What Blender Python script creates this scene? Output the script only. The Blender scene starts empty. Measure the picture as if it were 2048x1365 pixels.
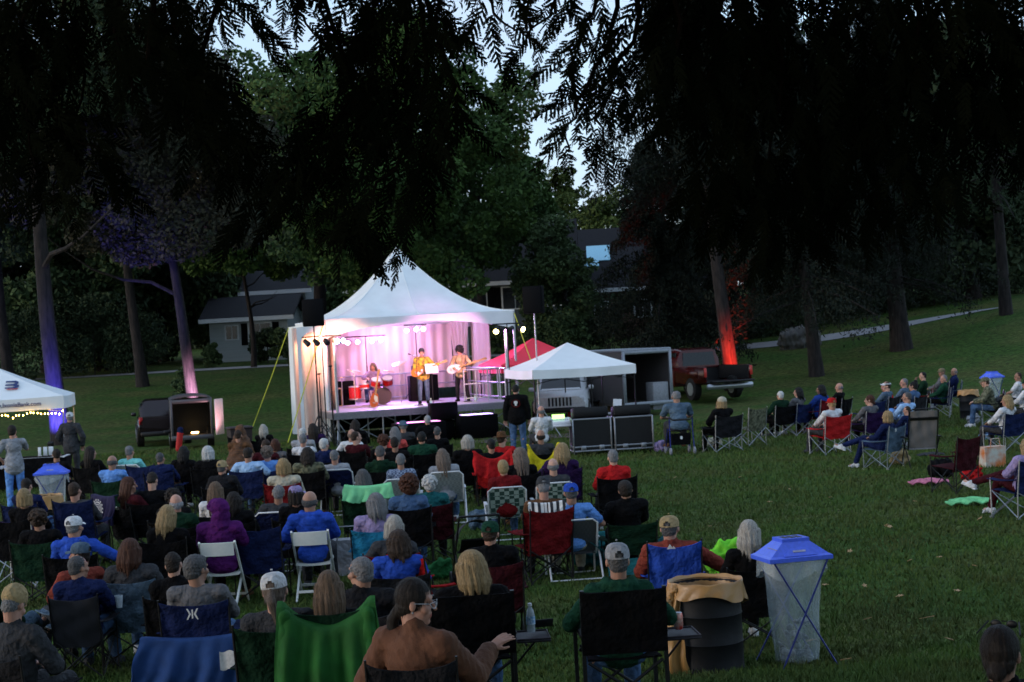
import bpy, math, random
import numpy as np
from mathutils import Vector, Matrix, Euler
R=math.radians; PI=math.pi
random.seed(7); rng=np.random.default_rng(11)
SC=bpy.context.scene; COL=SC.collection
F=3200.0; CAMZ=3.0; TH=math.atan(0.055); PT=11/3200.0
CAM=Vector((0,0,CAMZ))
_f=Vector((0,math.cos(PT),-math.sin(PT))); _u0=Vector((0,math.sin(PT),math.cos(PT))); _r0=Vector((1,0,0))
RT=_r0*math.cos(TH)-_u0*math.sin(TH); UP=_r0*math.sin(TH)+_u0*math.cos(TH); FW=_f
def W(px,py,d): return CAM+FW*d+RT*((px-1024)*d/F)-UP*((py-682.5)*d/F)
def sst(a,b,x):
    t=min(1,max(0,(x-a)/(b-a))); return t*t*(3-2*t)
_gx=[-100,0,8.56,11,12.5,14,15,17,20,24,900]; _gy=[2.2,1.0,.43,.27,.12,-.05,-.1,-.1,-.04,0,0]
def np_i(y):
    for i in range(len(_gx)-1):
        if y<=_gx[i+1]: return _gy[i]+(_gy[i+1]-_gy[i])*(y-_gx[i])/(_gx[i+1]-_gx[i])
    return 0.0
def gz(x,y):
    z=0.0
    z=np_i(y)
    if y>56: z+=2.0*sst(56,88,y)+0.045*max(0,min(y,160)-88)
    z+=1.0*sst(5,26,x)*sst(50,76,y)+.8*sst(14,27,x)*sst(52,72,y)
    if y<12: z-=.2*sst(.8,2.2,x)*sst(12,8.5,y)
    return z+0.03*math.sin(x*.35+1)*math.sin(y*.22)*sst(14,20,y)
def G(px,py):
    "ground point seen at a pixel"
    lo=6.0
    while lo<160:
        p=W(px,py,lo)
        if p.z<=gz(p.x,p.y): return Vector((p.x,p.y,gz(p.x,p.y)))
        lo+=0.05+lo*0.003
    p=W(px,py,160); return Vector((p.x,p.y,gz(p.x,p.y)))
# ---------------- materials
_m={}
def nodes(m):
    m.use_nodes=True; nt=m.node_tree; return nt,nt.nodes,nt.links,nt.nodes['Principled BSDF']
def mat(name,col,rough=.8,metal=0,var=.25,scale=30,bump=.15,bscale=None,spec=.3,col2=None,alpha=1,stretch=None,bd=.01,emit=None,estr=0,trans=0):
    if name in _m: return _m[name]
    m=bpy.data.materials.new(name); nt,N,L,b=nodes(m)
    b.inputs['Roughness'].default_value=rough; b.inputs['Metallic'].default_value=metal
    b.inputs['Specular IOR Level'].default_value=spec
    c2=col2 or tuple(c*(1-var) for c in col)
    tc=N.new('ShaderNodeTexCoord'); mp=N.new('ShaderNodeMapping'); L.new(tc.outputs['Object'],mp.inputs[0])
    if stretch: mp.inputs['Scale'].default_value=stretch
    no=N.new('ShaderNodeTexNoise'); no.inputs['Scale'].default_value=scale; no.inputs['Detail'].default_value=4
    L.new(mp.outputs[0],no.inputs['Vector'])
    rp=N.new('ShaderNodeValToRGB'); rp.color_ramp.elements[0].position=.35; rp.color_ramp.elements[1].position=.65
    rp.color_ramp.elements[0].color=(*c2,1); rp.color_ramp.elements[1].color=(*col,1)
    L.new(no.outputs['Fac'],rp.inputs[0]); L.new(rp.outputs[0],b.inputs['Base Color'])
    if bump:
        n2=N.new('ShaderNodeTexNoise'); n2.inputs['Scale'].default_value=bscale or scale*3; L.new(mp.outputs[0],n2.inputs['Vector'])
        bp=N.new('ShaderNodeBump'); bp.inputs['Strength'].default_value=bump; bp.inputs['Distance'].default_value=bd
        L.new(n2.outputs['Fac'],bp.inputs['Height']); L.new(bp.outputs[0],b.inputs['Normal'])
    if alpha<1: b.inputs['Alpha'].default_value=alpha
    if trans: b.inputs['Transmission Weight'].default_value=trans
    if emit: b.inputs['Emission Color'].default_value=(*emit,1); b.inputs['Emission Strength'].default_value=estr
    _m[name]=m; return m
def emis(name,col,s):
    return mat(name,tuple(min(1,c) for c in col),emit=col,estr=s,bump=0,var=0)
CL=dict(black=(.0055,.0055,.0065),char=(.018,.018,.021),grey=(.13,.13,.14),dgrey=(.05,.052,.058),lgrey=(.33,.34,.37),white=(.68,.69,.72),cream=(.5,.46,.36),
 navy=(.012,.02,.075),blue=(.02,.055,.28),royal=(.03,.09,.5),lblue=(.14,.32,.75),sky=(.35,.55,.85),denim=(.07,.13,.25),teal=(.015,.11,.12),turq=(.02,.2,.38),aqua=(.2,.62,.62),
 green=(.02,.11,.035),dgreen=(.008,.03,.016),forest=(.012,.055,.032),lgreen=(.2,.62,.28),bgreen=(.02,.2,.02),lime=(.2,.7,.05),olive=(.05,.06,.025),camo=(.1,.1,.06),
 red=(.5,.018,.02),dred=(.16,.01,.012),maroon=(.05,.008,.012),rust=(.24,.05,.035),orange=(.6,.15,.03),brown=(.12,.06,.03),tan=(.4,.3,.16),purple=(.09,.015,.12),dpurple=(.03,.012,.06),lav=(.35,.28,.5),
 pink=(.6,.2,.3),yellow=(.7,.55,.02),gold=(.55,.32,.06),khaki=(.22,.18,.11),coral=(.65,.09,.08),bluegrey=(.09,.14,.2),plaid=(.05,.08,.16),magenta=(.5,.05,.25))
def fab(c):
    col=CL[c] if isinstance(c,str) else c
    if c=='camo': return mat('fabric_camo',(.16,.16,.1),.9,scale=18,col2=(.03,.035,.02),bump=.2)
    if c=='plaid':
        return checker('fabric_plaid',(.03,.05,.11),(.22,.28,.4),32)
    return mat('fabric_%s'%c,col,.92,var=.42,scale=7,bump=.9,bscale=20,spec=.07,bd=.035)
def checker(name,c1,c2,s,st=None):
    if name in _m: return _m[name]
    m=bpy.data.materials.new(name); nt,N,L,b=nodes(m); b.inputs['Roughness'].default_value=.8
    tc=N.new('ShaderNodeTexCoord'); mp=N.new('ShaderNodeMapping'); mp.inputs['Rotation'].default_value=(.02,.03,.02); mp.inputs['Location'].default_value=(.013,.017,.011)
    if st: mp.inputs['Scale'].default_value=st
    ck=N.new('ShaderNodeTexChecker'); ck.inputs['Scale'].default_value=s
    ck.inputs[1].default_value=(*c1,1); ck.inputs[2].default_value=(*c2,1)
    L.new(tc.outputs['Object'],mp.inputs[0]); L.new(mp.outputs[0],ck.inputs['Vector']); L.new(ck.outputs['Color'],b.inputs['Base Color']); _m[name]=m; return m
HC=dict(brown=(.045,.024,.014),dbrown=(.018,.011,.008),black=(.008,.007,.007),auburn=(.085,.028,.013),blonde=(.42,.29,.14),grey=(.22,.22,.23),lgrey=(.38,.38,.4),white=(.68,.68,.67),silver=(.5,.47,.42),dgrey=(.1,.1,.105),ltbrown=(.16,.1,.06),ash=(.2,.15,.12))
def hairm(c): return mat('hair_'+c,HC[c],.6,var=.6,scale=42,bump=.5,bscale=90,stretch=(4,4,.3),spec=.3)
SK=[(.42,.22,.16),(.36,.19,.13),(.48,.27,.2),(.3,.16,.11)]
def skin(i): return mat('skin_%d'%(i%4),SK[i%4],.55,var=.08,scale=20,bump=.05,spec=.35)
LIPS=mat('lips',(.35,.1,.09),.5,bump=0); EYE=mat('eye',(.03,.02,.015),.2,bump=0)
BLACKM=mat('black_metal',(.012,.012,.013),.45,metal=.3,bump=.05); SILV=mat('silver_tube',(.42,.44,.48),.35,metal=.8,bump=.03)
WHM=mat('white_enamel',(.65,.67,.7),.4,bump=.03,var=.08); BLP=mat('black_plastic',(.01,.01,.011),.5,bump=.08); WHP=mat('white_resin',(.7,.72,.7),.5,bump=.05,var=.06)
BLUM=mat('blue_tube',(.02,.03,.2),.35,metal=.3,bump=.03)
# ---------------- mesh collecting
class MB:
    def __init__(s): s.v=[]; s.f=[]
    def add(s,v,f):
        o=len(s.v); s.v+= [tuple(p) for p in v]; s.f+=[tuple(i+o for i in q) for q in f]; return s
    def box(s,c,d,rot=None,taper=1,bev=0):
        hx,hy,hz=[a/2 for a in d]; v=[]
        if bev:
            b=min(bev,hx*.9,hy*.9,hz*.9)
            ring=[(hx,hy-b),(hx-b,hy),(-hx+b,hy),(-hx,hy-b),(-hx,-hy+b),(-hx+b,-hy),(hx-b,-hy),(hx,-hy+b)]
            lv=[(-hz,1),( -hz+b,0),(hz-b,0),(hz,1)]
            for z,k in lv:
                for x,y in ring:
                    q=1-(b/ max(hx,hy))*k*.9
                    v.append(Vector((x*(1-b/hx*k*.7),y*(1-b/hy*k*.7),z)))
            f=[tuple(range(7,-1,-1)),tuple(24+i for i in range(8))]
            for l in range(3):
                for i in range(8): f.append((l*8+i,l*8+(i+1)%8,(l+1)*8+(i+1)%8,(l+1)*8+i))
        else:
            for z,t in((-hz,1),(hz,taper)):
                for x,y in((-1,-1),(1,-1),(1,1),(-1,1)): v.append(Vector((x*hx*t,y*hy*t,z)))
            f=[(3,2,1,0),(4,5,6,7),(0,1,5,4),(1,2,6,5),(2,3,7,6),(3,0,4,7)]
        if rot is not None:
            M=rot if isinstance(rot,Matrix) else Euler(rot).to_matrix()
            v=[M@p for p in v]
        c=Vector(c); return s.add([p+c for p in v],f)
    def tube(s,pts,r,n=8,closed_ends=True):
        pts=[Vector(p) for p in pts]; m=len(pts); rs=r if isinstance(r,(list,tuple)) else [r]*m
        t0=(pts[1]-pts[0]).normalized(); a=t0.orthogonal().normalized(); v=[];f=[]
        for i,p in enumerate(pts):
            t=((pts[min(i+1,m-1)]-pts[max(i-1,0)])).normalized()
            a=(a-t*a.dot(t)); a=a.normalized() if a.length>1e-6 else t.orthogonal().normalized(); b=t.cross(a)
            for k in range(n):
                an=2*PI*k/n; v.append(p+(a*math.cos(an)+b*math.sin(an))*rs[i])
        for i in range(m-1):
            for k in range(n): f.append((i*n+k,i*n+(k+1)%n,(i+1)*n+(k+1)%n,(i+1)*n+k))
        if closed_ends: f.append(tuple(range(n-1,-1,-1))); f.append(tuple((m-1)*n+k for k in range(n)))
        return s.add(v,f)
    def cap(s,p0,p1,r0,r1,n=12):
        p0=Vector(p0);p1=Vector(p1); d=(p1-p0); L=d.length
        if L<1e-5: return s.ell(p0,(r0,r0,r0))
        t=d/L; pts=[];rs=[]
        for k in(0.05,.35,.65,.9):
            an=(1-k)*PI/2; pts.append(p0-t*r0*math.sin(an)); rs.append(r0*math.cos(an))
        pts.append(p0);rs.append(r0);pts.append(p1);rs.append(r1)
        for k in(.9,.65,.35,.05):
            an=(1-k)*PI/2; pts.append(p1+t*r1*math.sin(an)); rs.append(r1*math.cos(an))
        return s.tube(pts,rs,n)
    def ell(s,c,r,rot=None,n=14,m=8):
        v=[Vector((0,0,-r[2]))];f=[]
        for i in range(1,m):
            a=-PI/2+PI*i/m
            for k in range(n):
                b=2*PI*k/n; v.append(Vector((r[0]*math.cos(a)*math.cos(b),r[1]*math.cos(a)*math.sin(b),r[2]*math.sin(a))))
        v.append(Vector((0,0,r[2])))
        for k in range(n): f.append((0,1+(k+1)%n,1+k)); f.append((len(v)-1,len(v)-1-n+k,len(v)-1-n+(k+1)%n))
        for i in range(m-2):
            for k in range(n): f.append((1+i*n+k,1+i*n+(k+1)%n,1+(i+1)*n+(k+1)%n,1+(i+1)*n+k))
        if rot is not None:
            M=rot if isinstance(rot,Matrix) else Euler(rot).to_matrix(); v=[M@p for p in v]
        c=Vector(c); return s.add([p+c for p in v],f)
    def lathe(s,prof,c=(0,0,0),n=20,sx=1,sy=1,capb=True,capt=True):
        v=[];f=[];m=len(prof)
        for r,z in prof:
            for k in range(n): a=2*PI*k/n; v.append((c[0]+r*sx*math.cos(a),c[1]+r*sy*math.sin(a),c[2]+z))
        for i in range(m-1):
            for k in range(n): f.append((i*n+k,i*n+(k+1)%n,(i+1)*n+(k+1)%n,(i+1)*n+k))
        if capb: f.append(tuple(range(n-1,-1,-1)))
        if capt: f.append(tuple((m-1)*n+k for k in range(n)))
        return s.add(v,f)
    def sheet(s,fn,nu,nv,th=.008):
        "solid sheet from fn(u,v)->Vector, thickness th"
        P=[[Vector(fn(i/nu,j/nv)) for j in range(nv+1)] for i in range(nu+1)]
        v=[];f=[]
        for sg in(1,-1):
            for i in range(nu+1):
                for j in range(nv+1):
                    du=P[min(i+1,nu)][j]-P[max(i-1,0)][j]; dv=P[i][min(j+1,nv)]-P[i][max(j-1,0)]
                    n=du.cross(dv); n=n.normalized() if n.length>1e-9 else Vector((0,0,1)); v.append(P[i][j]+n*sg*th/2)
        w=nv+1;o=(nu+1)*w
        for i in range(nu):
            for j in range(nv):
                a=i*w+j; f.append((a,a+w,a+w+1,a+1)); f.append((o+a,o+a+1,o+a+w+1,o+a+w))
        for i in range(nu):
            a=i*w; f.append((a,o+a,o+a+w,a+w)); a=i*w+nv; f.append((a,a+w,o+a+w,o+a))
        for j in range(nv):
            f.append((j,j+1,o+j+1,o+j)); a=nu*w+j; f.append((a,o+a,o+a+1,a+1))
        return s.add(v,f)
    def prism(s,out,t,axis='y',c=(0,0,0)):
        "extrude 2D outline (x,z) along y by t centred, or (x,y) along z"
        n=len(out);v=[]
        for sg in(-.5,.5):
            for a,b in out:
                p=(a,sg*t,b) if axis=='y' else ((a,b,sg*t) if axis=='z' else (sg*t,a,b)); v.append((p[0]+c[0],p[1]+c[1],p[2]+c[2]))
        f=[tuple(range(n)),tuple(range(2*n-1,n-1,-1))]+[(i,i+n,(i+1)%n+n,(i+1)%n) for i in range(n)]
        return s.add(v,f)
    def mesh(s,name,smooth=True):
        me=bpy.data.meshes.new(name); me.from_pydata(s.v,[],s.f); me.validate(); me.update()
        import bmesh
        bm=bmesh.new(); bm.from_mesh(me); bmesh.ops.recalc_face_normals(bm,faces=bm.faces); bm.to_mesh(me); bm.free()
        if smooth: me.shade_smooth()
        return me
    def flat(s,name):
        return s.mesh(name,False)
def auto(me,ang=40):
    me.shade_smooth()
    try: me.set_sharp_from_angle(angle=R(ang))
    except Exception: pass
    return me
def ob(name,me,m=None,parent=None,loc=None,rot=None,scale=None,smooth='auto'):
    if isinstance(me,MB): me=auto(me.mesh(name))
    o=bpy.data.objects.new(name,me); COL.objects.link(o)
    if m is not None:
        ms=m if isinstance(m,(list,tuple)) else [m]
        while len(me.materials)<len(ms): me.materials.append(None)
        for i,q in enumerate(ms):
            if q is not None: o.material_slots[i].link='OBJECT'; o.material_slots[i].material=q
    if parent: o.parent=parent
    if loc is not None: o.location=loc
    if rot is not None: o.rotation_euler=rot
    if scale is not None: o.scale=scale if isinstance(scale,(tuple,list)) else (scale,)*3
    return o
def tag(o,label=None,cat=None,group=None,kind=None):
    if label: o['label']=label
    if cat: o['category']=cat
    if group: o['group']=group
    if kind: o['kind']=kind
    return o
def emp(name,loc,yaw=0,label=None,cat=None,group=None,scale=None):
    o=bpy.data.objects.new(name,None); COL.objects.link(o); o.location=loc; o.rotation_euler=(0,0,yaw); o.empty_display_size=.1
    if scale: o.scale=scale if isinstance(scale,(tuple,list)) else (scale,)*3
    return tag(o,label,cat,group)
def remesh(mb,vox,smooth=3,fn=None,name='m'):
    me=bpy.data.meshes.new(name); me.from_pydata(mb.v,[],mb.f); me.update()
    import bmesh
    bm=bmesh.new(); bm.from_mesh(me); bmesh.ops.recalc_face_normals(bm,faces=bm.faces); bm.to_mesh(me); bm.free()
    o=bpy.data.objects.new('tmp',me); COL.objects.link(o)
    md=o.modifiers.new('r','REMESH'); md.mode='VOXEL'; md.voxel_size=vox; md.use_smooth_shade=True
    if smooth:
        sm=o.modifiers.new('s','SMOOTH'); sm.iterations=smooth; sm.factor=.5
    dg=bpy.context.evaluated_depsgraph_get(); r=bpy.data.meshes.new_from_object(o.evaluated_get(dg)); r.name=name
    bpy.data.objects.remove(o); bpy.data.meshes.remove(me)
    if fn:
        n=len(r.vertices); co=np.empty(n*3,dtype=np.float32); no=np.empty(n*3,dtype=np.float32)
        r.vertices.foreach_get('co',co); r.vertex_normals.foreach_get('vector',no); co=co.reshape(-1,3);no=no.reshape(-1,3)
        co=fn(co,no); r.vertices.foreach_set('co',co.astype(np.float32).ravel()); r.update()
    r.shade_smooth(); return r
def arr_mesh(name,V,k,mats=None):
    "V: (n*k,3) array; n faces of k corners"
    V=np.ascontiguousarray(V,dtype=np.float32); n=len(V)//k; me=bpy.data.meshes.new(name)
    me.vertices.add(n*k); me.vertices.foreach_set('co',V.ravel()); me.loops.add(n*k); me.loops.foreach_set('vertex_index',np.arange(n*k,dtype=np.int32))
    me.polygons.add(n); me.polygons.foreach_set('loop_start',np.arange(0,n*k,k,dtype=np.int32)); me.polygons.foreach_set('loop_total',np.full(n,k,dtype=np.int32))
    me.update(); me.validate(); return me
# ---------------- camera, world, light
cd=bpy.data.cameras.new('camera'); co=bpy.data.objects.new('camera',cd); COL.objects.link(co); SC.camera=co
M3=Matrix((RT,UP,-FW)).transposed(); co.matrix_world=Matrix.Translation(CAM)@M3.to_4x4()
cd.sensor_width=36; cd.lens=36*F/2048; cd.clip_end=1500; cd.clip_start=.1
cd.dof.use_dof=True; cd.dof.focus_distance=7.5; cd.dof.aperture_fstop=11
SUN_EL=R(9); SUN_AZ=R(250)
w=bpy.data.worlds.new('World'); SC.world=w; w.use_nodes=True; nt=w.node_tree; N=nt.nodes; L=nt.links
bg=N['Background']; sk=N.new('ShaderNodeTexSky'); sk.sky_type='NISHITA'; sk.sun_disc=False; sk.sun_elevation=SUN_EL; sk.sun_rotation=SUN_AZ
sk.air_density=1.0; sk.dust_density=1.0; sk.ozone_density=2.0
tc=N.new('ShaderNodeTexCoord'); mp=N.new('ShaderNodeMapping'); mp.inputs['Scale'].default_value=(3,3,14); no=N.new('ShaderNodeTexNoise'); no.inputs['Scale'].default_value=1.6; no.inputs['Detail'].default_value=5
rp=N.new('ShaderNodeValToRGB'); rp.color_ramp.elements[0].position=.42; rp.color_ramp.elements[1].position=.72
rp.color_ramp.elements[0].color=(.6,.6,.6,1); rp.color_ramp.elements[1].color=(.97,.97,.97,1)
mx=N.new('ShaderNodeMixRGB'); mx.inputs[2].default_value=(1.5,1.9,2.5,1)
L.new(tc.outputs['Generated'],mp.inputs[0]); L.new(mp.outputs[0],no.inputs['Vector']); L.new(no.outputs['Fac'],rp.inputs[0]); L.new(rp.outputs[0],mx.inputs[0])
L.new(sk.outputs[0],mx.inputs[1]); L.new(mx.outputs[0],bg.inputs['Color']); bg.inputs['Strength'].default_value=.1
sl=bpy.data.lights.new('sun','SUN'); sl.energy=.22; sl.angle=R(20); sl.color=(1,.9,.85); so=bpy.data.objects.new('sun',sl); COL.objects.link(so)
so.rotation_euler=(R(90)-SUN_EL,0,-SUN_AZ+R(180)); so.location=(0,0,60)
SC.view_settings.view_transform='Standard'; SC.view_settings.look='None'; SC.view_settings.exposure=2.15; SC.view_settings.gamma=1
SC.render.engine='CYCLES'; SC.cycles.use_denoising=True; SC.cycles.max_bounces=6; SC.cycles.diffuse_bounces=3; SC.cycles.sample_clamp_indirect=4; SC.cycles.transparent_max_bounces=12
try: SC.cycles.denoiser='OPENIMAGEDENOISE'
except Exception: pass
def spot(name,loc,tgt,col,e,ang=60,blend=.4,size=.1,parent=None):
    l=bpy.data.lights.new(name,'SPOT'); l.energy=e; l.color=col; l.spot_size=R(ang); l.spot_blend=blend; l.shadow_soft_size=size
    o=bpy.data.objects.new(name,l); COL.objects.link(o); o.location=loc; o.rotation_euler=(Vector(tgt)-Vector(loc)).to_track_quat('-Z','Y').to_euler(); return o
def ptl(name,loc,col,e,size=.05):
    l=bpy.data.lights.new(name,'POINT'); l.energy=e; l.color=col; l.shadow_soft_size=size
    o=bpy.data.objects.new(name,l); COL.objects.link(o); o.location=loc; return o
# ---------------- people
V=Vector
def ik(a,c,l1,l2,pole):
    a=V(a);c=V(c); d=c-a; D=min(d.length,(l1+l2)*.995); t=d.normalized(); c=a+t*D
    x=(l1*l1-l2*l2+D*D)/(2*D); h=math.sqrt(max(0,l1*l1-x*x)); p=V(pole); p=(p-t*p.dot(t)).normalized()
    return a+t*x+p*h,c
def handp(mb,w,d,n,curl=.5,side=1,k=1.0):
    "w wrist, d direction of the fingers, n palm normal, side thumb side"
    d=V(d).normalized(); n=V(n); n=(n-d*n.dot(d)).normalized(); s=d.cross(n)*side
    mb.cap(w-d*.01,w+d*.02,.026*k,.027*k,10)
    for o in(-.027,-.009,.009,.027): mb.cap(w+d*.02+s*o*.8*k,w+d*.085*k+s*o*k,.0145*k,.012*k,8)
    for i,(o,l) in enumerate(((-.033,.062),(-.011,.074),(.011,.079),(.033,.07))):
        b=w+d*.088*k+s*o*k; an=curl*.9; d1=d*math.cos(an)+n*math.sin(an)+s*o*1.5; an2=curl*1.9; d2=d*math.cos(an2)+n*math.sin(an2)+s*o*.8
        m=b+d1*l*.52*k; mb.cap(b,m,.0092*k,.0086*k,8); mb.cap(m,m+d2*l*.5*k,.0086*k,.0072*k,8)
    b=w+d*.03*k+s*.026*k; t1=(s*.75+d*.75+n*.25).normalized(); m=b+t1*.045*k; mb.cap(b,m,.013*k,.0105*k,8); mb.cap(m,m+(d*.9+s*.2+n*(.2+curl*.4))*.034*k,.0102*k,.008*k,8)
POSES={}
def rotm(yaw,pitch,roll=0): return Euler((pitch,roll,yaw),'XYZ').to_matrix()
def pose(name,sit=True,lean=12,lh=None,rh=None,hyaw=0,hpitch=0,hroll=0,knees=None,ankles=None,twist=0,lat=0,curl=.5,lp=(-1,-.4,-.6),rp=(1,-.4,-.6),
         ld=None,rd=None,lnn=(0,0,-1),rnn=(0,0,-1),vox=.0075,hero=False,toes=None):
    if name in POSES: return POSES[name]
    J={}
    P=V((0,-.02,.5)) if sit else V((0,0,.95)); ln=R(lean); T=R(twist); la=R(lat)
    up=V((math.sin(la),-math.sin(ln),math.cos(ln))).normalized(); fw0=V((-math.sin(T),math.cos(T),0)); sd=up.cross(fw0)*-1; sd=fw0.cross(up).normalized(); fw=up.cross(sd).normalized()
    nb=P+up*.5; HR=rotm(R(hyaw)+T,R(hpitch),R(hroll)); hc=nb+up*.075+V((0,0,.085))+fw0*.03
    sh={-1:nb-up*.055-sd*.185,1:nb-up*.055+sd*.185}
    hip={-1:P-V((.095,0,.02)),1:P+V((.095,0,-.02))}
    kn=knees or ((( -.14,.43,.53),(.14,.43,.53)) if sit else ((-.11,.03,.5),(.11,.03,.5)))
    an=ankles or ((( -.15,.50,.09),(.15,.47,.09)) if sit else ((-.12,-.02,.09),(.12,-.02,.09)))
    kn={-1:V(kn[0]),1:V(kn[1])}; an={-1:V(an[0]),1:V(an[1])}
    hd={-1:V(lh) if lh else V((-.12,.28,.66) if sit else (-.27,.04,.82)),1:V(rh) if rh else V((.12,.28,.66) if sit else (.27,.04,.82))}
    el={};wr={}
    for s_,po in((-1,lp),(1,rp)): el[s_],wr[s_]=ik(sh[s_],hd[s_],.285,.255,po)
    B=MB()
    def torso(M,g,bot=True):
        M.ell(P+V((0,-.01,.02)),(.165+g,.12+g,.12+g)); 
        M.ell(P+up*.18+fw*.012,(.148+g,.118+g,.15+g),rot=Matrix((sd,fw,up)).transposed())
        M.ell(P+up*.36+fw*.0,(.165+g,.115+g,.17+g),rot=Matrix((sd,fw,up)).transposed())
        M.cap(sh[-1]+up*.0,sh[1],.066+g,.066+g); 
        for s_ in(-1,1): M.cap(nb-up*.03,sh[s_]-up*.005,.06+g,.062+g)
    torso(B,0)
    Rm=Matrix((sd,fw,up)).transposed()
    B.cap(nb-up*.04,hc-V((0,.0,.05)),.06,.056)
    h=lambda p:hc+HR@V(p)
    B.ell(h((0,-.012,.03)),(.077,.098,.1),rot=HR); B.ell(h((0,.03,-.05)),(.057,.062,.06),rot=HR); B.ell(h((0,.066,-.093)),(.026,.022,.02),rot=HR)
    B.cap(h((0,-.04,-.02)),nb,.058,.058)
    B.cap(h((0,.088,.018)),h((0,.112,-.022)),.008,.0125,8)
    B.cap(h((-.036,.076,.034)),h((.036,.076,.034)),.014,.014,8)
    for s_ in(-1,1):
        B.ell(h((s_*.04,.058,-.024)),(.03,.028,.026),rot=HR); B.ell(h((s_*.079,-.006,-.006)),(.011,.02,.031),rot=HR)
    B.cap(h((-.018,.085,-.052)),h((.018,.085,-.052)),.0085,.0085,8); B.cap(h((-.015,.083,-.066)),h((.015,.083,-.066)),.0085,.0085,8)
    for s_ in(-1,1):
        B.cap(sh[s_],el[s_],.05,.041); B.cap(el[s_],wr[s_],.041,.027)
        dd=(wr[s_]-el[s_]).normalized(); q=(ld if s_<0 else rd); dd=V(q).normalized() if q else dd
        handp(B,wr[s_],dd,lnn if s_<0 else rnn,curl,side=(1 if s_<0 else -1))
        B.cap(hip[s_],kn[s_],.085,.058); B.cap(kn[s_],kn[s_]+(an[s_]-kn[s_])*.35+V((0,-.012,0)),.055,.054); B.cap(kn[s_]+(an[s_]-kn[s_])*.35+V((0,-.012,0)),an[s_],.054,.036)
        tt=V(toes[0 if s_<0 else 1]) if toes else V((s_*.12,1,-.28)); tt.normalize(); B.cap(an[s_]-tt*.03-V((0,0,.03)),an[s_]+tt*.13-V((0,0,.025)),.034,.03)
    def fb(co,no):
        return co
    body=remesh(B,vox,2,None,'body_'+name)
    for m in(None,LIPS,EYE): body.materials.append(m)
    body.materials[1]=LIPS; body.materials[2]=EYE
    n=len(body.polygons); ce=np.empty(n*3,dtype=np.float32); body.polygons.foreach_get('center',ce); ce=ce.reshape(-1,3)
    lo=(ce-np.array(hc))@np.array(HR); mi=np.zeros(n,dtype=np.int32)
    mi[(np.abs(lo[:,0])<.022)&(lo[:,1]>.07)&(np.abs(lo[:,2]+.059)<.011)]=1
    for s_ in(-1,1): mi[((lo[:,0]-s_*.031)/.014)**2+((lo[:,2]-.006)/.007)**2<1]=np.where(lo[((lo[:,0]-s_*.031)/.014)**2+((lo[:,2]-.006)/.007)**2<1][:,1]>.05,2,mi[((lo[:,0]-s_*.031)/.014)**2+((lo[:,2]-.006)/.007)**2<1])
    body.polygons.foreach_set('material_index',mi)
    def fold(amp,fr,seed):
        def f(co,no):
            r=np.random.default_rng(seed); d=np.zeros(len(co))
            for i in range(5):
                k=r.normal(size=3)*fr*(1+.5*i); d+=np.sin(co@k+r.uniform(0,6)+1.5*np.sin(co@(k[[1,2,0]]*.4)))/(1+.4*i)
            return co+no*(d*amp)[:,None]
        return f
    def shirt(kind):
        M=MB(); g=.012 if kind!='jacket' else .024
        torso(M,g); M.ell(P+V((0,-.01,.0)),(.178+g,.135+g,.12+g))
        M.cap(P+V((0,-.01,-.01)),P+up*.1,.15+g*.5,.14+g*.5,16) if not sit else None
        if not sit:
            for xx in(-.05,0,.05): M.cap(P+V((xx,0,.08)),P+V((xx*1.2,0,-.09)),.125+g,.128+g)
        for s_ in(-1,1):
            e=g+.004
            if kind=='tee': M.cap(sh[s_],sh[s_]+(el[s_]-sh[s_])*.72,.055+e,.05+e)
            else: M.cap(sh[s_],el[s_],.053+e,.046+e); M.cap(el[s_],el[s_]+(wr[s_]-el[s_])*.93,.045+e,.032+e)
        if kind=='jacket':
            M.cap(nb-up*.03,nb+up*.03,.078,.072)
        if kind=='hood':
            for q in range(7):
                a=PI+PI*(q/6-.0); c=nb+Rm@V((.085*math.cos(a)*1.1,.075*math.sin(a)-.0,.02)); M.ell(c,(.045,.045,.042))
            M.ell(nb+Rm@V((0,-.095,-.05)),(.085,.05,.08),rot=Rm); M.ell(nb+Rm@V((0,-.1,-.11)),(.055,.035,.06),rot=Rm)
        return remesh(M,.011,9,fold(.0022,46,len(kind)*7),'shirt_'+name)
    def trous(short=False):
        M=MB(); g=.012; M.ell(P-V((0,.01,.0)),(.168+g,.125+g,.115+g))
        for s_ in(-1,1):
            M.cap(hip[s_],kn[s_],.09+g,.062+g)
            if not short: M.cap(kn[s_],an[s_]+(kn[s_]-an[s_])*.08,.062+g,.046+g)
        return remesh(M,.012,2,fold(.003,30,5),'trousers_'+name)
    shoes=[]
    for s_ in(-1,1):
        M=MB(); tt=V(toes[0 if s_<0 else 1]) if toes else V((s_*.12,1,-.0)); tt.normalize(); a=an[s_]-V((0,0,.035))
        M.cap(a-tt*.045,a+tt*.06,.044,.044); M.cap(a+tt*.05-V((0,0,.01)),a+tt*.15-V((0,0,.014)),.042,.034); M.cap(a-tt*.02,a+V((0,0,.04)),.045,.046)
        M.box(a+tt*.05-V((0,0,.04)),(.08,.27,.022),rot=Matrix((tt.cross(V((0,0,1))).normalized(),tt,tt.cross(V((0,0,1))).normalized().cross(tt))).transposed())
        shoes.append(remesh(M,.01,1,None,'shoe_'+name))
    p=dict(body=body,shirt=shirt,trous=trous,shoes=shoes,cache={},hc=hc,HR=HR,nb=nb,J=(sh,el,wr),Rm=Rm); POSES[name]=p; return p
def gar(p,k):
    if k not in p['cache']:
        p['cache'][k]= p['trous'](k=='shorts') if k in('trousers','shorts') else p['shirt'](k)
    return p['cache'][k]
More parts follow.
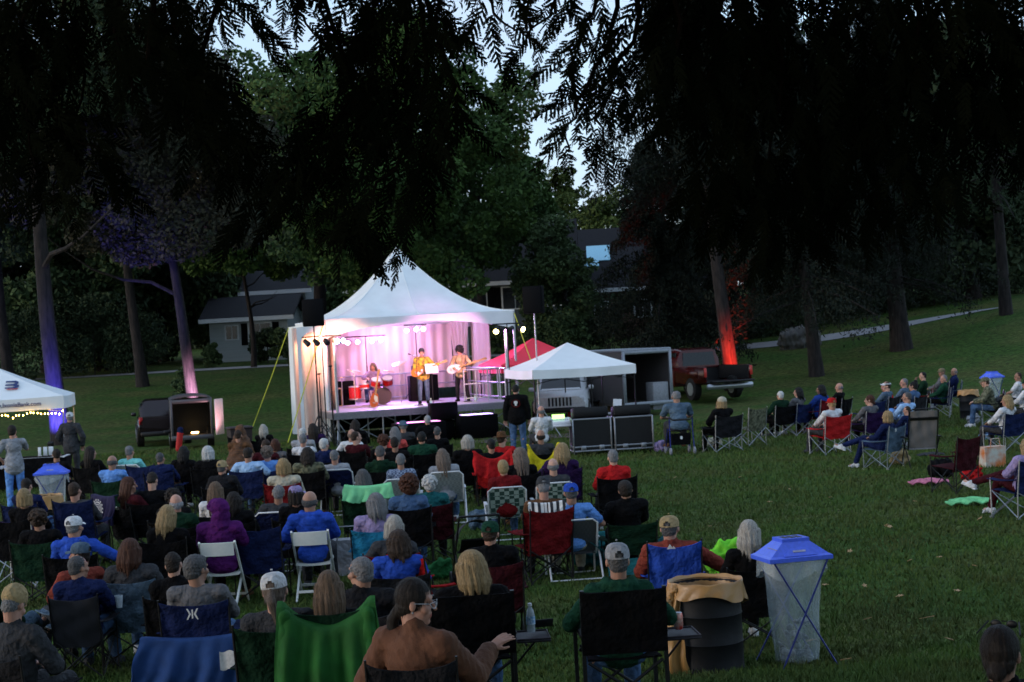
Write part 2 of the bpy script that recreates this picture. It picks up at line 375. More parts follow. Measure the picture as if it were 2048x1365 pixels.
# hair & hats in head space
def strand(amp,k,seed=0):
    def f(co,no):
        a=np.arctan2(co[:,0],-co[:,1]+.02); d=np.sin(a*k+3*np.sin(co[:,2]*14+seed)+seed)*.6+np.sin(a*k*2.3+4*np.sin(co[:,2]*9)+seed)*.4
        return co+no*(d*amp)[:,None]
    return f
def lump(amp,fr,seed=0):
    def f(co,no):
        r=np.random.default_rng(seed); d=np.zeros(len(co))
        for i in range(6): d+=np.sin(co@(r.normal(size=3)*fr*(1+.4*i))+r.uniform(0,6))
        return co+no*(d*amp)[:,None]
    return f
_h={}
def fuzz(me,k):
    import bmesh
    r=random.Random(len(k)); lay={'short':.012,'full':.014,'fringe':.012,'curly':.02,'afro':.024}.get(k,.045); bm=bmesh.new(); bm.from_mesh(me); bm.verts.ensure_lookup_table(); vs=list(bm.verts); n=2200 if lay>.03 else 1600
    for i in range(n):
        v=vs[r.randrange(len(vs))]; nn=v.normal
        if nn.z<-.6: continue
        g=V((0,-.25,-1)) if lay>.03 else V((r.uniform(-1,1),r.uniform(-1,.3),r.uniform(-1,.4)))
        t=(g-nn*g.dot(nn)); 
        if t.length<1e-4: continue
        t=t.normalized()+nn*r.uniform(.02,.22)+V((r.uniform(-.15,.15),r.uniform(-.15,.15),0)); s=nn.cross(t).normalized()*.0011; p=v.co+nn*.0005; e=p+t*lay*r.uniform(.5,1.4)
        bm.faces.new((bm.verts.new(p-s),bm.verts.new(p+s),bm.verts.new(e)))
    bm.to_mesh(me); bm.free(); me.shade_smooth(); return me
def hair(k):
    if k in _h: return _h[k]
    M=MB(); fn=lump(.0012,130)
    def base(g=0,back=True):
        M.ell((0,-.023,.04),(.083+g,.1+g,.1+g))
        if back: M.ell((0,-.052,-.02),(.07+g,.063+g,.062+g))
    if k=='short': base(); M.cap((-.07,.0,.05),(-.075,-.005,-.0),.02,.012); M.cap((.07,.0,.05),(.075,-.005,-.0),.02,.012)
    elif k=='full': base(.01); M.ell((0,.03,.085),(.066,.06,.05)); fn=lump(.0011,110)
    elif k=='fringe':
        for i in range(13):
            a=PI+PI*(i/12)*1.16-.25; M.ell((.074*math.cos(a),.09*math.sin(a)+.0-.01,-.005),(.018,.018,.042))
        M.ell((0,-.06,-.03),(.06,.055,.045))
    elif k=='bob':
        base(.012); fn=strand(.0022,26)
        for i in range(9):
            a=PI*(i/8)*1.3-.15*PI+PI; x,y=.088*math.cos(a),.095*math.sin(a)-.01; M.cap((x,y,.03),(x*1.08,y*1.05-.0,-.1),.03,.024)
    elif k in('long','xlong'):
        base(.012); fn=strand(.0028,24); L_=-.2 if k=='long' else -.32
        for i in range(9):
            a=PI*(i/8)*1.2-.1*PI+PI; x,y=.086*math.cos(a),.095*math.sin(a)-.01; M.cap((x,y,.03),(x*1.18,y*1.0-.03,-.1),.032,.03); M.cap((x*1.18,y-.03,-.1),(x*1.05+.01*math.sin(i*5),y-.035,L_+.03*math.sin(i*2.3)),.03,.012)
    elif k=='wavy':
        base(.01); fn=lambda co,no:strand(.003,17,2)(lump(.0012,45)(co,no),no)
        for i in range(11):
            a=PI*(i/10)*1.25-.12*PI+PI; x,y=.088*math.cos(a),.095*math.sin(a)-.01
            M.cap((x,y,.03),(x*1.12,y-.02,-.09),.03,.03); M.cap((x*1.12,y-.02,-.09),(x*1.0,y-.035,-.17-.03*math.sin(i*2)),.03,.014)
    elif k=='curly':
        r=random.Random(3); M.ell((0,-.03,.045),(.1,.11,.105)); M.ell((0,-.06,-.03),(.085,.07,.07)); fn=lump(.0015,150)
        for i in range(120):
            u=r.uniform(-.75,1);a=r.uniform(0,2*PI); q=math.sqrt(1-u*u); p=(.108*q*math.cos(a),-.035+.112*q*math.sin(a),.03+.115*u)
            if p[1]>.05 and p[2]<.07: continue
            M.ell(p,(.019,.019,.019),n=8,m=5)
    elif k=='afro':
        r=random.Random(4); M.ell((0,-.03,.05),(.125,.13,.125)); M.ell((0,-.06,-.04),(.11,.09,.09)); fn=lump(.002,120)
        for i in range(180):
            u=r.uniform(-.8,1);a=r.uniform(0,2*PI); q=math.sqrt(1-u*u); p=(.13*q*math.cos(a),-.035+.135*q*math.sin(a),.035+.135*u)
            if p[1]>.05 and p[2]<.08: continue
            M.ell(p,(.022,.022,.022),n=8,m=5)
    elif k=='pony':
        base(.006); fn=strand(.0016,30); M.cap((0,-.12,.02),(0,-.155,-.04),.024,.033); M.cap((0,-.155,-.04),(.01,-.14,-.2),.033,.012)
    elif k=='lowpony':
        base(.008); fn=strand(.0016,30); M.cap((0,-.11,-.05),(-.01,-.135,-.1),.03,.03); M.cap((-.01,-.135,-.1),(-.02,-.13,-.2),.034,.034); M.cap((-.02,-.13,-.2),(-.03,-.12,-.38),.034,.02)
    elif k=='bun': base(.008); fn=strand(.0016,30); M.ell((0,-.1,-.06),(.045,.04,.045))
    elif k=='topbun': base(.006); fn=strand(.0016,30); M.ell((0,-.07,.15),(.04,.04,.035))
    _h[k]=fuzz(remesh(M,.0055,1,fn,'hair_'+k),k); return _h[k]
def caplathe(M):
    prof=[(.101,0),(.102,.012),(.102,.03),(.1,.045),(.096,.06),(.082,.085),(.055,.1),(.012,.107)]; n=36; v=[];f=[]
    for r,z in prof:
        for k in range(n): a=2*PI*k/n; v.append((r*.86*math.cos(a),r*1.03*math.sin(a)-.015,z+.03))
    for i in range(len(prof)-1):
        for k in range(n):
            d=abs((k+.5)/n-.75)*360
            if (i==1 and d<22) or (i==2 and d<20) or (i==3 and d<12): continue
            f.append((i*n+k,i*n+(k+1)%n,(i+1)*n+(k+1)%n,(i+1)*n+k))
    f.append(tuple((len(prof)-1)*n+k for k in range(n))); M.add(v,f)
def hat(k):
    if 'H'+k in _h: return _h['H'+k]
    M=MB()
    if k in('cap','bcap'):
        caplathe(M)
        s_=1
        def br(u,v):
            a=(u-.5)*2; y=.07+v*.085*(1-.35*a*a); return (a*.068*(1-.12*v),-.015+ (y+.012)*s_*1.0,.052-.02*a*a-.012*v)
        M.sheet(br,10,4,.004); M.ell((0,-.015,.153),(.009,.009,.006))
        r=auto(M.mesh('cap'),60)
    elif k=='brim':
        M.lathe([(.1,0),(.098,.05),(.09,.085),(.06,.105),(.01,.1)],(0,-.015,.045),24,sx=.86,sy=1.03,capb=False)
        M.lathe([(.098,.004),(.13,-.002),(.17,.004),(.171,.009),(.13,.004),(.098,.01)],(0,-.015,.045),28,sx=.9,sy=1.03,capb=False,capt=False); r=auto(M.mesh('hat'),60)
    elif k=='bucket':
        M.lathe([(.1,0),(.096,.05),(.08,.085),(.05,.098),(.01,.1)],(0,-.015,.045),24,sx=.88,sy=1.03,capb=False)
        M.lathe([(.099,.01),(.125,-.03),(.127,-.026),(.102,.014)],(0,-.015,.045),28,sx=.92,sy=1.03,capb=False,capt=False); r=auto(M.mesh('hat'),60)
    elif k=='beanie':
        M.ell((0,-.02,.06),(.094,.108,.1)); M.lathe([(.1,-.01),(.104,.01),(.103,.035),(.097,.04)],(0,-.02,.035),24,sx=.9,sy=1.02); r=remesh(M,.006,1,None,'beanie')
    elif k=='visor':
        M.lathe([(.101,0),(.102,.035),(.099,.035),(.098,0)],(0,-.015,.05),24,sx=.86,sy=1.03,capb=False,capt=False)
        M.sheet(lambda u,v:((u-.5)*.16*(1-.1*v),.05+v*.11*(1-(u-.5)**2),.06-.03*(u-.5)**2*4+.012*v),10,4,.004); r=auto(M.mesh('visor'),60)
    elif k=='hoodup':
        M.ell((0,-.03,.035),(.105,.125,.12)); M.ell((0,-.05,-.06),(.11,.1,.1)); M.cap((0,-.03,-.05),(0,-.03,-.16),.1,.12)
        for i in range(10):
            a=PI*i/9; M.ell((.09*math.cos(a),.065,.03+.1*math.sin(a)),(.022,.03,.022))
        r=remesh(M,.009,2,lump(.0015,40),'hood')
    _h['H'+k]=r; return r
CHR=[]
NP=0
def person(loc,yaw,pz,hairk,hc,hatk=None,hatc=None,top='black',sleeve='long',legs='dgrey',label='',group=None,sx=1,sz=1,sk=0,shoe='black',hoodc=None):
    p=POSES[pz]; yaw=R(yaw)
    b=ob('person',p['body'],[skin(sk),LIPS,EYE],loc=loc,rot=(0,0,yaw),scale=(sx*sz,sz*(1+(sx-1)*.4),sz)); tag(b,label,'person',group)
    kind={'long':'long','short':'tee','hood':'hood','jacket':'jacket','plaid':'long'}[sleeve]
    ob('jacket' if sleeve in('jacket','hood') else 'shirt',gar(p,kind),fab(top),b)
    ob('shorts' if legs.startswith('s:') else 'trousers',gar(p,'shorts' if legs.startswith('s:') else 'trousers'),fab(legs.replace('s:','')),b)
    for m in p['shoes']: ob('shoe',m,fab(shoe),b)
    k=1/sx
    Mx=Matrix.Translation(p['hc'])@p['HR'].to_4x4()
    if hairk: o=ob('hair',hair(hairk),hairm(hc),b); o.matrix_local=Mx@(Matrix.Translation((0,.004,-.004))@Matrix.Scale(.965,4) if hatk else Matrix.Scale(.965,4))
    if hatk:
        o=ob({'cap':'cap','bcap':'cap','brim':'hat','bucket':'hat','beanie':'hat','visor':'visor','hoodup':'hood'}[hatk],hat(hatk),fab(hatc),b); o.matrix_local=Mx@Matrix.Scale(1.015,4)
    return b
# pose library
ARL=dict(lh=(-.27,.16,.66),rh=(.27,.16,.66),lp=(-1,-.6,-.6),rp=(1,-.6,-.6))
pose('lap'); pose('lapb',hyaw=-14,hroll=4,lh=(-.2,.2,.64)); pose('lapc',hyaw=17,hroll=-3,lean=15,rh=(.05,.2,.68)); pose('lapd',lean=7,hpitch=-9,lh=(-.05,.3,.68),rh=(.03,.32,.7)); pose('lape',lean=16,hyaw=-6,hroll=-5,lat=-3); pose('lapf',hyaw=9,hroll=5,lat=3,lh=(-.27,.16,.66),lp=(-1,-.6,-.6));pose('lap_r',hyaw=-38,lh=(-.1,.25,.65)); pose('lap_l',hyaw=38); pose('arms',**ARL); pose('arms_l',hyaw=25,hpitch=-.1 and -6,lean=15,**ARL)
pose('fwd',lean=-12,lh=(-.1,.4,.66),rh=(.1,.4,.66),hpitch=-8); pose('cross',lh=(.07,.14,.76),rh=(-.07,.15,.8),lp=(-1,.1,-.3),rp=(1,.1,-.3),ld=(1,.1,0),rd=(-1,.1,0),lean=10)
pose('phone',lh=(-.05,.33,.82),rh=(.05,.33,.82),hpitch=-22,ld=(0,.6,.7),rd=(0,.6,.7),lnn=(1,0,0),rnn=(-1,0,0),lean=8)
pose('chin',rh=(.05,.16,1.0),rp=(.6,-.3,-1),rd=(-.1,-.1,1),hyaw=15,lean=5)
pose('legx',lh=(-.1,.22,.7),knees=((-.05,.44,.58),(.1,.46,.66)),ankles=((-.06,.62,.1),(-.22,.84,.52)),toes=((0,1,-.1),(-.2,1,.4)),lean=14,hyaw=0)
pose('slouch',lean=22,lh=(-.2,.2,.62),rh=(.2,.2,.62),hpitch=-10,ankles=((-.15,.62,.09),(.15,.58,.09)))
pose('reach',lean=8,rh=(.52,.2,.68),rp=(.8,-.5,-.5),rd=(.9,.5,0),hyaw=-20)
pose('tilt',hroll=8,hyaw=-12,lean=10,lat=3)
pose('down',lean=0,hpitch=-32,lh=(-.1,.3,.68),rh=(.1,.3,.68))
pose('stand',sit=False,lean=2); pose('stand2',sit=False,lean=3,lh=(-.24,.12,.95),rh=(.24,.1,.93),lp=(-1,-.6,0),rp=(1,-.6,0),hyaw=20)
pose('standw',sit=False,lean=0,rh=(.1,.22,1.42),rp=(.8,-.2,-.8),rd=(-.2,0,1),lh=(-.2,.15,1.0),lp=(-1,-.5,-.2),hyaw=-20)
# ---------------- chairs
_c={}
def seatfab(w,y0,y1,z0,z1,sag,th=.01,n=10):
    return MB().sheet(lambda u,v:((u-.5)*w*(1-.06*math.sin(PI*v)),y0+(y1-y0)*v,z0+(z1-z0)*v-sag*math.sin(PI*u)*math.sin(PI*min(1,v*1.1+.05))),n,n,th)
def backfab(w,z0,z1,y0,y1,dip,bow=.05,th=.01,wt=1.0):
    def f(u,v):
        top=z1-dip*(math.sin(PI*u))**.8; z=z0+(top-z0)*v; t=(z-z0)/(z1-z0)
        return ((u-.5)*w*(1+(wt-1)*v),y0+(y1-y0)*t-bow*math.sin(PI*u)*(1-.55*v)+.009*math.sin(u*17+v*11+2*math.sin(v*5))+.007*math.sin(u*6-v*14)-.012*v*math.sin(u*9),z)
    return MB().sheet(f,16,12,th)
def camp():
    if 'camp' in _c: return _c['camp']
    P=[]; w=.29
    P.append(('seat',auto(seatfab(.52,-.2,.26,.40,.45,.05).mesh('seat')),'f'))
    P.append(('backrest',auto(backfab(.6,.36,.93,-.2,-.33,.05,.055).mesh('backrest')),'f'))
    for s in(-1,1):
        P.append(('armrest',auto(MB().sheet(lambda u,v:(s*(w+.01)+(u-.5)*.09,-.25+v*.5,.63+.035*math.sin(PI*v)*-.6+.006*math.cos(u*6)),4,8,.012).mesh('armrest')),'f'))
        P.append(('back_post',auto(MB().tube([(s*w,-.24,.03),(s*w,-.26,.42),(s*(w+.01),-.335,.95)],.0095,6).mesh('back_post')),'m'))
        P.append(('front_post',auto(MB().tube([(s*w,.25,.03),(s*w,.25,.64)],.0095,6).mesh('front_post')),'m'))
        P.append(('side_brace',auto(MB().tube([(s*w,-.24,.03),(s*(w-.01),.25,.44)],.008,6).tube([(s*(w-.015),.25,.03),(s*(w-.02),-.24,.40)],.008,6).mesh('side_brace')),'m'))
        P.append(('leg',auto(MB().tube([(s*w,-.255,.03),(-s*w,-.245,.43)],.009,6).box((s*w,-.25,.015),(.04,.04,.03)).mesh('leg')),'m'))
        P.append(('leg',auto(MB().tube([(s*w,.265,.03),(-s*w,.255,.44)],.009,6).box((s*w,.255,.015),(.04,.04,.03)).mesh('leg')),'m'))
    _c['camp']=P; return P
def mesh_lawn(web):
    k='lawn'
    if k in _c: return _c[k]
    P=[]; w=.28
    P.append(('back_frame',auto(MB().tube([(-w,.0,.36),(-w,-.12,.5),(-w,-.25,.86),(-w+.06,-.275,.92),(w-.06,-.275,.92),(w,-.25,.86),(w,-.12,.5),(w,.0,.36)],.0125,8).mesh('back_frame')),'m'))
    P.append(('backrest',auto(MB().sheet(lambda u,v:((u-.5)*.54,-.03-.235*v-.015*math.sin(PI*u)+.004*math.sin(u*50)*math.sin(v*50),.40+.5*v),22,22,.006).mesh('backrest')),'f'))
    P.append(('seat',auto(seatfab(.54,-.05,.4,.37,.42,.03,.006).mesh('seat')),'f'))
    for s in(-1,1):
        P.append(('armrest',auto(MB().box((s*(w+.02),.1,.62),(.05,.42,.022),bev=.008).mesh('armrest')),'a'))
        P.append(('leg',auto(MB().tube([(s*(w+.02),.33,.02),(s*(w+.02),.3,.36),(s*(w+.02),-.08,.6)],.0115,8).mesh('leg')),'m'))
        P.append(('leg',auto(MB().tube([(s*(w+.03),-.3,.02),(s*(w+.03),-.1,.36),(s*(w+.03),.28,.6)],.0115,8).mesh('leg')),'m'))
    P.append(('stretcher',auto(MB().tube([(-w-.03,-.3,.025),(w+.03,-.3,.025)],.011,8).tube([(-w-.02,.33,.025),(w+.02,.33,.025)],.011,8).mesh('stretcher')),'m'))
    _c[k]=P; return P
def resin():
    if 'resin' in _c: return _c['resin']
    P=[]; w=.21
    P.append(('seat',auto(MB().sheet(lambda u,v:((u-.5)*.4,-.12+.4*v,.44+.03*v-.012*math.sin(PI*u)),10,8,.03).mesh('seat')),'m'))
    P.append(('backrest',auto(MB().sheet(lambda u,v:((u-.5)*.39,-.285-.03*math.sin(PI*u)-.03*v,.7+.17*v),10,4,.018).mesh('backrest')),'m'))
    for s in(-1,1):
        def bar(a,b,t=.022,d=.034):
            a=V(a);b=V(b);M=MB(); x=V((1,0,0)); dv=(b-a).normalized(); y=dv.cross(x).normalized(); vv=[]
            for p in(a,b):
                for i,j in((-1,-1),(1,-1),(1,1),(-1,1)): vv.append(p+x*i*t/2+y*j*d/2)
            return M.add(vv,[(3,2,1,0),(4,5,6,7),(0,1,5,4),(1,2,6,5),(2,3,7,6),(3,0,4,7)])
        P.append(('leg',auto(bar((s*w,.34,.0),(s*w,-.32,.88)).mesh('leg')),'m'))
        P.append(('leg',auto(bar((s*(w-.026),-.36,.0),(s*(w-.026),.22,.46)).mesh('leg')),'m'))
    P.append(('stretcher',auto(MB().box((0,.27,.12),(.4,.02,.03)).box((0,-.29,.12),(.36,.02,.03)).mesh('stretcher')),'m'))
    _c['resin']=P; return P
def director():
    if 'director' in _c: return _c['director']
    P=[]; w=.31
    P.append(('seat',auto(seatfab(.56,-.22,.25,.5,.52,.03,.014).mesh('seat')),'f'))
    P.append(('backrest',auto(backfab(.64,.55,1.02,-.26,-.31,.012,.02,.016).mesh('backrest')),'f'))
    for s in(-1,1):
        P.append(('back_post',auto(MB().box((s*w,-.27,.83),(.03,.03,.4),rot=(.12,0,0)).box((s*w,-.25,.34),(.028,.03,.66)).mesh('back_post')),'m'))
        P.append(('leg',auto(MB().box((s*w,.25,.34),(.028,.03,.66)).box((s*w,0,.03),(.03,.6,.028)).mesh('leg')),'m'))
        P.append(('armrest',auto(MB().box((s*w,0,.69),(.05,.5,.03),bev=.01).mesh('armrest')),'m'))
        for y in(-.26,.26):
            P.append(('cross_brace',auto(MB().tube([(s*w,y+s*.012,.08),(-s*(w-.03),y+s*.012,.49)],.0125,8).mesh('cross_brace')),'m'))
    _c['director']=P; return P
def lounge():
    if 'lounge' in _c: return _c['lounge']
    P=[]; w=.3
    P.append(('backrest',auto(backfab(.52,.38,1.12,-.1,-.42,.0,.02,.01).mesh('backrest')),'f'))
    P.append(('seat',auto(seatfab(.52,-.12,.42,.36,.45,.03).mesh('seat')),'f'))
    P.append(('frame',auto(MB().tube([(-.28,.44,.45),(-.28,-.12,.36),(-.28,-.42,1.12),(-.22,-.44,1.16),(.22,-.44,1.16),(.28,-.42,1.12),(.28,-.12,.36),(.28,.44,.45)],.014,8).mesh('frame')),'m'))
    P.append(('headrest_strap',auto(MB().sheet(lambda u,v:((u-.5)*.56,-.375-.03*v,.94+.05*v),6,2,.02).mesh('headrest_strap')),'m'))
    for s in(-1,1):
        P.append(('armrest',auto(MB().box((s*.33,.02,.6),(.06,.5,.025),bev=.01).mesh('armrest')),'m'))
        P.append(('leg',auto(MB().tube([(s*.32,.4,.01),(s*.32,-.2,.6)],.012,8).mesh('leg')),'m')); P.append(('leg',auto(MB().tube([(s*.3,-.4,.01),(s*.3,.3,.6)],.012,8).mesh('leg')),'m'))
    _c['lounge']=P; return P
CK=dict(camp=(camp,'camp chair'),lawn=(lambda:mesh_lawn(0),'lawn chair'),resin=(resin,'folding chair'),director=(director,'director chair'),lounge=(lounge,'lounge chair'))
def chair(kind,loc,yaw,fc,mc,label,scale=1,zs=1,group='camping chairs on the lawn',am=None):
    fn,nm=CK[kind]; e=emp(nm.replace(' ','_'),loc,R(yaw),label,'chair',group,scale=(scale,1,zs))
    fm=fab(fc) if isinstance(fc,(str,tuple)) else fc; res={}
    for n,me,k in fn():
        o=ob(n,me,{'f':fm,'m':mc,'a':am or WHM}[k],e); res.setdefault(n,o)
    return e,res
# ---------------- audience
BK,SV,WE=BLACKM,SILV,WHM
CW=checker('webbing_checker',(.35,.42,.38),(.02,.06,.05),14)
WG=checker('webbing_grey',(.25,.28,.28),(.17,.2,.21),30)
WD=checker('webbing_dark',(.05,.055,.06),(.035,.04,.045),40)
MESHD=mat('mesh_fabric_dark',(.022,.022,.028),.9,scale=200,bump=.3)
ZT=dict(camp=0,lawn=-.02,resin=.04,director=0,lounge=-.02)
PC=[0]
def place(px,py,H,lo=7.0):
    d=lo
    while d<100:
        p=W(px,py,d)
        if p.z<=gz(p.x,p.y)+H: return V((p.x,p.y,gz(p.x,p.y)))
        d+=.03
    return V((p.x,p.y,gz(p.x,p.y)))
def yawto(p,off=0): return math.degrees(math.atan2(p.x+2.6,max(4,51-p.y)))+off
def A(px,py,pz,off,hk,hc,ht,htc,top,sl,legs,ck,cf,fr,desc,sx=1,sz=1,hoff=0,cs=1,zs=1):
    PC[0]+=1
    if pz=='lap': pz=['lap','lapb','lapc','lapd','lap','lape','lapf'][PC[0]%7]
    extra={'afro':.03,'curly':.02,'topbun':.04}.get(hk,0)+(.012 if ht else 0)
    dz=ZT.get(ck,0); Hh=POSES[pz]['hc'].z+.142+extra
    if sz==1: sz=[.93,.97,.99,.95,.98][PC[0]%5]
    g=place(px,py,Hh*sz+dz+hoff); yw=yawto(g,off)
    loc=g+V((0,0,dz+hoff))
    if sx==1: sx=[1,1.06,.96,1.1,1.03,.98][PC[0]%6]
    # head is slightly behind the seat origin
    b=person(loc,yw,pz,hk,hc,ht,htc,top,sl,legs,'person with '+desc,'people seated on the lawn',sx=sx,sz=sz,sk=PC[0],shoe=['black','dgrey','white','brown'][PC[0]%4])
    e=None;res=None
    if ck:
        nm={'camp':'camp chair','lawn':'webbed lawn chair','resin':'white folding chair','director':'director chair','lounge':'high lounge chair'}[ck]
        cn=cf if isinstance(cf,str) else 'webbed'
        cn={'char':'charcoal','dgrey':'dark grey','lblue':'light blue','turq':'turquoise','dred':'dark red','dpurple':'dark purple','dgreen':'dark green','bluegrey':'blue grey','forest':'forest green','webbed':'striped'}.get(cn,cn)
        if ck=='resin': lab=nm+' under person with '+desc
        else: lab=('%s %s under person with %s'%(cn,nm.replace('webbed ','') if cn=='striped' else nm,desc))
        e,res=chair(ck,g+V((0,0,hoff if hoff>0 else 0)),yw,cf,fr,lab,scale=cs*(1.04 if sx>1.08 else 1),zs=zs)
    return b,e,res
B_=BK
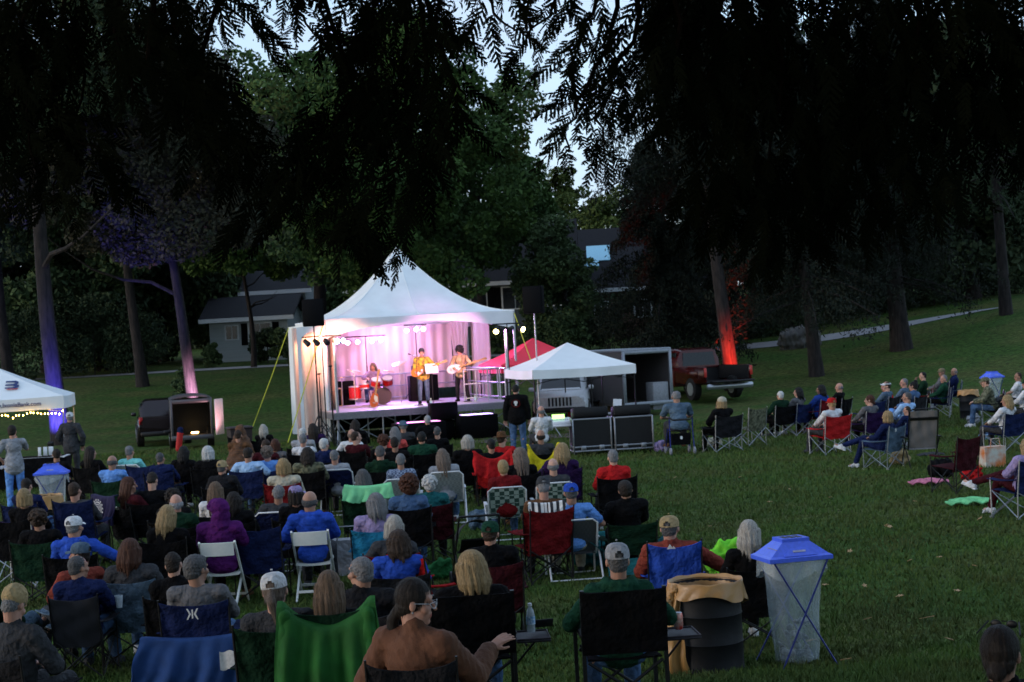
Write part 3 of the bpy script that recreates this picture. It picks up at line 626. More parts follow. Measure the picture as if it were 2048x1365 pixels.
R1=[
# left block, far to near
(119,896,'lap_l',0,'short','dbrown',None,None,'black','long','black','camp','black',B_,'short dark hair in front of the blue lit tree'),
(187,892,'lap_r',0,'xlong','dbrown',None,None,'black','long','black','camp','black',B_,'very long dark brown hair and black top'),
(227,910,'lap',0,'fringe','dgrey',None,None,'lblue','long','dgrey','camp','dgreen',B_,'thinning grey hair and pale blue shirt'),
(264,890,'lap',0,'short','grey',None,None,'aqua','short','denim','lawn',WG,WE,'grey hair and bright aqua tee'),
(329,903,'lap',0,'short','dgrey',None,None,'navy','jacket','dgrey','camp','navy',B_,'dark grey hair and navy jacket'),
(368,891,'lap',0,'wavy','black',None,None,'black','long','black','camp','black',B_,'bushy black hair and black top'),
(421,891,'lap_r',0,'bob','white',None,None,'black','jacket','black','camp','black',B_,'white bobbed hair and black jacket'),
(447,918,'lap',0,'short','dgrey','cap','tan','char','jacket','dgrey','camp','black',B_,'tan cap and charcoal jacket'),
(499,893,'arms',0,'short','dbrown',None,None,'sky','short','denim','camp','navy',B_,'dark hair and light blue tee in navy chair'),
(56,955,'lap',0,'short','dbrown',None,None,'navy','long','denim','camp','navy',B_,'brown hair and navy shirt behind the blonde'),
(55,975,'lap',0,'bob','blonde',None,None,'black','long','black','camp','dpurple',B_,'blonde bob and black top at the left edge'),
(161,961,'lap',0,'short','brown',None,None,'dgrey','long','dgrey','camp','navy',B_,'short brown hair just above a high navy chair'),
(270,952,'lap_r',-35,'xlong','auburn',None,None,'maroon','long','black','camp','black',B_,'long auburn hair turned to the right'),
(303,944,'down',0,'short','dbrown',None,None,'black','long','black','camp','black',B_,'very dark hair bent forward in black'),
(85,1013,'lap',0,'curly','brown',None,None,'black','long','black','camp','dgreen',B_,'brown curls low behind a dark chair'),
(357,985,'lap',0,'fringe','lgrey',None,None,'dgreen','jacket','black','camp','black',B_,'balding white head and dark teal jacket'),
(333,1008,'tilt',0,'long','blonde',None,None,'black','long','black','camp','black',BK,'tousled blonde hair and black sweater'),
(434,962,'lap',0,'xlong','ltbrown',None,None,'white','long','denim','camp','char',B_,'light brown long hair and white top'),
(440,995,'lap_l',0,None,None,'hoodup','purple','purple','jacket','black','resin','white',WHP,'raised purple hood'),
(472,982,'lap_r',0,'wavy','dbrown',None,None,'black','jacket','black','camp','black',B_,'dark wavy hair beside the purple hood'),
(151,1028,'reach',5,'short','grey','cap','white','royal','hood','black','camp','black',B_,'white cap and royal blue hooded jacket'),
(266,1074,'lap',0,'long','auburn',None,None,'dgrey','jacket','denim','camp','bluegrey',BK,'reddish brown hair and grey collar'),
(350,972,'lap',0,'curly','dbrown',None,None,'black','long','black','camp','black',B_,'dark curls behind the balding man'),
(148,1080,'lap_l',45,'short','dbrown','cap','bluegrey','rust','long','dgrey','camp','bluegrey',B_,'slate blue cap turned left and rust shirt'),
(163,1107,'lap_r',0,'short','dgrey',None,None,'navy','jacket','denim','camp',MESHD,BK,'cropped grey hair and navy jacket, front left'),
(356,1098,'lap',5,'short','dbrown',None,None,'black','jacket','black','camp','black',BK,'short dark hair beside the front grey haired man'),
(397,1105,'lap_r',0,'full','dgrey',None,None,'grey','long','denim','camp','navy',BK,'thick grey hair above the navy chair with white mark'),
(24,1170,'down',-20,'short','grey','beanie','tan','dgrey','jacket','dgrey','camp','char',BK,'tan knit hat hunched at the left edge'),
(-22,1130,'legx',-25,'short','brown',None,None,'dgreen','jacket','bluegrey','camp','dgreen',BK,'crossed knees cut off by the left edge'),
# centre block, far rows
(531,848,'lap',0,'long','silver',None,None,'black','long','black','camp','black',B_,'long silver hair nearest the yellow guy rope'),
(606,855,'lap',0,'short','white',None,None,'lgrey','long','dgrey','camp','black',B_,'white hair left of the light stands'),
(608,866,'lap',0,'short','grey',None,None,'white','long','dgrey','camp','black',B_,'grey hair overlapping a white haired head'),
(632,846,'lap',0,'xlong','dbrown',None,None,'dpurple','long','black','camp','black',B_,'long dark hair below the light stands'),
(531,877,'lap',0,'short','brown',None,None,'maroon','long','black','camp','navy',B_,'brown hair directly before the silver haired woman'),
(553,877,'lap',0,'bob','auburn',None,None,'grey','long','dgrey','camp','char',B_,'auburn bob and grey top'),
(537,889,'lap',0,'curly','ash',None,None,'lblue','long','denim','camp','navy',B_,'short ash blonde curls and light blue top'),
(569,915,'lap',0,'bob','blonde',None,None,'cream','long','denim','camp','dred',B_,'blonde hair just above a dark red chair'),
(650,876,'lap_r',0,'full','white',None,None,'navy','hood','black','camp','black',B_,'full white hair and dark blue hooded jacket'),
(617,893,'lap',0,'wavy','dbrown',None,None,'camo','long','black','camp','black',B_,'dark wavy hair and olive patterned top'),
(674,898,'lap',0,'short','grey',None,None,'lgrey','long','dgrey','lawn','navy',WE,'grey hair and pale grey shirt in navy chair'),
(701,857,'lap',0,'fringe','ash',None,None,'white','short','khaki','camp','black',B_,'balding head and bright white shirt'),
(717,861,'lap_r',-20,'short','brown',None,None,'maroon','long','dgrey','camp','black',B_,'brown hair beside the white shirt'),
(712,839,'lap',0,'long','dbrown',None,None,'black','long','black','camp','black',B_,'long brown hair close to the stage corner'),
(789,853,'lap_l',0,'long','grey',None,None,'coral','short','dgrey','camp','black',B_,'grey hair and coral red tee'),
(806,841,'lap',0,'short','grey','bucket','bluegrey','dgrey','long','dgrey','camp','black',B_,'slate blue bucket hat'),
(767,866,'lap',0,'curly','auburn',None,None,'black','long','black','camp','black',B_,'auburn curls left of the coral tee'),
(793,872,'lap',0,'short','dbrown',None,None,'black','long','black','camp','black',B_,'dark hair in front of the coral tee'),
(852,830,'lap',0,'short','lgrey',None,None,'black','jacket','black','camp','black',B_,'light grey hair in front of the stage monitor'),
(843,862,'lap',0,'short','black',None,None,'forest','jacket','dgrey','camp','black',B_,'black hair and forest green jacket'),
(874,852,'lap',0,'short','dgrey',None,None,'black','long','black','camp','black',B_,'dark grey hair low before the sub speakers'),
(933,869,'lap',0,'bob','silver',None,None,'black','long','black','camp','black',B_,'silver blonde crown over a wide black chair'),
(760,890,'lap',0,'short','dgrey',None,None,'dgreen','hood','dgrey','camp','black',B_,'dark grey hair and green collar'),
(801,905,'lap',0,'short','grey',None,None,'plaid','long','dgrey','lawn',WG,WE,'grey hair and blue plaid shirt'),
(888,896,'lap',0,'xlong','ash',None,None,'lgrey','long','denim','lawn',WG,WE,'very long ash hair and pale grey top'),
# centre block, middle rows
(554,968,'lap',0,'short','grey',None,None,'dgrey','long','dgrey','lawn','navy',WE,'grey hair low behind a wide navy chair'),
(594,967,'lap_r',0,'bob','dbrown','cap','lav','black','long','black','camp','black',B_,'pale tie dye cap beside the bald man'),
(621,979,'lap',0,'fringe','dgrey',None,None,'royal','hood','dgrey','resin','white',WHP,'bald crown and bright blue hoodie'),
(726,937,'lap',0,'long','dgrey',None,None,'black','long','black','camp','dgreen',B_,'long dark hair above a pale green hoodie'),
(814,946,'lap_l',0,'afro','auburn',None,None,'denim','jacket','denim','camp','black',B_,'big auburn curls and denim jacket'),
(858,946,'lap',0,'curly','white',None,None,'teal','jacket','black','camp','maroon',B_,'white curls and teal jacket'),
(750,984,'lap_l',0,'long','grey',None,None,'lav','long','denim','camp','turq',B_,'smooth grey hair in turquoise chair'),
(782,1028,'lap',0,'bob','silver',None,None,'dgrey','long','denim','camp','dred',B_,'rounded silver bob in red chair'),
(794,1056,'lap_l',0,'wavy','brown',None,None,'royal','long','denim','camp','char',BK,'brown layered hair and royal blue top'),
(978,1036,'lap',0,'short','brown','cap','forest','black','jacket','black','camp','maroon',B_,'dark green cap and black jacket'),
(980,876,'lap',0,'short','black',None,None,'black','long','black','camp','red',B_,'black hair beside the brimmed hat'),
(1002,862,'lap_r',0,'short','brown','brim','brown','red','long','dgrey','camp','red',B_,'brown brimmed hat'),
(1036,894,'lap_l',0,'xlong','ash',None,None,'black','long','black','camp','black',B_,'streaked long blonde hair and black top'),
(1008,918,'lap',0,'full','blonde',None,None,'dred','jacket','denim','lawn',CW,WE,'short blonde curls and dark red jacket'),
(1116,885,'lap',0,'long','blonde',None,None,'dpurple','long','black','camp','dpurple',B_,'blonde hair above a dark purple chair'),
(1103,915,'lap',0,'fringe','grey',None,None,'dgrey','long','dgrey','lawn',CW,WE,'bald crown in the checkered lawn chair'),
(1079,858,'lap',0,'fringe','dbrown',None,None,'dgrey','long','black','camp','black',B_,'balding brown head right of the standing man'),
(1084,952,'phone',0,'short','grey','cap','dgrey','brown','long','dgrey','camp','dred',B_,'dark grey cap above a striped towel'),
(1138,962,'arms',0,'short','dgrey','bcap','royal','lblue','short','cream','lawn',WD,WE,'royal blue cap and light blue tee'),
(1222,897,'lap',0,'short','grey',None,None,'red','jacket','dgrey','camp','black',B_,'grey hair and bright red jacket'),
(1250,958,'lap',0,'full','dbrown',None,None,'black','jacket','black','camp','dgreen',B_,'dark hair and black sweater by the open lawn'),
(1336,1027,'reach',-4,'short','dgrey','bcap','tan','rust','jacket','dgrey','camp','royal',B_,'tan cap and rust sweater'),
(1228,1077,'arms',0,'short','dgrey','bcap','lgrey','forest','hood','denim','director','black',BK,'pale grey cap with open strap and green hoodie'),
(1492,1037,'lap_r',0,'long','silver',None,None,'black','long','black','camp','black',B_,'silver blonde hair behind the recycling bin'),
(937,1096,'lap_l',0,'long','blonde',None,None,'black','jacket','denim','director','black',BK,'wavy blonde hair and black jacket in the front row'),
(658,1139,'lap',0,'xlong','ltbrown',None,None,'black','long','black','camp','dgreen',BK,'straight brown hair above the green jacket'),
(721,1107,'lap_l',0,'short','grey',None,None,'char','jacket','dgrey','camp',MESHD,BK,'cropped silver grey hair in the mesh chair'),
(562,1133,'lap',0,'pony','ash','bcap','white','dgrey','long','denim','camp','dgreen',BK,'white cap and ponytail'),
# right group
(1354,782,'fwd',-20,'short','grey',None,None,'bluegrey','short','dgrey',None,None,None,'grey tee seated on the blue rollator'),
(1440,794,'chin',0,'bob','blonde','beanie','cream','black','jacket','black','camp','char',SV,'cream hat and black jacket'),
(1554,782,'lap',-10,'short','white',None,None,'dgreen','jacket','black','camp','black',SV,'snow white hair and dark green jacket'),
(1588,775,'lap_l',0,'wavy','black',None,None,'grey','long','black','camp','navy',SV,'black hair and grey sweater'),
(1633,770,'lap_l',0,'wavy','black',None,None,'blue','jacket','black','camp','dred',SV,'black hair and blue lettered jacket'),
(1670,766,'lap_l',0,'fringe','grey',None,None,'black','long','black','camp','black',SV,'balding head and orange collar'),
(1655,794,'lap',0,'short','blonde','cap','red','white','long','dgrey','camp','red',SV,'red cap in the bright red chair'),
(1731,790,'lap_l',0,'bun','auburn',None,None,'grey','long','black','camp','dpurple',SV,'auburn bun in the dark purple chair'),
(1762,822,'legx',26,'bob','blonde',None,None,'navy','long','navy','camp','bluegrey',SV,'blonde bob and crossed legs in white shoes'),
(1807,812,'lap_l',0,'short','brown',None,None,'navy','long','denim',None,None,None,'navy shirt sitting low beside the tall grey chair'),
(1805,784,'lap_l',0,'short','dgrey',None,None,'sky','long','dgrey','camp','char',SV,'dark grey hair and pale sky blue shirt'),
(1764,762,'lap_l',0,'short','brown','visor','white','bluegrey','long','black','camp','char',SV,'white visor'),
(1778,765,'fwd',0,'short','auburn',None,None,'red','jacket','black','camp','char',SV,'auburn hair and red fleece'),
(1799,757,'lap_l',0,'short','grey',None,None,'bluegrey','long','black','camp','navy',SV,'grey hair between the red fleece and denim jacket'),
(1816,760,'lap',0,'topbun','black',None,None,'denim','jacket','lblue','camp','char',SV,'black topknot and denim jacket'),
(1842,744,'chin',0,'short','black',None,None,'dgreen','long','black','camp','dred',SV,'black hair and hand at the chin'),
(1875,736,'lap_l',0,'short','ash','cap','khaki','grey','long','dgrey','camp','char',SV,'khaki cap at the back of the far group'),
(1879,750,'lap_l',0,'short','grey',None,None,'forest','jacket','black','camp','navy',SV,'grey hair and forest green coat'),
(1900,736,'lap_l',0,'fringe','grey',None,None,'navy','jacket','navy','camp','bluegrey',SV,'bald head and navy coat by the bin'),
(1980,753,'fwd',20,'short','brown','cap','camo','camo','jacket','denim','camp','black',SV,'camouflage cap and jacket'),
(2027,745,'lap_l',0,'short','brown',None,None,'white','short','dgrey','camp','char',SV,'brown hair and white tee at the right edge'),
(2044,757,'lap_l',0,'short','brown','cap','dgreen','white','long','dgrey','camp','olive',SV,'dark green cap and white shirt'),
(2004,790,'lap_l',0,'long','blonde',None,None,'white','long','dgrey','camp','navy',SV,'blonde hair above the red and navy chair'),
(2040,876,'legx',10,'long','blonde',None,None,'lav','jacket','maroon','camp','navy',SV,'blonde hair and lavender jacket at the right edge'),
(1980,1240,'lap_r',0,'bun','dbrown',None,None,'black','jacket','black','camp','black',BK,'sunglasses on brown hair in the bottom corner'),
]
REF={}
right=0
for r in R1:
    kw={}
    if 'grey tee seated' in r[-1]: right=1
    if right and 'corner' not in r[-1]: kw=dict(cs=1.25,sx=1.12)
    if r[-1].startswith('cropped'): kw=dict(cs=.8)
    if 'high navy' in r[-1]: kw=dict(zs=1.1)
    if 'bottom corner' in r[-1]: kw=dict(zs=.98)
    if r[-1].startswith('tan cap and rust'): kw=dict(sx=1.12,zs=1.1,cs=.85)
    if 'grey tee seated' in r[-1]: kw=dict(sx=1.25,sz=1.04,hoff=.14)
    if r[-1].startswith('navy shirt sitting'): kw=dict(sz=.8,hoff=-.1)
    if 'bald crown and' in r[-1] or 'light blue tee' in r[-1] and 'royal' in r[-1]: kw=dict(sx=1.1)
    if 'open lawn' in r[-1]: kw=dict(zs=1.1)
    if r[-1].startswith('white cap and pony'): kw=dict(sz=.96)
    if r[-1].startswith('straight brown hair'): kw=dict(sz=1.0,zs=1.08)
    if len(r)>11 and r[11]=='director': kw=dict(zs=.95,cs=.93)
    if 'tan knit' in r[-1] or 'crossed knees' in r[-1]: kw=dict(sz=.93,sx=.95)
    if 'crossed legs' in r[-1] or 'lavender' in r[-1]: kw['sz']=.88
    if 'royal blue cap' in r[-1]: kw['zs']=.82
    if 'open lawn' in r[-1]: kw['zs']=.72
    if 'zs' not in kw: kw['zs']=[.9,.96,.86,.93,.89][PC[0]%5]
    REF[r[-1]]=A(*r,**kw)
    if 'white shoes' in r[-1]:
        for c in REF[r[-1]][0].children:
            if c.name.startswith('shoe'): c.material_slots[0].material=fab('white')
def ref(k):
    for n in REF:
        if k in n: return REF[n]
# ---------------- hero woman in the brown jacket
pose('hero',lean=4,hyaw=-68,hpitch=-6,twist=-26,lh=(-.14,.26,.66),rh=(.40,.22,.84),rp=(.5,.1,-1),rd=(.75,.35,.5),rnn=(.2,.5,-.8),curl=.3,vox=.006)
SKH=mat('skin_front',(.42,.21,.15),.5,var=.06,bump=.05)
g=place(826,1165,1.27)
HB=person(g,-2,'hero','lowpony','dbrown',None,None,'brown','jacket','dgrey','person in brown jacket turned right with raised hand and low ponytail','people seated on the lawn',sx=.96,sk=0)
BRJ=mat('brown_suede',(.125,.052,.028),.85,var=.3,scale=10,bump=.45,bscale=70)
for c in HB.children:
    if c.name.startswith('jacket'): c.material_slots[0].material=BRJ
p=POSES['hero']
Mx=Matrix.Translation(p['hc'])@p['HR'].to_4x4()
o=ob('earring',MB().ell((.083,-.002,-.04),(.006,.006,.007),n=8,m=5).ell((-.083,-.002,-.04),(.006,.006,.007),n=8,m=5),SILV,HB); o.matrix_local=Mx
o=ob('glasses',MB().tube([(.085,-.0,.01),(.062,.085,.012)],.002,5).tube([(-.085,-.0,.01),(-.062,.09,.012)],.002,5).tube([(.062,.09,.012),(.05,.112,.022),(.02,.115,.02),(.012,.118,.0),(.03,.116,-.014),(.055,.106,-.01),(.062,.09,.012)],.0022,5).tube([(-.062,.09,.012),(-.05,.112,.022),(-.02,.115,.02),(-.012,.118,.0),(-.03,.116,-.014),(-.055,.106,-.01),(-.062,.09,.012)],.0022,5).tube([(.014,.118,.008),(-.014,.118,.008)],.002,5),SILV,HB); o.matrix_local=Mx
HE,_=chair('camp',g,-2,'char',BK,'charcoal camp chair under person in brown jacket with low ponytail',scale=.8,zs=.97)
# sunglasses on the bottom corner head
b,e,r=ref('sunglasses'); p=POSES['lap_r']; Mx=b.matrix_basis@Matrix.Translation(p['hc'])@p['HR'].to_4x4()
o=ob('sunglasses',MB().ell((-.036,.07,.128),(.026,.008,.018)).ell((.036,.07,.128),(.026,.008,.018)).tube([(-.07,.065,.14),(-.098,-.03,.1)],.004,6).tube([(.07,.065,.14),(.098,-.03,.1)],.004,6).tube([(-.012,.074,.14),(.012,.074,.14)],.003,6),BLP); o.matrix_world=Mx
tag(o,'dark sunglasses pushed up on the brown haired head in the corner','sunglasses')
# mark helper: flat small emblem on a backrest (sub-part)
def decal(parent,polys,m,name='logo'):
    M=MB()
    for q in polys: M.prism([(a,b) for a,b,*_ in q],.004,'y')
    return M
def on_back(entry,polys,m,z,y,name='logo'):
    o=ob(name,decal(None,polys,m).flat(name),m,entry[2]['backrest'] if entry[2] else None); o.location=(0,y,z); return o
WHT=mat('white_print',(.62,.62,.62),.8,bump=0)
def tri(x,z,s): return [(x-s,z),(x+s,z),(x,z+s*1.2)]
on_back(ref('tan cap and rust'),[tri(-.06,0,.035),tri(-.02,0,.02)],WHT,.88,-.40)
on_back(ref('in the checkered') if False else ref('white curls'),[tri(0,0,.03)],mat('grey_print',(.2,.2,.2),.8,bump=0),.78,-.385)
K=[[(-.05,-.05),(-.038,-.05),(-.012,-.0),(-.038,.05),(-.05,.05),(-.028,0)],[(.05,-.05),(.038,-.05),(.012,-.0),(.038,.05),(.05,.05),(.028,0)],[(-.006,-.04),(.006,-.04),(.006,.04),(-.006,.04)]]
on_back(ref('thick grey hair'),K,WHT,.82,-.395)
on_back(ref('silver grey hair in the mesh'),[[(-.012,-.012),(.012,-.012),(.012,.02),(-.012,.02)]],WHT,.86,-.385)
on_back(ref('blonde bob and crossed'),[[(-.2,-.03),(-.16,-.01),(-.17,.05),(-.2,.02)]],WHT,.84,-.395)
on_back(ref('black hair and blue'),[[(-.1+i*.03,0),(-.082+i*.03,0),(-.08+i*.03,.03),(-.1+i*.03,.026)] for i in range(7)],WHT,.86,-.4)
# white text strip on light blue tee
# ---------------- draped cloths
def onc0(e,p): return V(e.location)+Euler(e.rotation_euler).to_matrix()@V(p)
def drape(entry,name,m,label,cat,w=.7,front=.15,back=.6,zt=.95,yt=-.35,dip=.07,off=0,side=0,seed=1,th=.012,corner=1.0,scale=1):
    b,e,_=entry
    def f(u,v):
        x=(u-.5)*w; top=zt-dip*math.sin(PI*min(1,max(0,(u-.06)/.88)))**.8*corner
        L_=front+back; s=v*L_
        wav=.028*math.sin(u*19+seed+1.5*v)+.016*math.sin(u*41+seed*2+v*5)
        if s<front: z=top-(front-s); y=yt+.035
        else:
            t=s-front; z=top-t*(1+.1*math.sin(u*7+seed)); y=yt-.03-.06*min(1,t/.3)+wav*min(1,t/.25)
        z+=.0; ex=1+side*(v-.3)
        return (x*ex+off+.01*math.sin(v*9+u*4),y,max(.03,z))
    o=ob(name,auto(MB().sheet(f,44,30,th).mesh(name),70),m,loc=e.location,rot=e.rotation_euler,scale=scale); return tag(o,label,cat)
GJ=mat('green_jacket_cloth',(.016,.12,.02),.85,var=.35,scale=6,bump=.6,bscale=18)
o=drape(ref('straight brown hair'),'jacket',GJ,'bright green jacket draped over the back of a front row chair','jacket',w=.67,back=.95,zt=1.06,dip=.17,side=.1,seed=2,yt=-.36)
b,e,_=ref('straight brown hair')
for s in(-1,1):
    ob('sleeve',remesh(MB().cap((s*.27,-.37,.98),(s*.28,-.42,.65),.05,.055).cap((s*.28,-.42,.65),(s*.27,-.44,.35),.055,.045),.012,2,lump(.003,20,3)),GJ,o)
drape(ref('thick grey hair'),'blanket',mat('blue_blanket',(.014,.05,.175),.9,scale=7,bump=.3),'blue blanket hanging low behind the navy chair with white mark','blanket',w=1.0,front=.02,back=.42,zt=.6,yt=-.36,dip=.03,side=.18,seed=4)
drape(ref('long dark hair above'),'hooded_jacket',mat('pale_green_cloth',(.2,.62,.3),.85,bump=.3,scale=9),'pale green hoodie thrown over a dark chair back','jacket',w=.66,front=.1,back=.2,zt=1.0,yt=-.33,dip=.03,off=.08,side=.2,seed=6,th=.05)
drape(ref('balding brown head'),'yellow_cloth',fab('yellow'),'yellow cloth hanging from the corners of a camp chair back','cloth',w=.62,front=.02,back=.5,zt=1.0,yt=-.35,dip=.3,seed=3)
drape(ref('dark grey cap above'),'striped_towel',checker('striped_cloth',(.6,.6,.6),(.015,.015,.02),1,(26,.001,.001)),'black and white striped towel folded over a red chair back','towel',w=.46,front=.02,back=.14,zt=1.0,yt=-.34,dip=.02,seed=5,th=.02)
drape(ref('long auburn hair turned'),'blanket',mat('navy_print_cloth',(.015,.012,.05),.9,bump=.2),'dark blanket with white round medallion over a chair back','blanket',w=.6,front=.02,back=.4,zt=.98,yt=-.34,dip=.03,off=-.3,seed=8)
b,e,_=ref('long auburn hair turned')
M=MB()
for r0,r1,n in((.085,.1,28),(.055,.066,20),(.02,.035,14)):
    for i in range(n):
        if n==28 or True:
            a0=2*PI*i/n;a1=2*PI*(i+.8)/n; M.prism([(r0*math.cos(a0),r0*math.sin(a0)),(r1*math.cos(a0),r1*math.sin(a0)),(r1*math.cos(a1),r1*math.sin(a1)),(r0*math.cos(a1),r0*math.sin(a1))],.004)
for i in range(14):
    a=2*PI*i/14; M.ell((.125*math.cos(a),0,.125*math.sin(a)),(.014,.003,.014),n=6,m=4)
mo=ob('medallion',M.flat('medallion'),WHT,[x for x in bpy.data.objects if x.get('label')=='dark blanket with white round medallion over a chair back'][0]); mo.location=(-.3,-.47,.79)
drape(ref('black hair beside the brimmed'),'red_jacket',fab('red'),'red jacket spread over the chair beside the brimmed hat','jacket',w=.7,front=.02,back=.4,zt=1.0,yt=-.34,dip=.16,seed=9)
b,e,_=ref('thick grey hair')
o=ob('napkin',auto(MB().sheet(lambda u,v:((u-.5)*.13,.01*math.sin(u*5),-v*.16-.01*math.sin(u*7)),6,6,.004).mesh('napkin'),60),WHT,loc=onc0(e,(.3,-.47,.46)),rot=(0,0,e.rotation_euler.z+.1)); tag(o,'white napkin hanging on the blue blanket','napkin')
o=ob('plastic_cup',MB().lathe([(.028,0),(.04,.12),(.042,.12),(.03,-.0)],n=16,capb=True,capt=False),mat('clear_plastic',(.6,.68,.75),.15,alpha=.55,bump=0),loc=onc0(ref('navy jacket, front left')[1],(.33,.05,.64))); tag(o,'clear plastic cup on the armrest of the front left mesh chair','cup')
# empty chairs
EC=[(295,925,'camp','navy',BK,0,'empty navy camp chair left of the navy jacket','plain'),(1497,814,'camp','camo',SV,0,'empty camouflage camp chair with crossed silver legs','x'),
 (1838,818,'lounge',mat('sand_mesh',(.17,.16,.16),.9,bump=.2,scale=150),BK,-30,'tall sand grey lounge chair near the small navy shirt','y'),
 (1905,870,'camp','maroon',BK,15,'empty maroon chair leaning toward the pink blanket','z'),(860,1100,'camp','red',BK,-50,'bright red empty chair with round white mark','w'),
 (1080,1010,'camp','dred',BK,20,'dark red empty chair left of the blue cap','v'),(1735,800,'camp','navy',BK,0,'navy chair beside the auburn bun','u'),(40,1030,'camp','black',SV,0,'black empty camp chair by the blonde at left','t'),
 (490,830+40,'camp','black',BK,0,'black empty camp chair near the poncho','s'),(520,1045,'camp','navy',BK,0,'navy empty chair between the two white folding chairs','r'),(1262,1010,'camp','black',BK,0,'q','q')]
for px,py,k,fc,mc,yo,lab,_k in EC:
    if lab=='q': continue
    H=1.14 if k=='lounge' else .95
    g=place(px,py,H); chair(k,g,yawto(g,yo),fc,mc,lab)
# teal side wings behind dark sweater
b,e,_=ref('open lawn')
for s in(-1,1):
    ob('side_wing',auto(MB().sheet(lambda u,v:(s*(.3+.2*v),-.2+.3*u,.62-.22*(1-v)+.03*u),4,4,.01).mesh('side_wing')),fab('teal'),e)
ob('lower_panel',auto(MB().sheet(lambda u,v:((u-.5)*.7,-.42-.1*v,.34-.26*v),6,4,.01).mesh('lower_panel')),fab('teal'),e)
# director chair trays, bottle, phone, can
TR=mat('tray_plastic',(.03,.027,.033),.6,bump=.03,spec=.2)
def tray(ent):
    b,e,_=ent
    M=MB().box((.47,.02,.6),(.27,.36,.018),bev=.006); M.tube([(.34,-.15,.615),(.6,-.15,.615),(.6,.2,.615),(.34,.2,.615)],.008,6); 
    ob('side_tray',M,TR,e); ob('tray_brace',MB().tube([(.33,0,.4),(.52,.05,.59)],.009,6),BK,e); return e
e1=tray(ref('wavy blonde hair')); e2=tray(ref('open strap and green'))
def onc(e,p): return V(e.location)+Euler(e.rotation_euler).to_matrix()@V(p)
def bottle(loc,label,col=(.6,.7,.8)):
    r=emp('water_bottle',loc,0,label,'bottle')
    ob('body',MB().lathe([(.028,0),(.032,.01),(.03,.05),(.032,.07),(.032,.13),(.026,.16),(.013,.185),(.0125,.2)],n=16),mat('clear_plastic',(.6,.68,.75),.15,alpha=.55,bump=0),r)
    ob('label_band',MB().lathe([(.0335,.06),(.0335,.12)],n=16,capb=False,capt=False),mat('bottle_label',(.1,.3,.55),.6,col2=(.6,.7,.8),scale=60),r)
    ob('lid',MB().lathe([(.015,.195),(.015,.215)],n=12),WHM,r); return r
bottle(onc(e1,(.43,0,.61)),'half empty water bottle on the black side tray')
o=ob('phone',MB().box((0,0,.035),(.15,.01,.07),rot=(.5,0,.2),bev=.003),BLP,loc=onc(e1,(.53,.12,.615))); tag(o,'dark phone lying propped on the side tray by the bottle','phone')
r=emp('soda_can',onc(e2,(.43,0,.61)),0,'red soda can on the side tray by the trash drum','can')
ob('body',MB().lathe([(.025,0),(.033,.012),(.033,.1),(.027,.118)],n=18),mat('can_red',(.5,.03,.02),.3,metal=.4,col2=(.6,.45,.4),scale=22,bump=0),r); ob('top',MB().lathe([(.027,.117),(.026,.121)],n=18),SILV,r)
# yellow straps on chair crosses
YS=mat('yellow_band',(.3,.26,.02),.7,bump=0)
for e in(e1,e2):
    M=MB()
    for s in(-1,1): M.tube([(s*.17,-.26+s*.012,.225+.0),(s*.11,-.26+s*.012,.27)],.0145,8)
    ob('band',M,YS,e)
def pt0(px,py,d): p=W(px,py,d); return V((p.x,p.y,gz(p.x,p.y)))
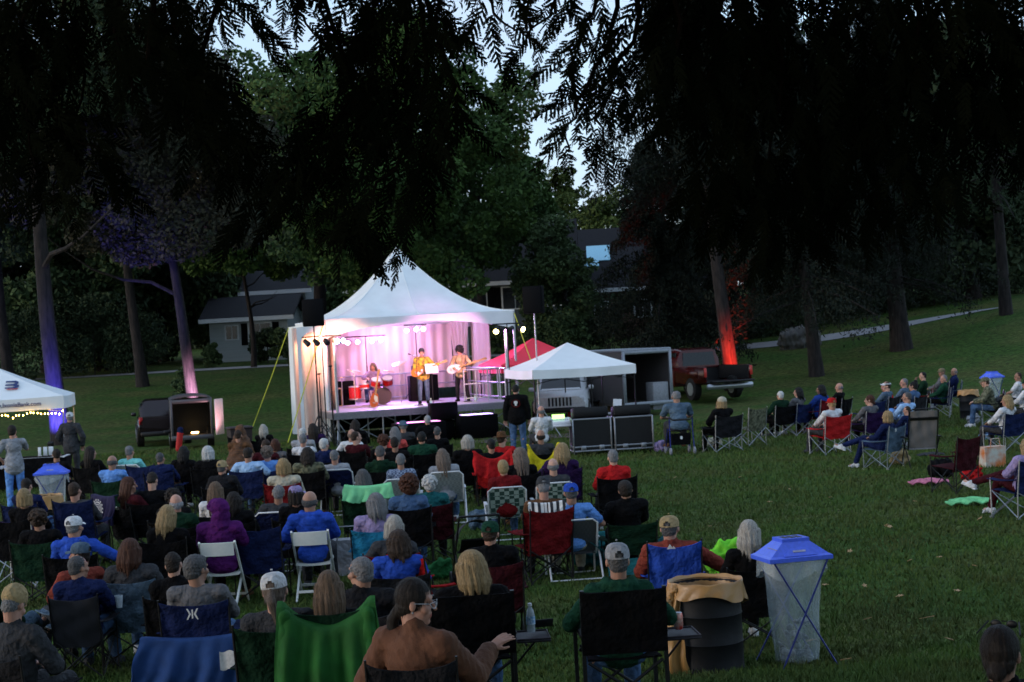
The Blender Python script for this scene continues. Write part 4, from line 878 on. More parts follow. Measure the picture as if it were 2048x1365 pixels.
# ---------------- recycling bins
BLU=mat('bin_lid_blue',(.06,.13,.78),.35,var=.15,bump=.05,spec=.5)
BAGM=mat('clear_bag',(.6,.7,.76),.3,alpha=.17,bump=.6,bscale=14,scale=6,spec=.6)
def recbin(loc,yaw,label,sc=1):
    r=emp('recycling_bin',loc,yaw,label,'recycling bin','recycling bins',scale=sc)
    lid=MB(); lv=[];z0=.97
    rings=[(.29,.21,z0-.035),(.3,.22,z0-.03),(.3,.22,z0+.005),(.27,.19,z0+.02),(.13,.11,z0+.13),(.13,.11,z0+.16),(.1,.08,z0+.16)]
    for a,b,z in rings: lv+=[(-a,-b,z),(a,-b,z),(a,b,z),(-a,b,z)]
    f=[(3,2,1,0)]+[(i*4+j,i*4+(j+1)%4,(i+1)*4+(j+1)%4,(i+1)*4+j) for i in range(len(rings)-1) for j in range(4)]+[(24,25,26,27)]
    lid.add(lv,f); 
    # gabled panels
    lid.add([(-.16,-.205,z0+.018),(.16,-.205,z0+.018),(0,-.1,z0+.13),(-.0,-.08,z0+.13),(-.1,-.1,z0+.06),(.1,-.1,z0+.06)],[(0,1,2),(1,5,3,2),(0,2,3,4),(0,4,5,1)])
    l=ob('lid',lid.flat('lid'),BLU,r)
    M=MB()
    for i in(-1,0,1): M.box((i*.062,0,z0+.161),(.045,.13,.004),bev=.0015)
    ob('slot',M,BLP,l)
    M=MB()
    for i in range(3): M.box((-.205,-.06+i*.0,z0+.075-.022*i),(.003,.2-.03*i,.012),rot=(0,-.62,0))
    M.box((0,-.175,z0+.055),(.12,.003,.02),rot=(-.75,0,0)); ob('lettering',M,mat('faded_print',(.35,.36,.5),.6,bump=0),l)
    def bag(u,v):
        a=2*PI*u; z=.93-.9*v; k=1-.28*v**.7; sx=.25*k; sy=.18*k; q=4 if v<.9 else 3
        c,s_=math.cos(a),math.sin(a); rr=(abs(c)**q+abs(s_)**q)**(-1/q)
        w=1+.05*math.sin(a*9+v*7)*v+.03*math.sin(a*17+3*v)
        return (sx*rr*c*w,sy*rr*s_*w,z+.01*math.sin(a*5))
    ob('bag',auto(MB().sheet(bag,56,16,.003).mesh('bag'),80),BAGM,r)
    def cuff(u,v):
        a=2*PI*u;c,s_=math.cos(a),math.sin(a); rr=(abs(c)**4+abs(s_)**4)**(-.25); w=1+.03*math.sin(a*13)
        return (.285*rr*c*w*(1+.03*v),.21*rr*s_*w*(1+.05*v),.95-.14*v*(1+.35*math.sin(a*3+1)))
    ob('bag_cuff',auto(MB().sheet(cuff,56,5,.003).mesh('bag_cuff'),80),BAGM,r)
    M=MB(); q=random.Random(5)
    for i in range(26): M.ell((q.uniform(-.12,.12),q.uniform(-.08,.08),.06+abs(q.gauss(0,.13))),(q.uniform(.02,.04),q.uniform(.02,.04),q.uniform(.025,.06)),rot=(q.uniform(0,3),q.uniform(0,3),0),n=7,m=5)
    tag(ob('trash',M.flat('trash'),mat('trash_mixed',(.3,.34,.36),.5,col2=(.02,.03,.04),scale=14),r),kind='stuff')
    for s in(-1,1):
        ob('frame_leg',MB().tube([(-.26,s*.2,.95),(.27,s*.27,.0)],.008,6),BLUM,r); ob('frame_leg',MB().tube([(.26,s*.205,.95),(-.27,s*.285,.0)],.008,6),BLUM,r)
    return r
def gs(px,py,z):  # point at height z above ground under pixel
    d=7
    while d<100:
        p=W(px,py,d)
        if p.z<=gz(p.x,p.y)+z: break
        d+=.03
    return V((p.x,p.y,gz(p.x,p.y)))
recbin(pt0(1583,1112,14.3),R(14),'blue lidded recycling bin with clear bag beside the trash drum')
recbin(gs(103,942,1.0),R(8),'blue lidded recycling bin by the tan bag at left')
recbin(gs(1984,752,1.0),R(30),'blue lidded recycling bin behind the camouflage jacket')
# trash drums
TAN=mat('tan_liner',(.42,.22,.07),.4,var=.25,bump=.8,bscale=9,scale=5,spec=.5)
def drum(loc,yaw,label,sc=1,tail=True):
    r=emp('trash_drum',loc,yaw,label,'trash can','trash drums',scale=sc)
    ob('drum',MB().lathe([(.28,0),(.285,.02),(.28,.03),(.28,.285),(.286,.295),(.28,.305),(.28,.565),(.286,.575),(.28,.585),(.28,.86),(.288,.87),(.27,.88)],n=36,capt=False),mat('drum_black',(.006,.007,.009),.6,metal=.1,bump=.15,bscale=30,spec=.25),r)
    def lin(u,v):
        a=2*PI*u; 
        if v<.35: t=v/.35; rr=.25+.04*t; z=.62+.28*t
        elif v<.45: rr=.3; z=.9+.01
        else: t=(v-.45)/.55; rr=.3+.028*t+.012*math.sin(a*11+t*3)*t; z=.9-.2*t*(1+.4*math.sin(a+.4)+.12*math.sin(a*5))
        return (rr*math.cos(a),rr*math.sin(a),z+.006*math.sin(a*9))
    ob('liner',auto(MB().sheet(lin,72,16,.004).mesh('liner'),80),TAN,r)
    if tail:
        def tl(u,v): return (-.26-.03*math.sin(v*3)+(u-.5)*(.05+.13*v)+.01*math.sin(v*13),-.17-.05*math.sin(v*2.5)+.02*math.sin(u*9+v*3),.84-.82*v)
        ob('liner_tail',auto(MB().sheet(tl,14,18,.005).mesh('liner_tail'),80),TAN,r)
        ob('liner_knot',remesh(MB().cap((-.27,-.15,.84),(-.33,-.17,.72),.035,.03).cap((-.33,-.17,.72),(-.34,-.17,.6),.03,.012).ell((-.25,-.16,.86),(.05,.035,.03)),.01,1,lump(.005,60)),TAN,r)
    return r
drum(pt0(1411,1180,14.25),0,'black trash drum with tan liner beside the front row',(1.1,1.1,.88))
drum(gs(92,975,.9),R(-120),'tan lined trash drum right of the left recycling bin',.85)
drum(gs(1936,778,.85),0,'tan lined drum on the slope left of the camouflage jacket',.9,False)
# wheelie bin
g=gs(478,850,1.05); r=emp('wheeled_bin',g,R(20),'dark wheeled bin on the grass behind the brown poncho','trash can')
ob('body',MB().box((0,0,.48),(.5,.55,.9),taper=1.14),mat('dark_bin',(.03,.018,.018),.6),r); ob('lid',MB().box((0,0,.97),(.64,.68,.07),bev=.03),mat('dark_bin',(.03,.018,.018),.6),r)
for s in(-1,1): ob('wheel',MB().tube([(s*.2,.27,.1),(s*.26,.27,.1)],.1,14),BLP,r)
# brown poncho person
g=gs(480,862,1.25); o=person(g,yawto(g),'lap','short','brown',None,None,'brown','long','brown','person under a tall brown cone shaped poncho','people seated on the lawn')
ob('poncho',remesh(MB().lathe([(.38,.1),(.4,.3),(.33,.62),(.24,.9),(.15,1.12),(.085,1.3),(.03,1.38)],c=(0,.02,0),n=24).ell((0,-.02,1.25),(.11,.12,.13)),.02,2,lump(.006,22)),mat('poncho_wool',(.13,.06,.03),.95,col2=(.06,.035,.025),scale=8,stretch=(.5,.5,6),bump=.4),o)
# left standing people, table
def stand(px,py,pz,yaw,*a,Ht=1.74,d=None,**k):
    Hh=POSES[pz]['hc'].z+.145; g=gs(px,py,Hh) if d is None else None
    if d is not None: p=W(px,py,d); g=V((p.x,p.y,gz(p.x,p.y)))
    return person(g,yaw,pz,*a,**k)
stand(24,850,'standw',20,'full','dbrown',None,None,'lgrey','short','lblue','standing person in patterned grey top and pale jeans by the bank tent',None)
stand(139,824,'stand2',-10,'short','grey','cap','white','dgrey','jacket','dgrey','standing person in white cap beside the blue lit tree trunk',None)
g=gs(60,915,.75); r=emp('folding_table',g,R(5),'table under black cloth inside the bank tent','table')
def tc_(u,v):
    a=2*PI*u; c,s_=math.cos(a),math.sin(a); rr=(abs(c)**8+abs(s_)**8)**(-1/8); k=1+.02*math.sin(a*16)*max(0,v-.3)
    if v<.3: return (.9*rr*c*(v/.3),.38*rr*s_*(v/.3),.76)
    return (.9*rr*c*k,.38*rr*s_*k,.76-.7*(v-.3)/.7)
ob('tablecloth',auto(MB().sheet(tc_,64,12,.004).mesh('tablecloth'),50),fab('black'),r)
ob('tabletop',MB().box((0,0,.735),(1.74,.7,.03)),WHM,r)
for i in range(3):
    o=ob('sign_holder',MB().box((0,0,.11),(.07+.02*i,.01,.2),rot=(-.15,0,.1),bev=.002).box((0,.02,.01),(.08,.07,.012)),WHM,loc=g+V((.25+.12*i,-.05+.05*i,.765))); tag(o,['small white sign holder on the black table, left one','white sign holder in the middle of the black table','white sign holder nearest the tree on the black table'][i],'sign holder')
# ---------------- pop-up canopies
def canopy(name,near,yaw,w,ez,pk,m,label,val=.25,dep=None,legm=None,nolegs=()):
    dep=dep or w; r=emp(name,near,yaw,label,'canopy tent'); n=8; c=(w/2,dep/2)
    def edge(i,t): return [(t*w,0),(w,t*dep),((1-t)*w,dep),(0,(1-t)*dep)][i]
    M=MB()
    for i in range(4):
        def f(u,v):
            x,y=edge(i,u); k=v; sag=-.05*math.sin(PI*v)*(1-.3*abs(u-.5)); droop=-.03*math.sin(PI*u)*(1-v)
            return (x+(c[0]-x)*k,y+(c[1]-y)*k,ez+(pk-ez)*k+sag+droop)
        M.sheet(f,10,8,.004)
    top=ob('top',auto(M.mesh('top'),25),m,r)
    M=MB()
    for i in range(4):
        def f(u,v):
            x,y=edge(i,u); nx,ny=[(0,-1),(1,0),(0,1),(-1,0)][i]; o_=.004+.012*math.sin(u*14)*v
            return (x+nx*o_,y+ny*o_,ez-.03*math.sin(PI*u)-val*v*(1-.04*math.sin(PI*u)))
        M.sheet(f,24,3,.005)
    ob('valance',auto(M.mesh('valance'),40),m,r)
    for q,(x,y) in enumerate(((.04,.04),(w-.04,.04),(w-.04,dep-.04),(.04,dep-.04))):
        ob('leg',MB().box((x,y,(ez-.06)/2),(.035,.035,ez-.08)).box((x,y,.01),(.1,.1,.02)),legm or BK,r)
    M=MB()
    for (x0,y0),(x1,y1) in(((.04,.04),(w-.04,.04)),((w-.04,.04),(w-.04,dep-.04)),((.04,dep-.04),(w-.04,dep-.04)),((.04,.04),(.04,dep-.04))):
        M.tube([(x0,y0,ez-.12),((x0+x1)/2,(y0+y1)/2,ez-.4),(x1,y1,ez-.12)],.012,6); M.tube([(x0,y0,ez-.4),((x0+x1)/2,(y0+y1)/2,ez-.12),(x1,y1,ez-.4)],.012,6)
    ob('truss',M,legm or BK,r)
    return r
def fabt(nm,c): return mat(nm,c,.6,var=.05,scale=3,bump=.25,bscale=5,spec=.3)
WT=fabt('white_tent_cloth',(.72,.76,.78)); 
YW=R(15)
p=W(1066,760,44); g=V((p.x,p.y,gz(p.x,p.y)))
SND=canopy('popup_canopy',g,YW,3.0,2.02,2.72,WT,'white pop-up canopy over the sound desk',legm=BK)
p=W(1003,742,50.5); g=V((p.x,p.y,gz(p.x,p.y)))
canopy('popup_canopy',g,YW,3.0,2.1,2.9,fabt('red_tent_cloth',(.8,.03,.06)),'red pop-up canopy behind the white sound canopy',legm=BK)
ex=V((math.cos(R(10)),math.sin(R(10)),0)); p=W(127,790,42.6); g=V((p.x,p.y,0))-ex*4.2; g.z=gz(g.x,g.y)
BT=canopy('popup_canopy',g,R(10),4.2,2.05,3.0,WT,'white bank canopy with printed web address and string lights',val=.33,legm=SV,dep=3.0)
fc=bpy.data.curves.new('lettering','FONT'); fc.body='www.IxoniaBank.com'; fc.size=.155; fc.extrude=.002; fc.offset=.0035; fc.align_x='RIGHT'
o=bpy.data.objects.new('lettering',fc); COL.objects.link(o); dg=bpy.context.evaluated_depsgraph_get(); lm_=bpy.data.meshes.new_from_object(o.evaluated_get(dg)); bpy.data.objects.remove(o); o=bpy.data.objects.new('lettering',lm_); COL.objects.link(o); lm_.materials.clear(); lm_.materials.append(mat('navy_ink',(.03,.05,.16),.7,bump=0)); o.parent=[c for c in BT.children if c.name.startswith('valance')][0]
o.location=(3.62,-.045,1.83); o.rotation_euler=(R(90),0,0)
M=MB().prism([(-.3,0),(.0,0),(.06,.06),(.06,.14),(0,.18),(.04,.24),(.03,.32),(-.04,.37),(-.3,.37),(-.3,.3),(-.1,.3),(-.04,.26),(-.1,.21),(-.3,.21),(-.3,.14),(-.1,.14),(-.04,.1),(-.1,.06),(-.3,.06)],.004,'z')
lo=ob('logo',M.flat('logo'),mat('navy_ink',(.03,.05,.16),.7,bump=0),[c for c in BT.children if c.name.startswith('top')][0]); lo.location=(2.95,.42,2.05+.95*.42/1.5+.0); lo.rotation_euler=(math.atan(.95/1.5),0,0)
o=ob('logo',MB().prism([(-.25,-.05),(.03,-.05),(.05,-.015),(-.25,-.015)],.004,'z').flat('logo'),mat('red_ink',(.5,.03,.03),.7,bump=0),lo)
# string lights
SLG=emp('string_lights',BT.location,R(10),'string of warm yellow bulbs hanging under the bank canopy edge','string lights')
pts=[(i/60*4.2,-.02,1.69-.06*abs(math.sin(i/60*PI*5))) for i in range(61)]
ob('cord',MB().tube(pts,.004,5),BLP,SLG)
BU=emis('warm_bulb',(1,.55,.1),14)
q=random.Random(2)
for i in range(46):
    t=(i+.5)/46; x=t*4.2; z=1.66-.06*abs(math.sin(t*PI*5))-q.choice([0,.02,.06])
    ob('bulb',MB().ell((x,-.02-q.uniform(0,.25)*(q.random()<.3),z),(.013,.013,.02),n=8,m=5),BU,SLG)
ptl('string_light_glow',onc(BT,(3.4,.2,1.6)),(1,.6,.2),3)
# ---------------- sound area
yw=YW
def fcase(px,d,label,w=.95,h=.88,dd=.7):
    p=W(px,870,d); g=V((p.x,p.y,gz(p.x,p.y))); r=emp('flight_case',g,yw*.3,label,'flight case','flight cases')
    ob('body',MB().box((0,0,.12+(h-.12)/2),(w-.03,dd,h-.14)),mat('case_black',(.007,.008,.009),.6,bump=.1),r)
    M=MB(); t=.035
    for x in(-w/2+t/2,w/2-t/2):
        for y in(-dd/2,dd/2): M.box((x,y,h/2+.06),(t,t,h-.1),bev=.004)
    for z in(.12,.22,h):
        for y in(-dd/2-.004,dd/2+.004): M.box((0,y,z),(w-.07,t*.8,t),bev=.004)
        for x in(-w/2+.01,w/2-.01): M.box((x,0,z),(t*.8,dd-.04,t),bev=.004)
    ob('edge_trim',M,mat('case_alu',(.3,.32,.35),.4,metal=.7,bump=.05),r)
    for x in(-.22,.22): ob('latch',MB().box((x,-dd/2-.02,.2),(.12,.02,.1),bev=.005),mat('case_alu',(.3,.32,.35),.4,metal=.7,bump=.05),r)
    for x in(-w/2+.08,w/2-.08):
        for y in(-dd/2+.1,dd/2-.1): ob('caster',MB().tube([(x-.02,y,.05),(x+.02,y,.05)],.05,12).box((x,y,.1),(.05,.06,.03)),BLP,r)
    return r,g
r1,g1=fcase(1181,38.6,'black flight case, nearer the sound desk'); r2,g2=fcase(1264,38.6,'black flight case nearest the open lawn')
for gg,lab,sx in((g1,'black equipment box on the flight case nearer the desk',.85),(g2,'black equipment box on the flight case nearest the lawn',.9)):
    o=ob('equipment_box',MB().box((0,0,.12),(sx,.45,.23),rot=(-.12,0,.1),bev=.02),mat('box_black',(.006,.007,.008),.7),loc=gg+V((0,0,.9))); tag(o,lab,'equipment box')
p=W(1112,842,38.8); g=V((p.x,p.y,gz(p.x,p.y))); r=emp('folding_table',g,yw*.3,'white topped table carrying the sound mixer','table')
ob('tabletop',MB().box((0,0,.74),(.9,.7,.04),bev=.01),WHM,r)
for s in(-1,1):
    for t in(-1,1): ob('leg',MB().tube([(s*.38,t*.28,0),(s*.38,t*.28,.72)],.014,6),SV,r)
r=emp('sound_mixer',g+V((.02,0,.765)),yw*.3,'digital sound mixer with glowing green screen','mixer')
ob('body',MB().box((0,.0,.06),(.7,.5,.1),rot=(.15,0,0),bev=.015),WHM,r); ob('screen',MB().box((.06,.18,.16),(.3,.015,.15),rot=(-.5,0,0)),emis('green_screen',(.35,.8,.15),1.0),r)
M=MB()
for i in range(12): M.box((-.3+i*.05,-.05,.118),(.015,.03,.02))
ob('fader',M,BLP,r)
stand(1081,836,'lap',10,'fringe','grey',None,None,'white','long','dgrey','person with bald head in white shirt at the sound mixer',None,d=38.0)
bpy.data.objects[-1]
stand(1031,776,'stand',-5,'short','black',None,None,'black','jacket','denim','standing person in black jacket with white and red back emblem',None,d=40.5,sx=1.12)
pb=[x for x in bpy.data.objects if x.get('label','').startswith('standing person in black jacket')][0]
jk=[c for c in pb.children if c.name.startswith('jacket')][0]
M=MB()
for i in range(30):
    a=2*PI*i/30; M.prism([(.085*math.cos(a),.085*math.sin(a)),(.1*math.cos(a),.1*math.sin(a)),(.1*math.cos(a+.16),.1*math.sin(a+.16)),(.085*math.cos(a+.16),.085*math.sin(a+.16))],.006)
ob('emblem_ring',M.flat('emblem_ring'),fab('dred'),jk,loc=(0,-.165,1.27)); 
ob('emblem',MB().prism([(-.045,.03),(-.03,.065),(.03,.065),(.045,.03),(.035,0),(.02,-.02),(.025,-.065),(.0,-.05),(-.025,-.065),(-.02,-.02),(-.035,0)],.008).flat('emblem'),WHT,jk,loc=(0,-.168,1.27))
# rollator under the grey tee
b,e,_=ref('grey tee seated'); r=emp('rollator',(b.location.x,b.location.y,gz(b.location.x,b.location.y)),b.rotation_euler.z,'blue rollator walker used as a seat by the grey tee','walker')
for s in(-1,1):
    ob('frame_side',MB().tube([(s*.28,-.3,.1),(s*.27,-.24,.55),(s*.27,-.28,.9)],.014,8).tube([(s*.28,.34,.1),(s*.27,.0,.6)],.014,8),BLUM,r)
    for y in(-.3,.34): ob('wheel',MB().tube([(s*.28-.02,y,.09),(s*.28+.02,y,.09)],.09,16),mat('wheel_grey',(.25,.26,.3),.5),r)
ob('seat',MB().box((0,.02,.57),(.48,.36,.04),bev=.015),BLP,r); ob('backrest',MB().tube([(-.27,-.28,.88),(-.2,-.34,.82),(.2,-.34,.82),(.27,-.28,.88)],.022,8),BLP,r)
ob('storage_bag',MB().box((0,-.12,.36),(.42,.2,.26),taper=1.1,bev=None or 0),fab('black'),r); ob('tag',MB().box((0,-.235,.4),(.05,.006,.07)),WHM,r)
ref('grey tee seated')[0].location.z-=.0
# assorted belongings on the grass
def small(name,px,py,m,label,cat,kind='bag',sc=1,yaw=0,z=0):
    g=G(px,py); q=random.Random(px)
    if kind=='bag':
        M=MB().ell((0,0,.13),(.2,.13,.15)).ell((.06,0,.2),(.12,.1,.1)).cap((-.1,0,.26),(.1,0,.28),.015,.015); me=remesh(M,.015,2,lump(.012,16,px))
    elif kind=='cloth':
        def f(u,v): 
            return ((u-.5)*.7*(1+.2*math.sin(v*5)),(v-.5)*.45,.05+.05*abs(math.sin(u*9+v*4))+.05*math.sin(v*3.1)*math.sin(u*3.1))
        me=auto(MB().sheet(f,26,18,.02).mesh(name),70)
    elif kind=='crate': me=auto(MB().box((0,0,.2),(.5,.4,.38),taper=1.05,bev=0).box((0,0,.42),(.56,.46,.05),bev=.015).mesh(name),30)
    elif kind=='tote': me=auto(MB().box((0,0,.18),(.4,.2,.36),taper=1.1).tube([(-.1,-.11,.36),(-.08,-.11,.5),(.08,-.11,.5),(.1,-.11,.36)],.008,6).mesh(name),30)
    o=ob(name,me,m,loc=g+V((0,0,z)),rot=(0,0,R(yaw)),scale=sc); return tag(o,label,cat)
small('towel',1940,1014,fab('lgreen'),'pale green towel crumpled on the grass at right','towel','cloth',.95)
small('blanket',1855,972,fab('pink'),'pink striped blanket trailing behind the maroon chair','blanket','cloth',.85)
small('backpack',1885,960,fab('black'),'black bag behind the maroon chair','bag','bag',1.3)
small('tote_bag',1985,935,mat('orange_print',(.5,.13,.02),.8,col2=(.5,.5,.45),scale=5),'orange and white shopping tote between chairs','bag','tote',1.1,20)
small('bag',1945,965,fab('red'),'red bag beside the black bag','bag','bag',1.0)
small('bag',1799,930,fab('tan'),'tan bag beneath the tall lounge chair','bag','bag',1.0)
small('bag',1860,915,fab('dgrey'),'grey cloth behind the tall lounge chair','bag','cloth',.7)
small('bag',1975,880,fab('sky'),'sky blue plastic bag under the red and navy chair','bag','bag',.9)
small('bag',1947,850,fab('lgrey'),'pale grey bag before the camouflage jacket','bag','bag',.9)
small('bag',1322,905,fab('lav'),'white plastic bag beside the flight case','bag','bag',.9)
small('bag',1430,895,fab('cream'),'cream bag near the cream hat','bag','bag',.9)
small('shopping_bag',700,1150,fab('lgrey'),'pale shopping bag behind the bald man','bag','tote',1.3)
small('bag',730,1120,mat('floral',(.5,.35,.3),.8,col2=(.08,.02,.03),scale=22),'floral bag right of the bald man','bag','bag',1.1)
small('backpack',880,1160,fab('green'),'green bag with pink trim by the red chair','bag','bag',.9)
small('bag',1455,1150,fab('lime'),'bright lime bag behind the trash drum','bag','bag',1.4)
small('cooler_bag',1190,1135,fab('teal'),'teal bag on the grass beneath the dark high chair','bag','bag',1.4)
small('bag',965,1040+20,fab('bluegrey'),'blue grey diaper bag on the stroller side','bag','bag',1.1)
small('bag',520,1110,fab('royal'),'royal blue bag between the white chairs','bag','bag',1.0)
small('white_towel',18,985,fab('lgrey'),'white towel on a chair at the left edge','towel','cloth',.8,z=.5)
small('bag',300,1150,fab('royal'),'royal blue bag under the cap wearer','bag','bag',1.0)
small('paper_plate',640,1027,WHM,'white paper lying beside the bald man','paper','cloth',.35,z=.3)
# cone things near scenery: fallen leaves
q=random.Random(9)
M=MB()
LV=[(1858,1245,.09),(1620,1292,.07),(1780,1062,.06),(1960,1045,.05),(1735,1250,.05),(2030,1325,.08),(1880,1122,.05),(1540,1010,.05),(1420,1060,.04),(1660,1000,.04),(1700,1110,.05),(1580,985,.04),(1830,1010,.04),(1900,1290,.06),(1730,1180,.04),(1350,960,.04),(1480,960,.04),(1690,1330,.06),(1950,1140,.04),(1650,1180,.05),(1820,1130,.04),(1800,1200,.05),(1915,1190,.05),(1775,1060,.05)]
for i,(px,py,s) in enumerate(LV):
    g=G(px,py); pts=[]
    for k in range(10):
        a=2*PI*k/10+q.uniform(-.1,.1); rr=s*(1 if k%2 else .45)*q.uniform(.7,1.1); pts.append((rr*math.cos(a),rr*math.sin(a)))
    o=ob('fallen_leaf',MB().prism(pts,.006,'z').flat('fallen_leaf'),mat('dry_leaf',(.42,.27,.14),.8,bump=0),loc=g+V((0,0,.045)),rot=(q.uniform(-.5,.5),q.uniform(-.5,.5),q.uniform(0,6)))
    tag(o,'dry tan maple leaf lying on the open grass','leaf','dry leaves on the lawn')
# stroller
g=gs(950,1035,.9); r=emp('stroller',g,R(10),'black stroller with grey hood left of the green cap','stroller')
ob('hood',auto(MB().sheet(lambda u,v:(.24*math.cos(PI*u),-.1+.3*v*math.cos(.6*v),.62+.26*math.sin(PI*u)*(1-.2*v)),14,6,.01).mesh('hood')),fab('dgrey'),r)
ob('seat',auto(MB().sheet(lambda u,v:((u-.5)*.4,-.15+.45*v,.45+.2*(1-v)**2),6,8,.02).mesh('seat')),fab('black'),r)
ob('frame',MB().tube([(-.24,-.35,.95),(-.26,-.1,.6),(-.26,.45,.1)],.012,6).tube([(.24,-.35,.95),(.26,-.1,.6),(.26,.45,.1)],.012,6).tube([(-.24,-.35,.95),(.24,-.35,.95)],.014,8).tube([(-.27,-.35,.1),(-.25,.1,.5)],.01,6).tube([(.27,-.35,.1),(.25,.1,.5)],.01,6),BK,r)
for x,y in((-.28,-.35),(.28,-.35),(-.27,.45),(.27,.45)): ob('wheel',MB().tube([(x-.015,y,.1),(x+.015,y,.1)],.1,14),BLP,r)
# ---------------- stage
SY=R(16); SO=V((-5.74,49.2,0)); SR=Euler((0,0,SY)).to_matrix()
def S(x,y,z=0): return SO+SR@V((x,y,z))
TL=6.1; CANV=mat('marquee_canvas',(.74,.78,.8),.6,var=.08,scale=2.2,bump=.5,bscale=2.6,spec=.3); CUR=mat('curtain_cream',(.55,.47,.43),.9,var=.15,bump=.4,scale=2.5,bscale=8,stretch=(2,2,.3))
T=emp('stage_marquee',SO,SY,'large white high peak marquee over the lit stage','marquee')
M=MB(); EZ=3.8; PK=6.15
for i in range(4):
    def f(u,v):
        x,y=[(u*TL,0),(TL,u*TL),((1-u)*TL,TL),(0,(1-u)*TL)][i]; k=v*.985
        e=1.62+.25*abs(2*u-1); return (x+(TL/2-x)*k,y+(TL/2-y)*k,EZ+(PK-EZ)*k**e)
    M.sheet(f,20,22,.005)
ob('roof',auto(M.mesh('roof'),20),CANV,T)
M=MB()
for i in range(4):
    def f(u,v):
        x,y=[(u*TL,0),(TL,u*TL),((1-u)*TL,TL),(0,(1-u)*TL)][i]; a=math.sin(PI*u)**.7
        h=.62-.42*a if i==0 else .4; return (x,y,EZ-h*v)
    M.sheet(f,28,3,.006)
ob('valance',auto(M.mesh('valance'),30),CANV,T)
for x,y in((0.03,.03),(TL-.03,.03),(TL-.03,TL-.03),(.03,TL-.03)): ob('leg',MB().tube([(x,y,0),(x,y,EZ-.02)],.04,10).box((x,y,.01),(.2,.2,.02)),SILV,T)
for i in range(4):
    for uu in(.0,.5):
        pts=[]
        for j in range(12):
            k=j/11*.985; x,y=[(uu*TL,0),(TL,uu*TL),((1-uu)*TL,TL),(0,(1-uu)*TL)][i]; pts.append((x+(TL/2-x)*k,y+(TL/2-y)*k,EZ+(PK-EZ)*k**(1.62+.25*abs(2*uu-1))+.006))
        ob('seam',MB().tube(pts,.012,5),CANV,T)
ob('peak_pole',MB().tube([(TL/2,TL/2,PK-.4),(TL/2,TL/2,PK+.06)],.04,8),SILV,T)
def curtain(name,p0,p1,z0,z1,n,amp,m,par,bow=0,pinch=0):
    p0=V(p0);p1=V(p1); t=(p1-p0); nn=V((t.y,-t.x,0)).normalized()
    def f(u,v):
        w=(u-.5)*(1-pinch*math.sin(PI*v))+.5; q=p0+t*w+nn*(amp*math.sin(u*n*2*PI+.8*math.sin(u*7+v))*(.5+.5*v)+bow*math.sin(PI*u)*v); return (q.x,q.y,z1+(z0-z1)*v)
    return ob(name,auto(MB().sheet(f,int(n*8),8,.006).mesh(name),80),m,par)
curtain('back_curtain',(.05,5.75,0),(5.4,5.75,0),.9,3.55,13,.06,CUR,T)
curtain('side_curtain',(6.0,5.2,0),(5.95,2.6,0),.9,3.6,7,.05,CUR,T)
curtain('gathered_curtain',(5.35,5.7,0),(5.85,4.9,0),.7,3.6,5,.07,CUR,T,pinch=.35)
# flared left wall panel with arched window
def pan(u,v): return (-.03-.12*u,.0+5.9*u,EZ-.15-(EZ-.2)*v+.0)
ob('left_wall',auto(MB().sheet(lambda u,v:(-.02-.25*u+.04*math.sin(u*30)*v,.05+5.9*u,EZ-.1-(EZ-.15)*v),40,8,.006).mesh('left_wall'),80),CANV,T)
M=MB(); 
def win(y0,y1,z0,z1): 
    c=(y0+y1)/2;r=(y1-y0)/2; o=[(y0,z0),(y1,z0)]+[(c+r*math.cos(a*PI/8),z1-r+r*math.sin(a*PI/8)) for a in range(9)]; return o

# inner liner curtain at the left front (warm lit fold)
curtain('inner_side_curtain',(.35,.4,0),(.2,5.6,0),.9,3.6,9,.05,CUR,T)
fo=[(-.86,.1),(-.76,.1),(-.76,2.9)]+[(-.41-.35*math.cos(a*PI/10),3.0+.45*math.sin(a*PI/10)) for a in range(11)]+[(-.06,2.9),(-.06,.1),(.04,.1),(.04,3.68),(-.86,3.6)]
ob('front_left_panel',MB().prism(fo,.02,'y',(0,.02,0)).flat('front_left_panel'),CANV,T)
curtain('lit_fold',(-.9,.75,0),(.2,.6,0),.1,3.6,4,.07,CUR,T)
# deck
DK=emp('stage_deck',SO,SY,'raised stage deck on scissor trusses','stage')
DKM=mat('deck_grey',(.3,.29,.31),.55,scale=6,bump=.1)
X0,X1,Y0,Y1,DZ=-.15,5.5,-1.9,5.5,1.0
M=MB()
for i in range(4):
    for j in range(3):
        w=(X1-X0)/4; d=(Y1-Y0)/3; M.box((X0+w*(i+.5),Y0+d*(j+.5),DZ-.02),(w-.012,d-.012,.04),bev=.004)
ob('deck_boards',M,DKM,DK)
M=MB()
M.box(((X0+X1)/2,Y0-.01,DZ-.12),(X1-X0,.03,.18)).box((X1+.01,(Y0+Y1)/2,DZ-.12),(.03,Y1-Y0,.18)).box((X0-.01,(Y0+Y1)/2,DZ-.12),(.03,Y1-Y0,.18)); ob('fascia',M,mat('alu_dull',(.22,.22,.24),.5,metal=.5),DK)
for i in range(5):
    for j in range(4):
        x=X0+.1+(X1-X0-.2)*i/4; y=Y0+.1+(Y1-Y0-.2)*j/3; ob('leg',MB().tube([(x,y,0),(x,y,DZ-.05)],.025,8).box((x,y,.01),(.14,.14,.02)),SILV,DK)
for i in range(4):
    x=X0+.1+(X1-X0-.2)*i/4; x2=X0+.1+(X1-X0-.2)*(i+1)/4
    for y in(Y0+.1,Y1-.1): ob('cross_brace',MB().tube([(x,y,.08),(x2,y+.02,DZ-.15)],.018,6).tube([(x,y+.04,DZ-.15),(x2,y+.04,.08)],.018,6),SILV,DK)
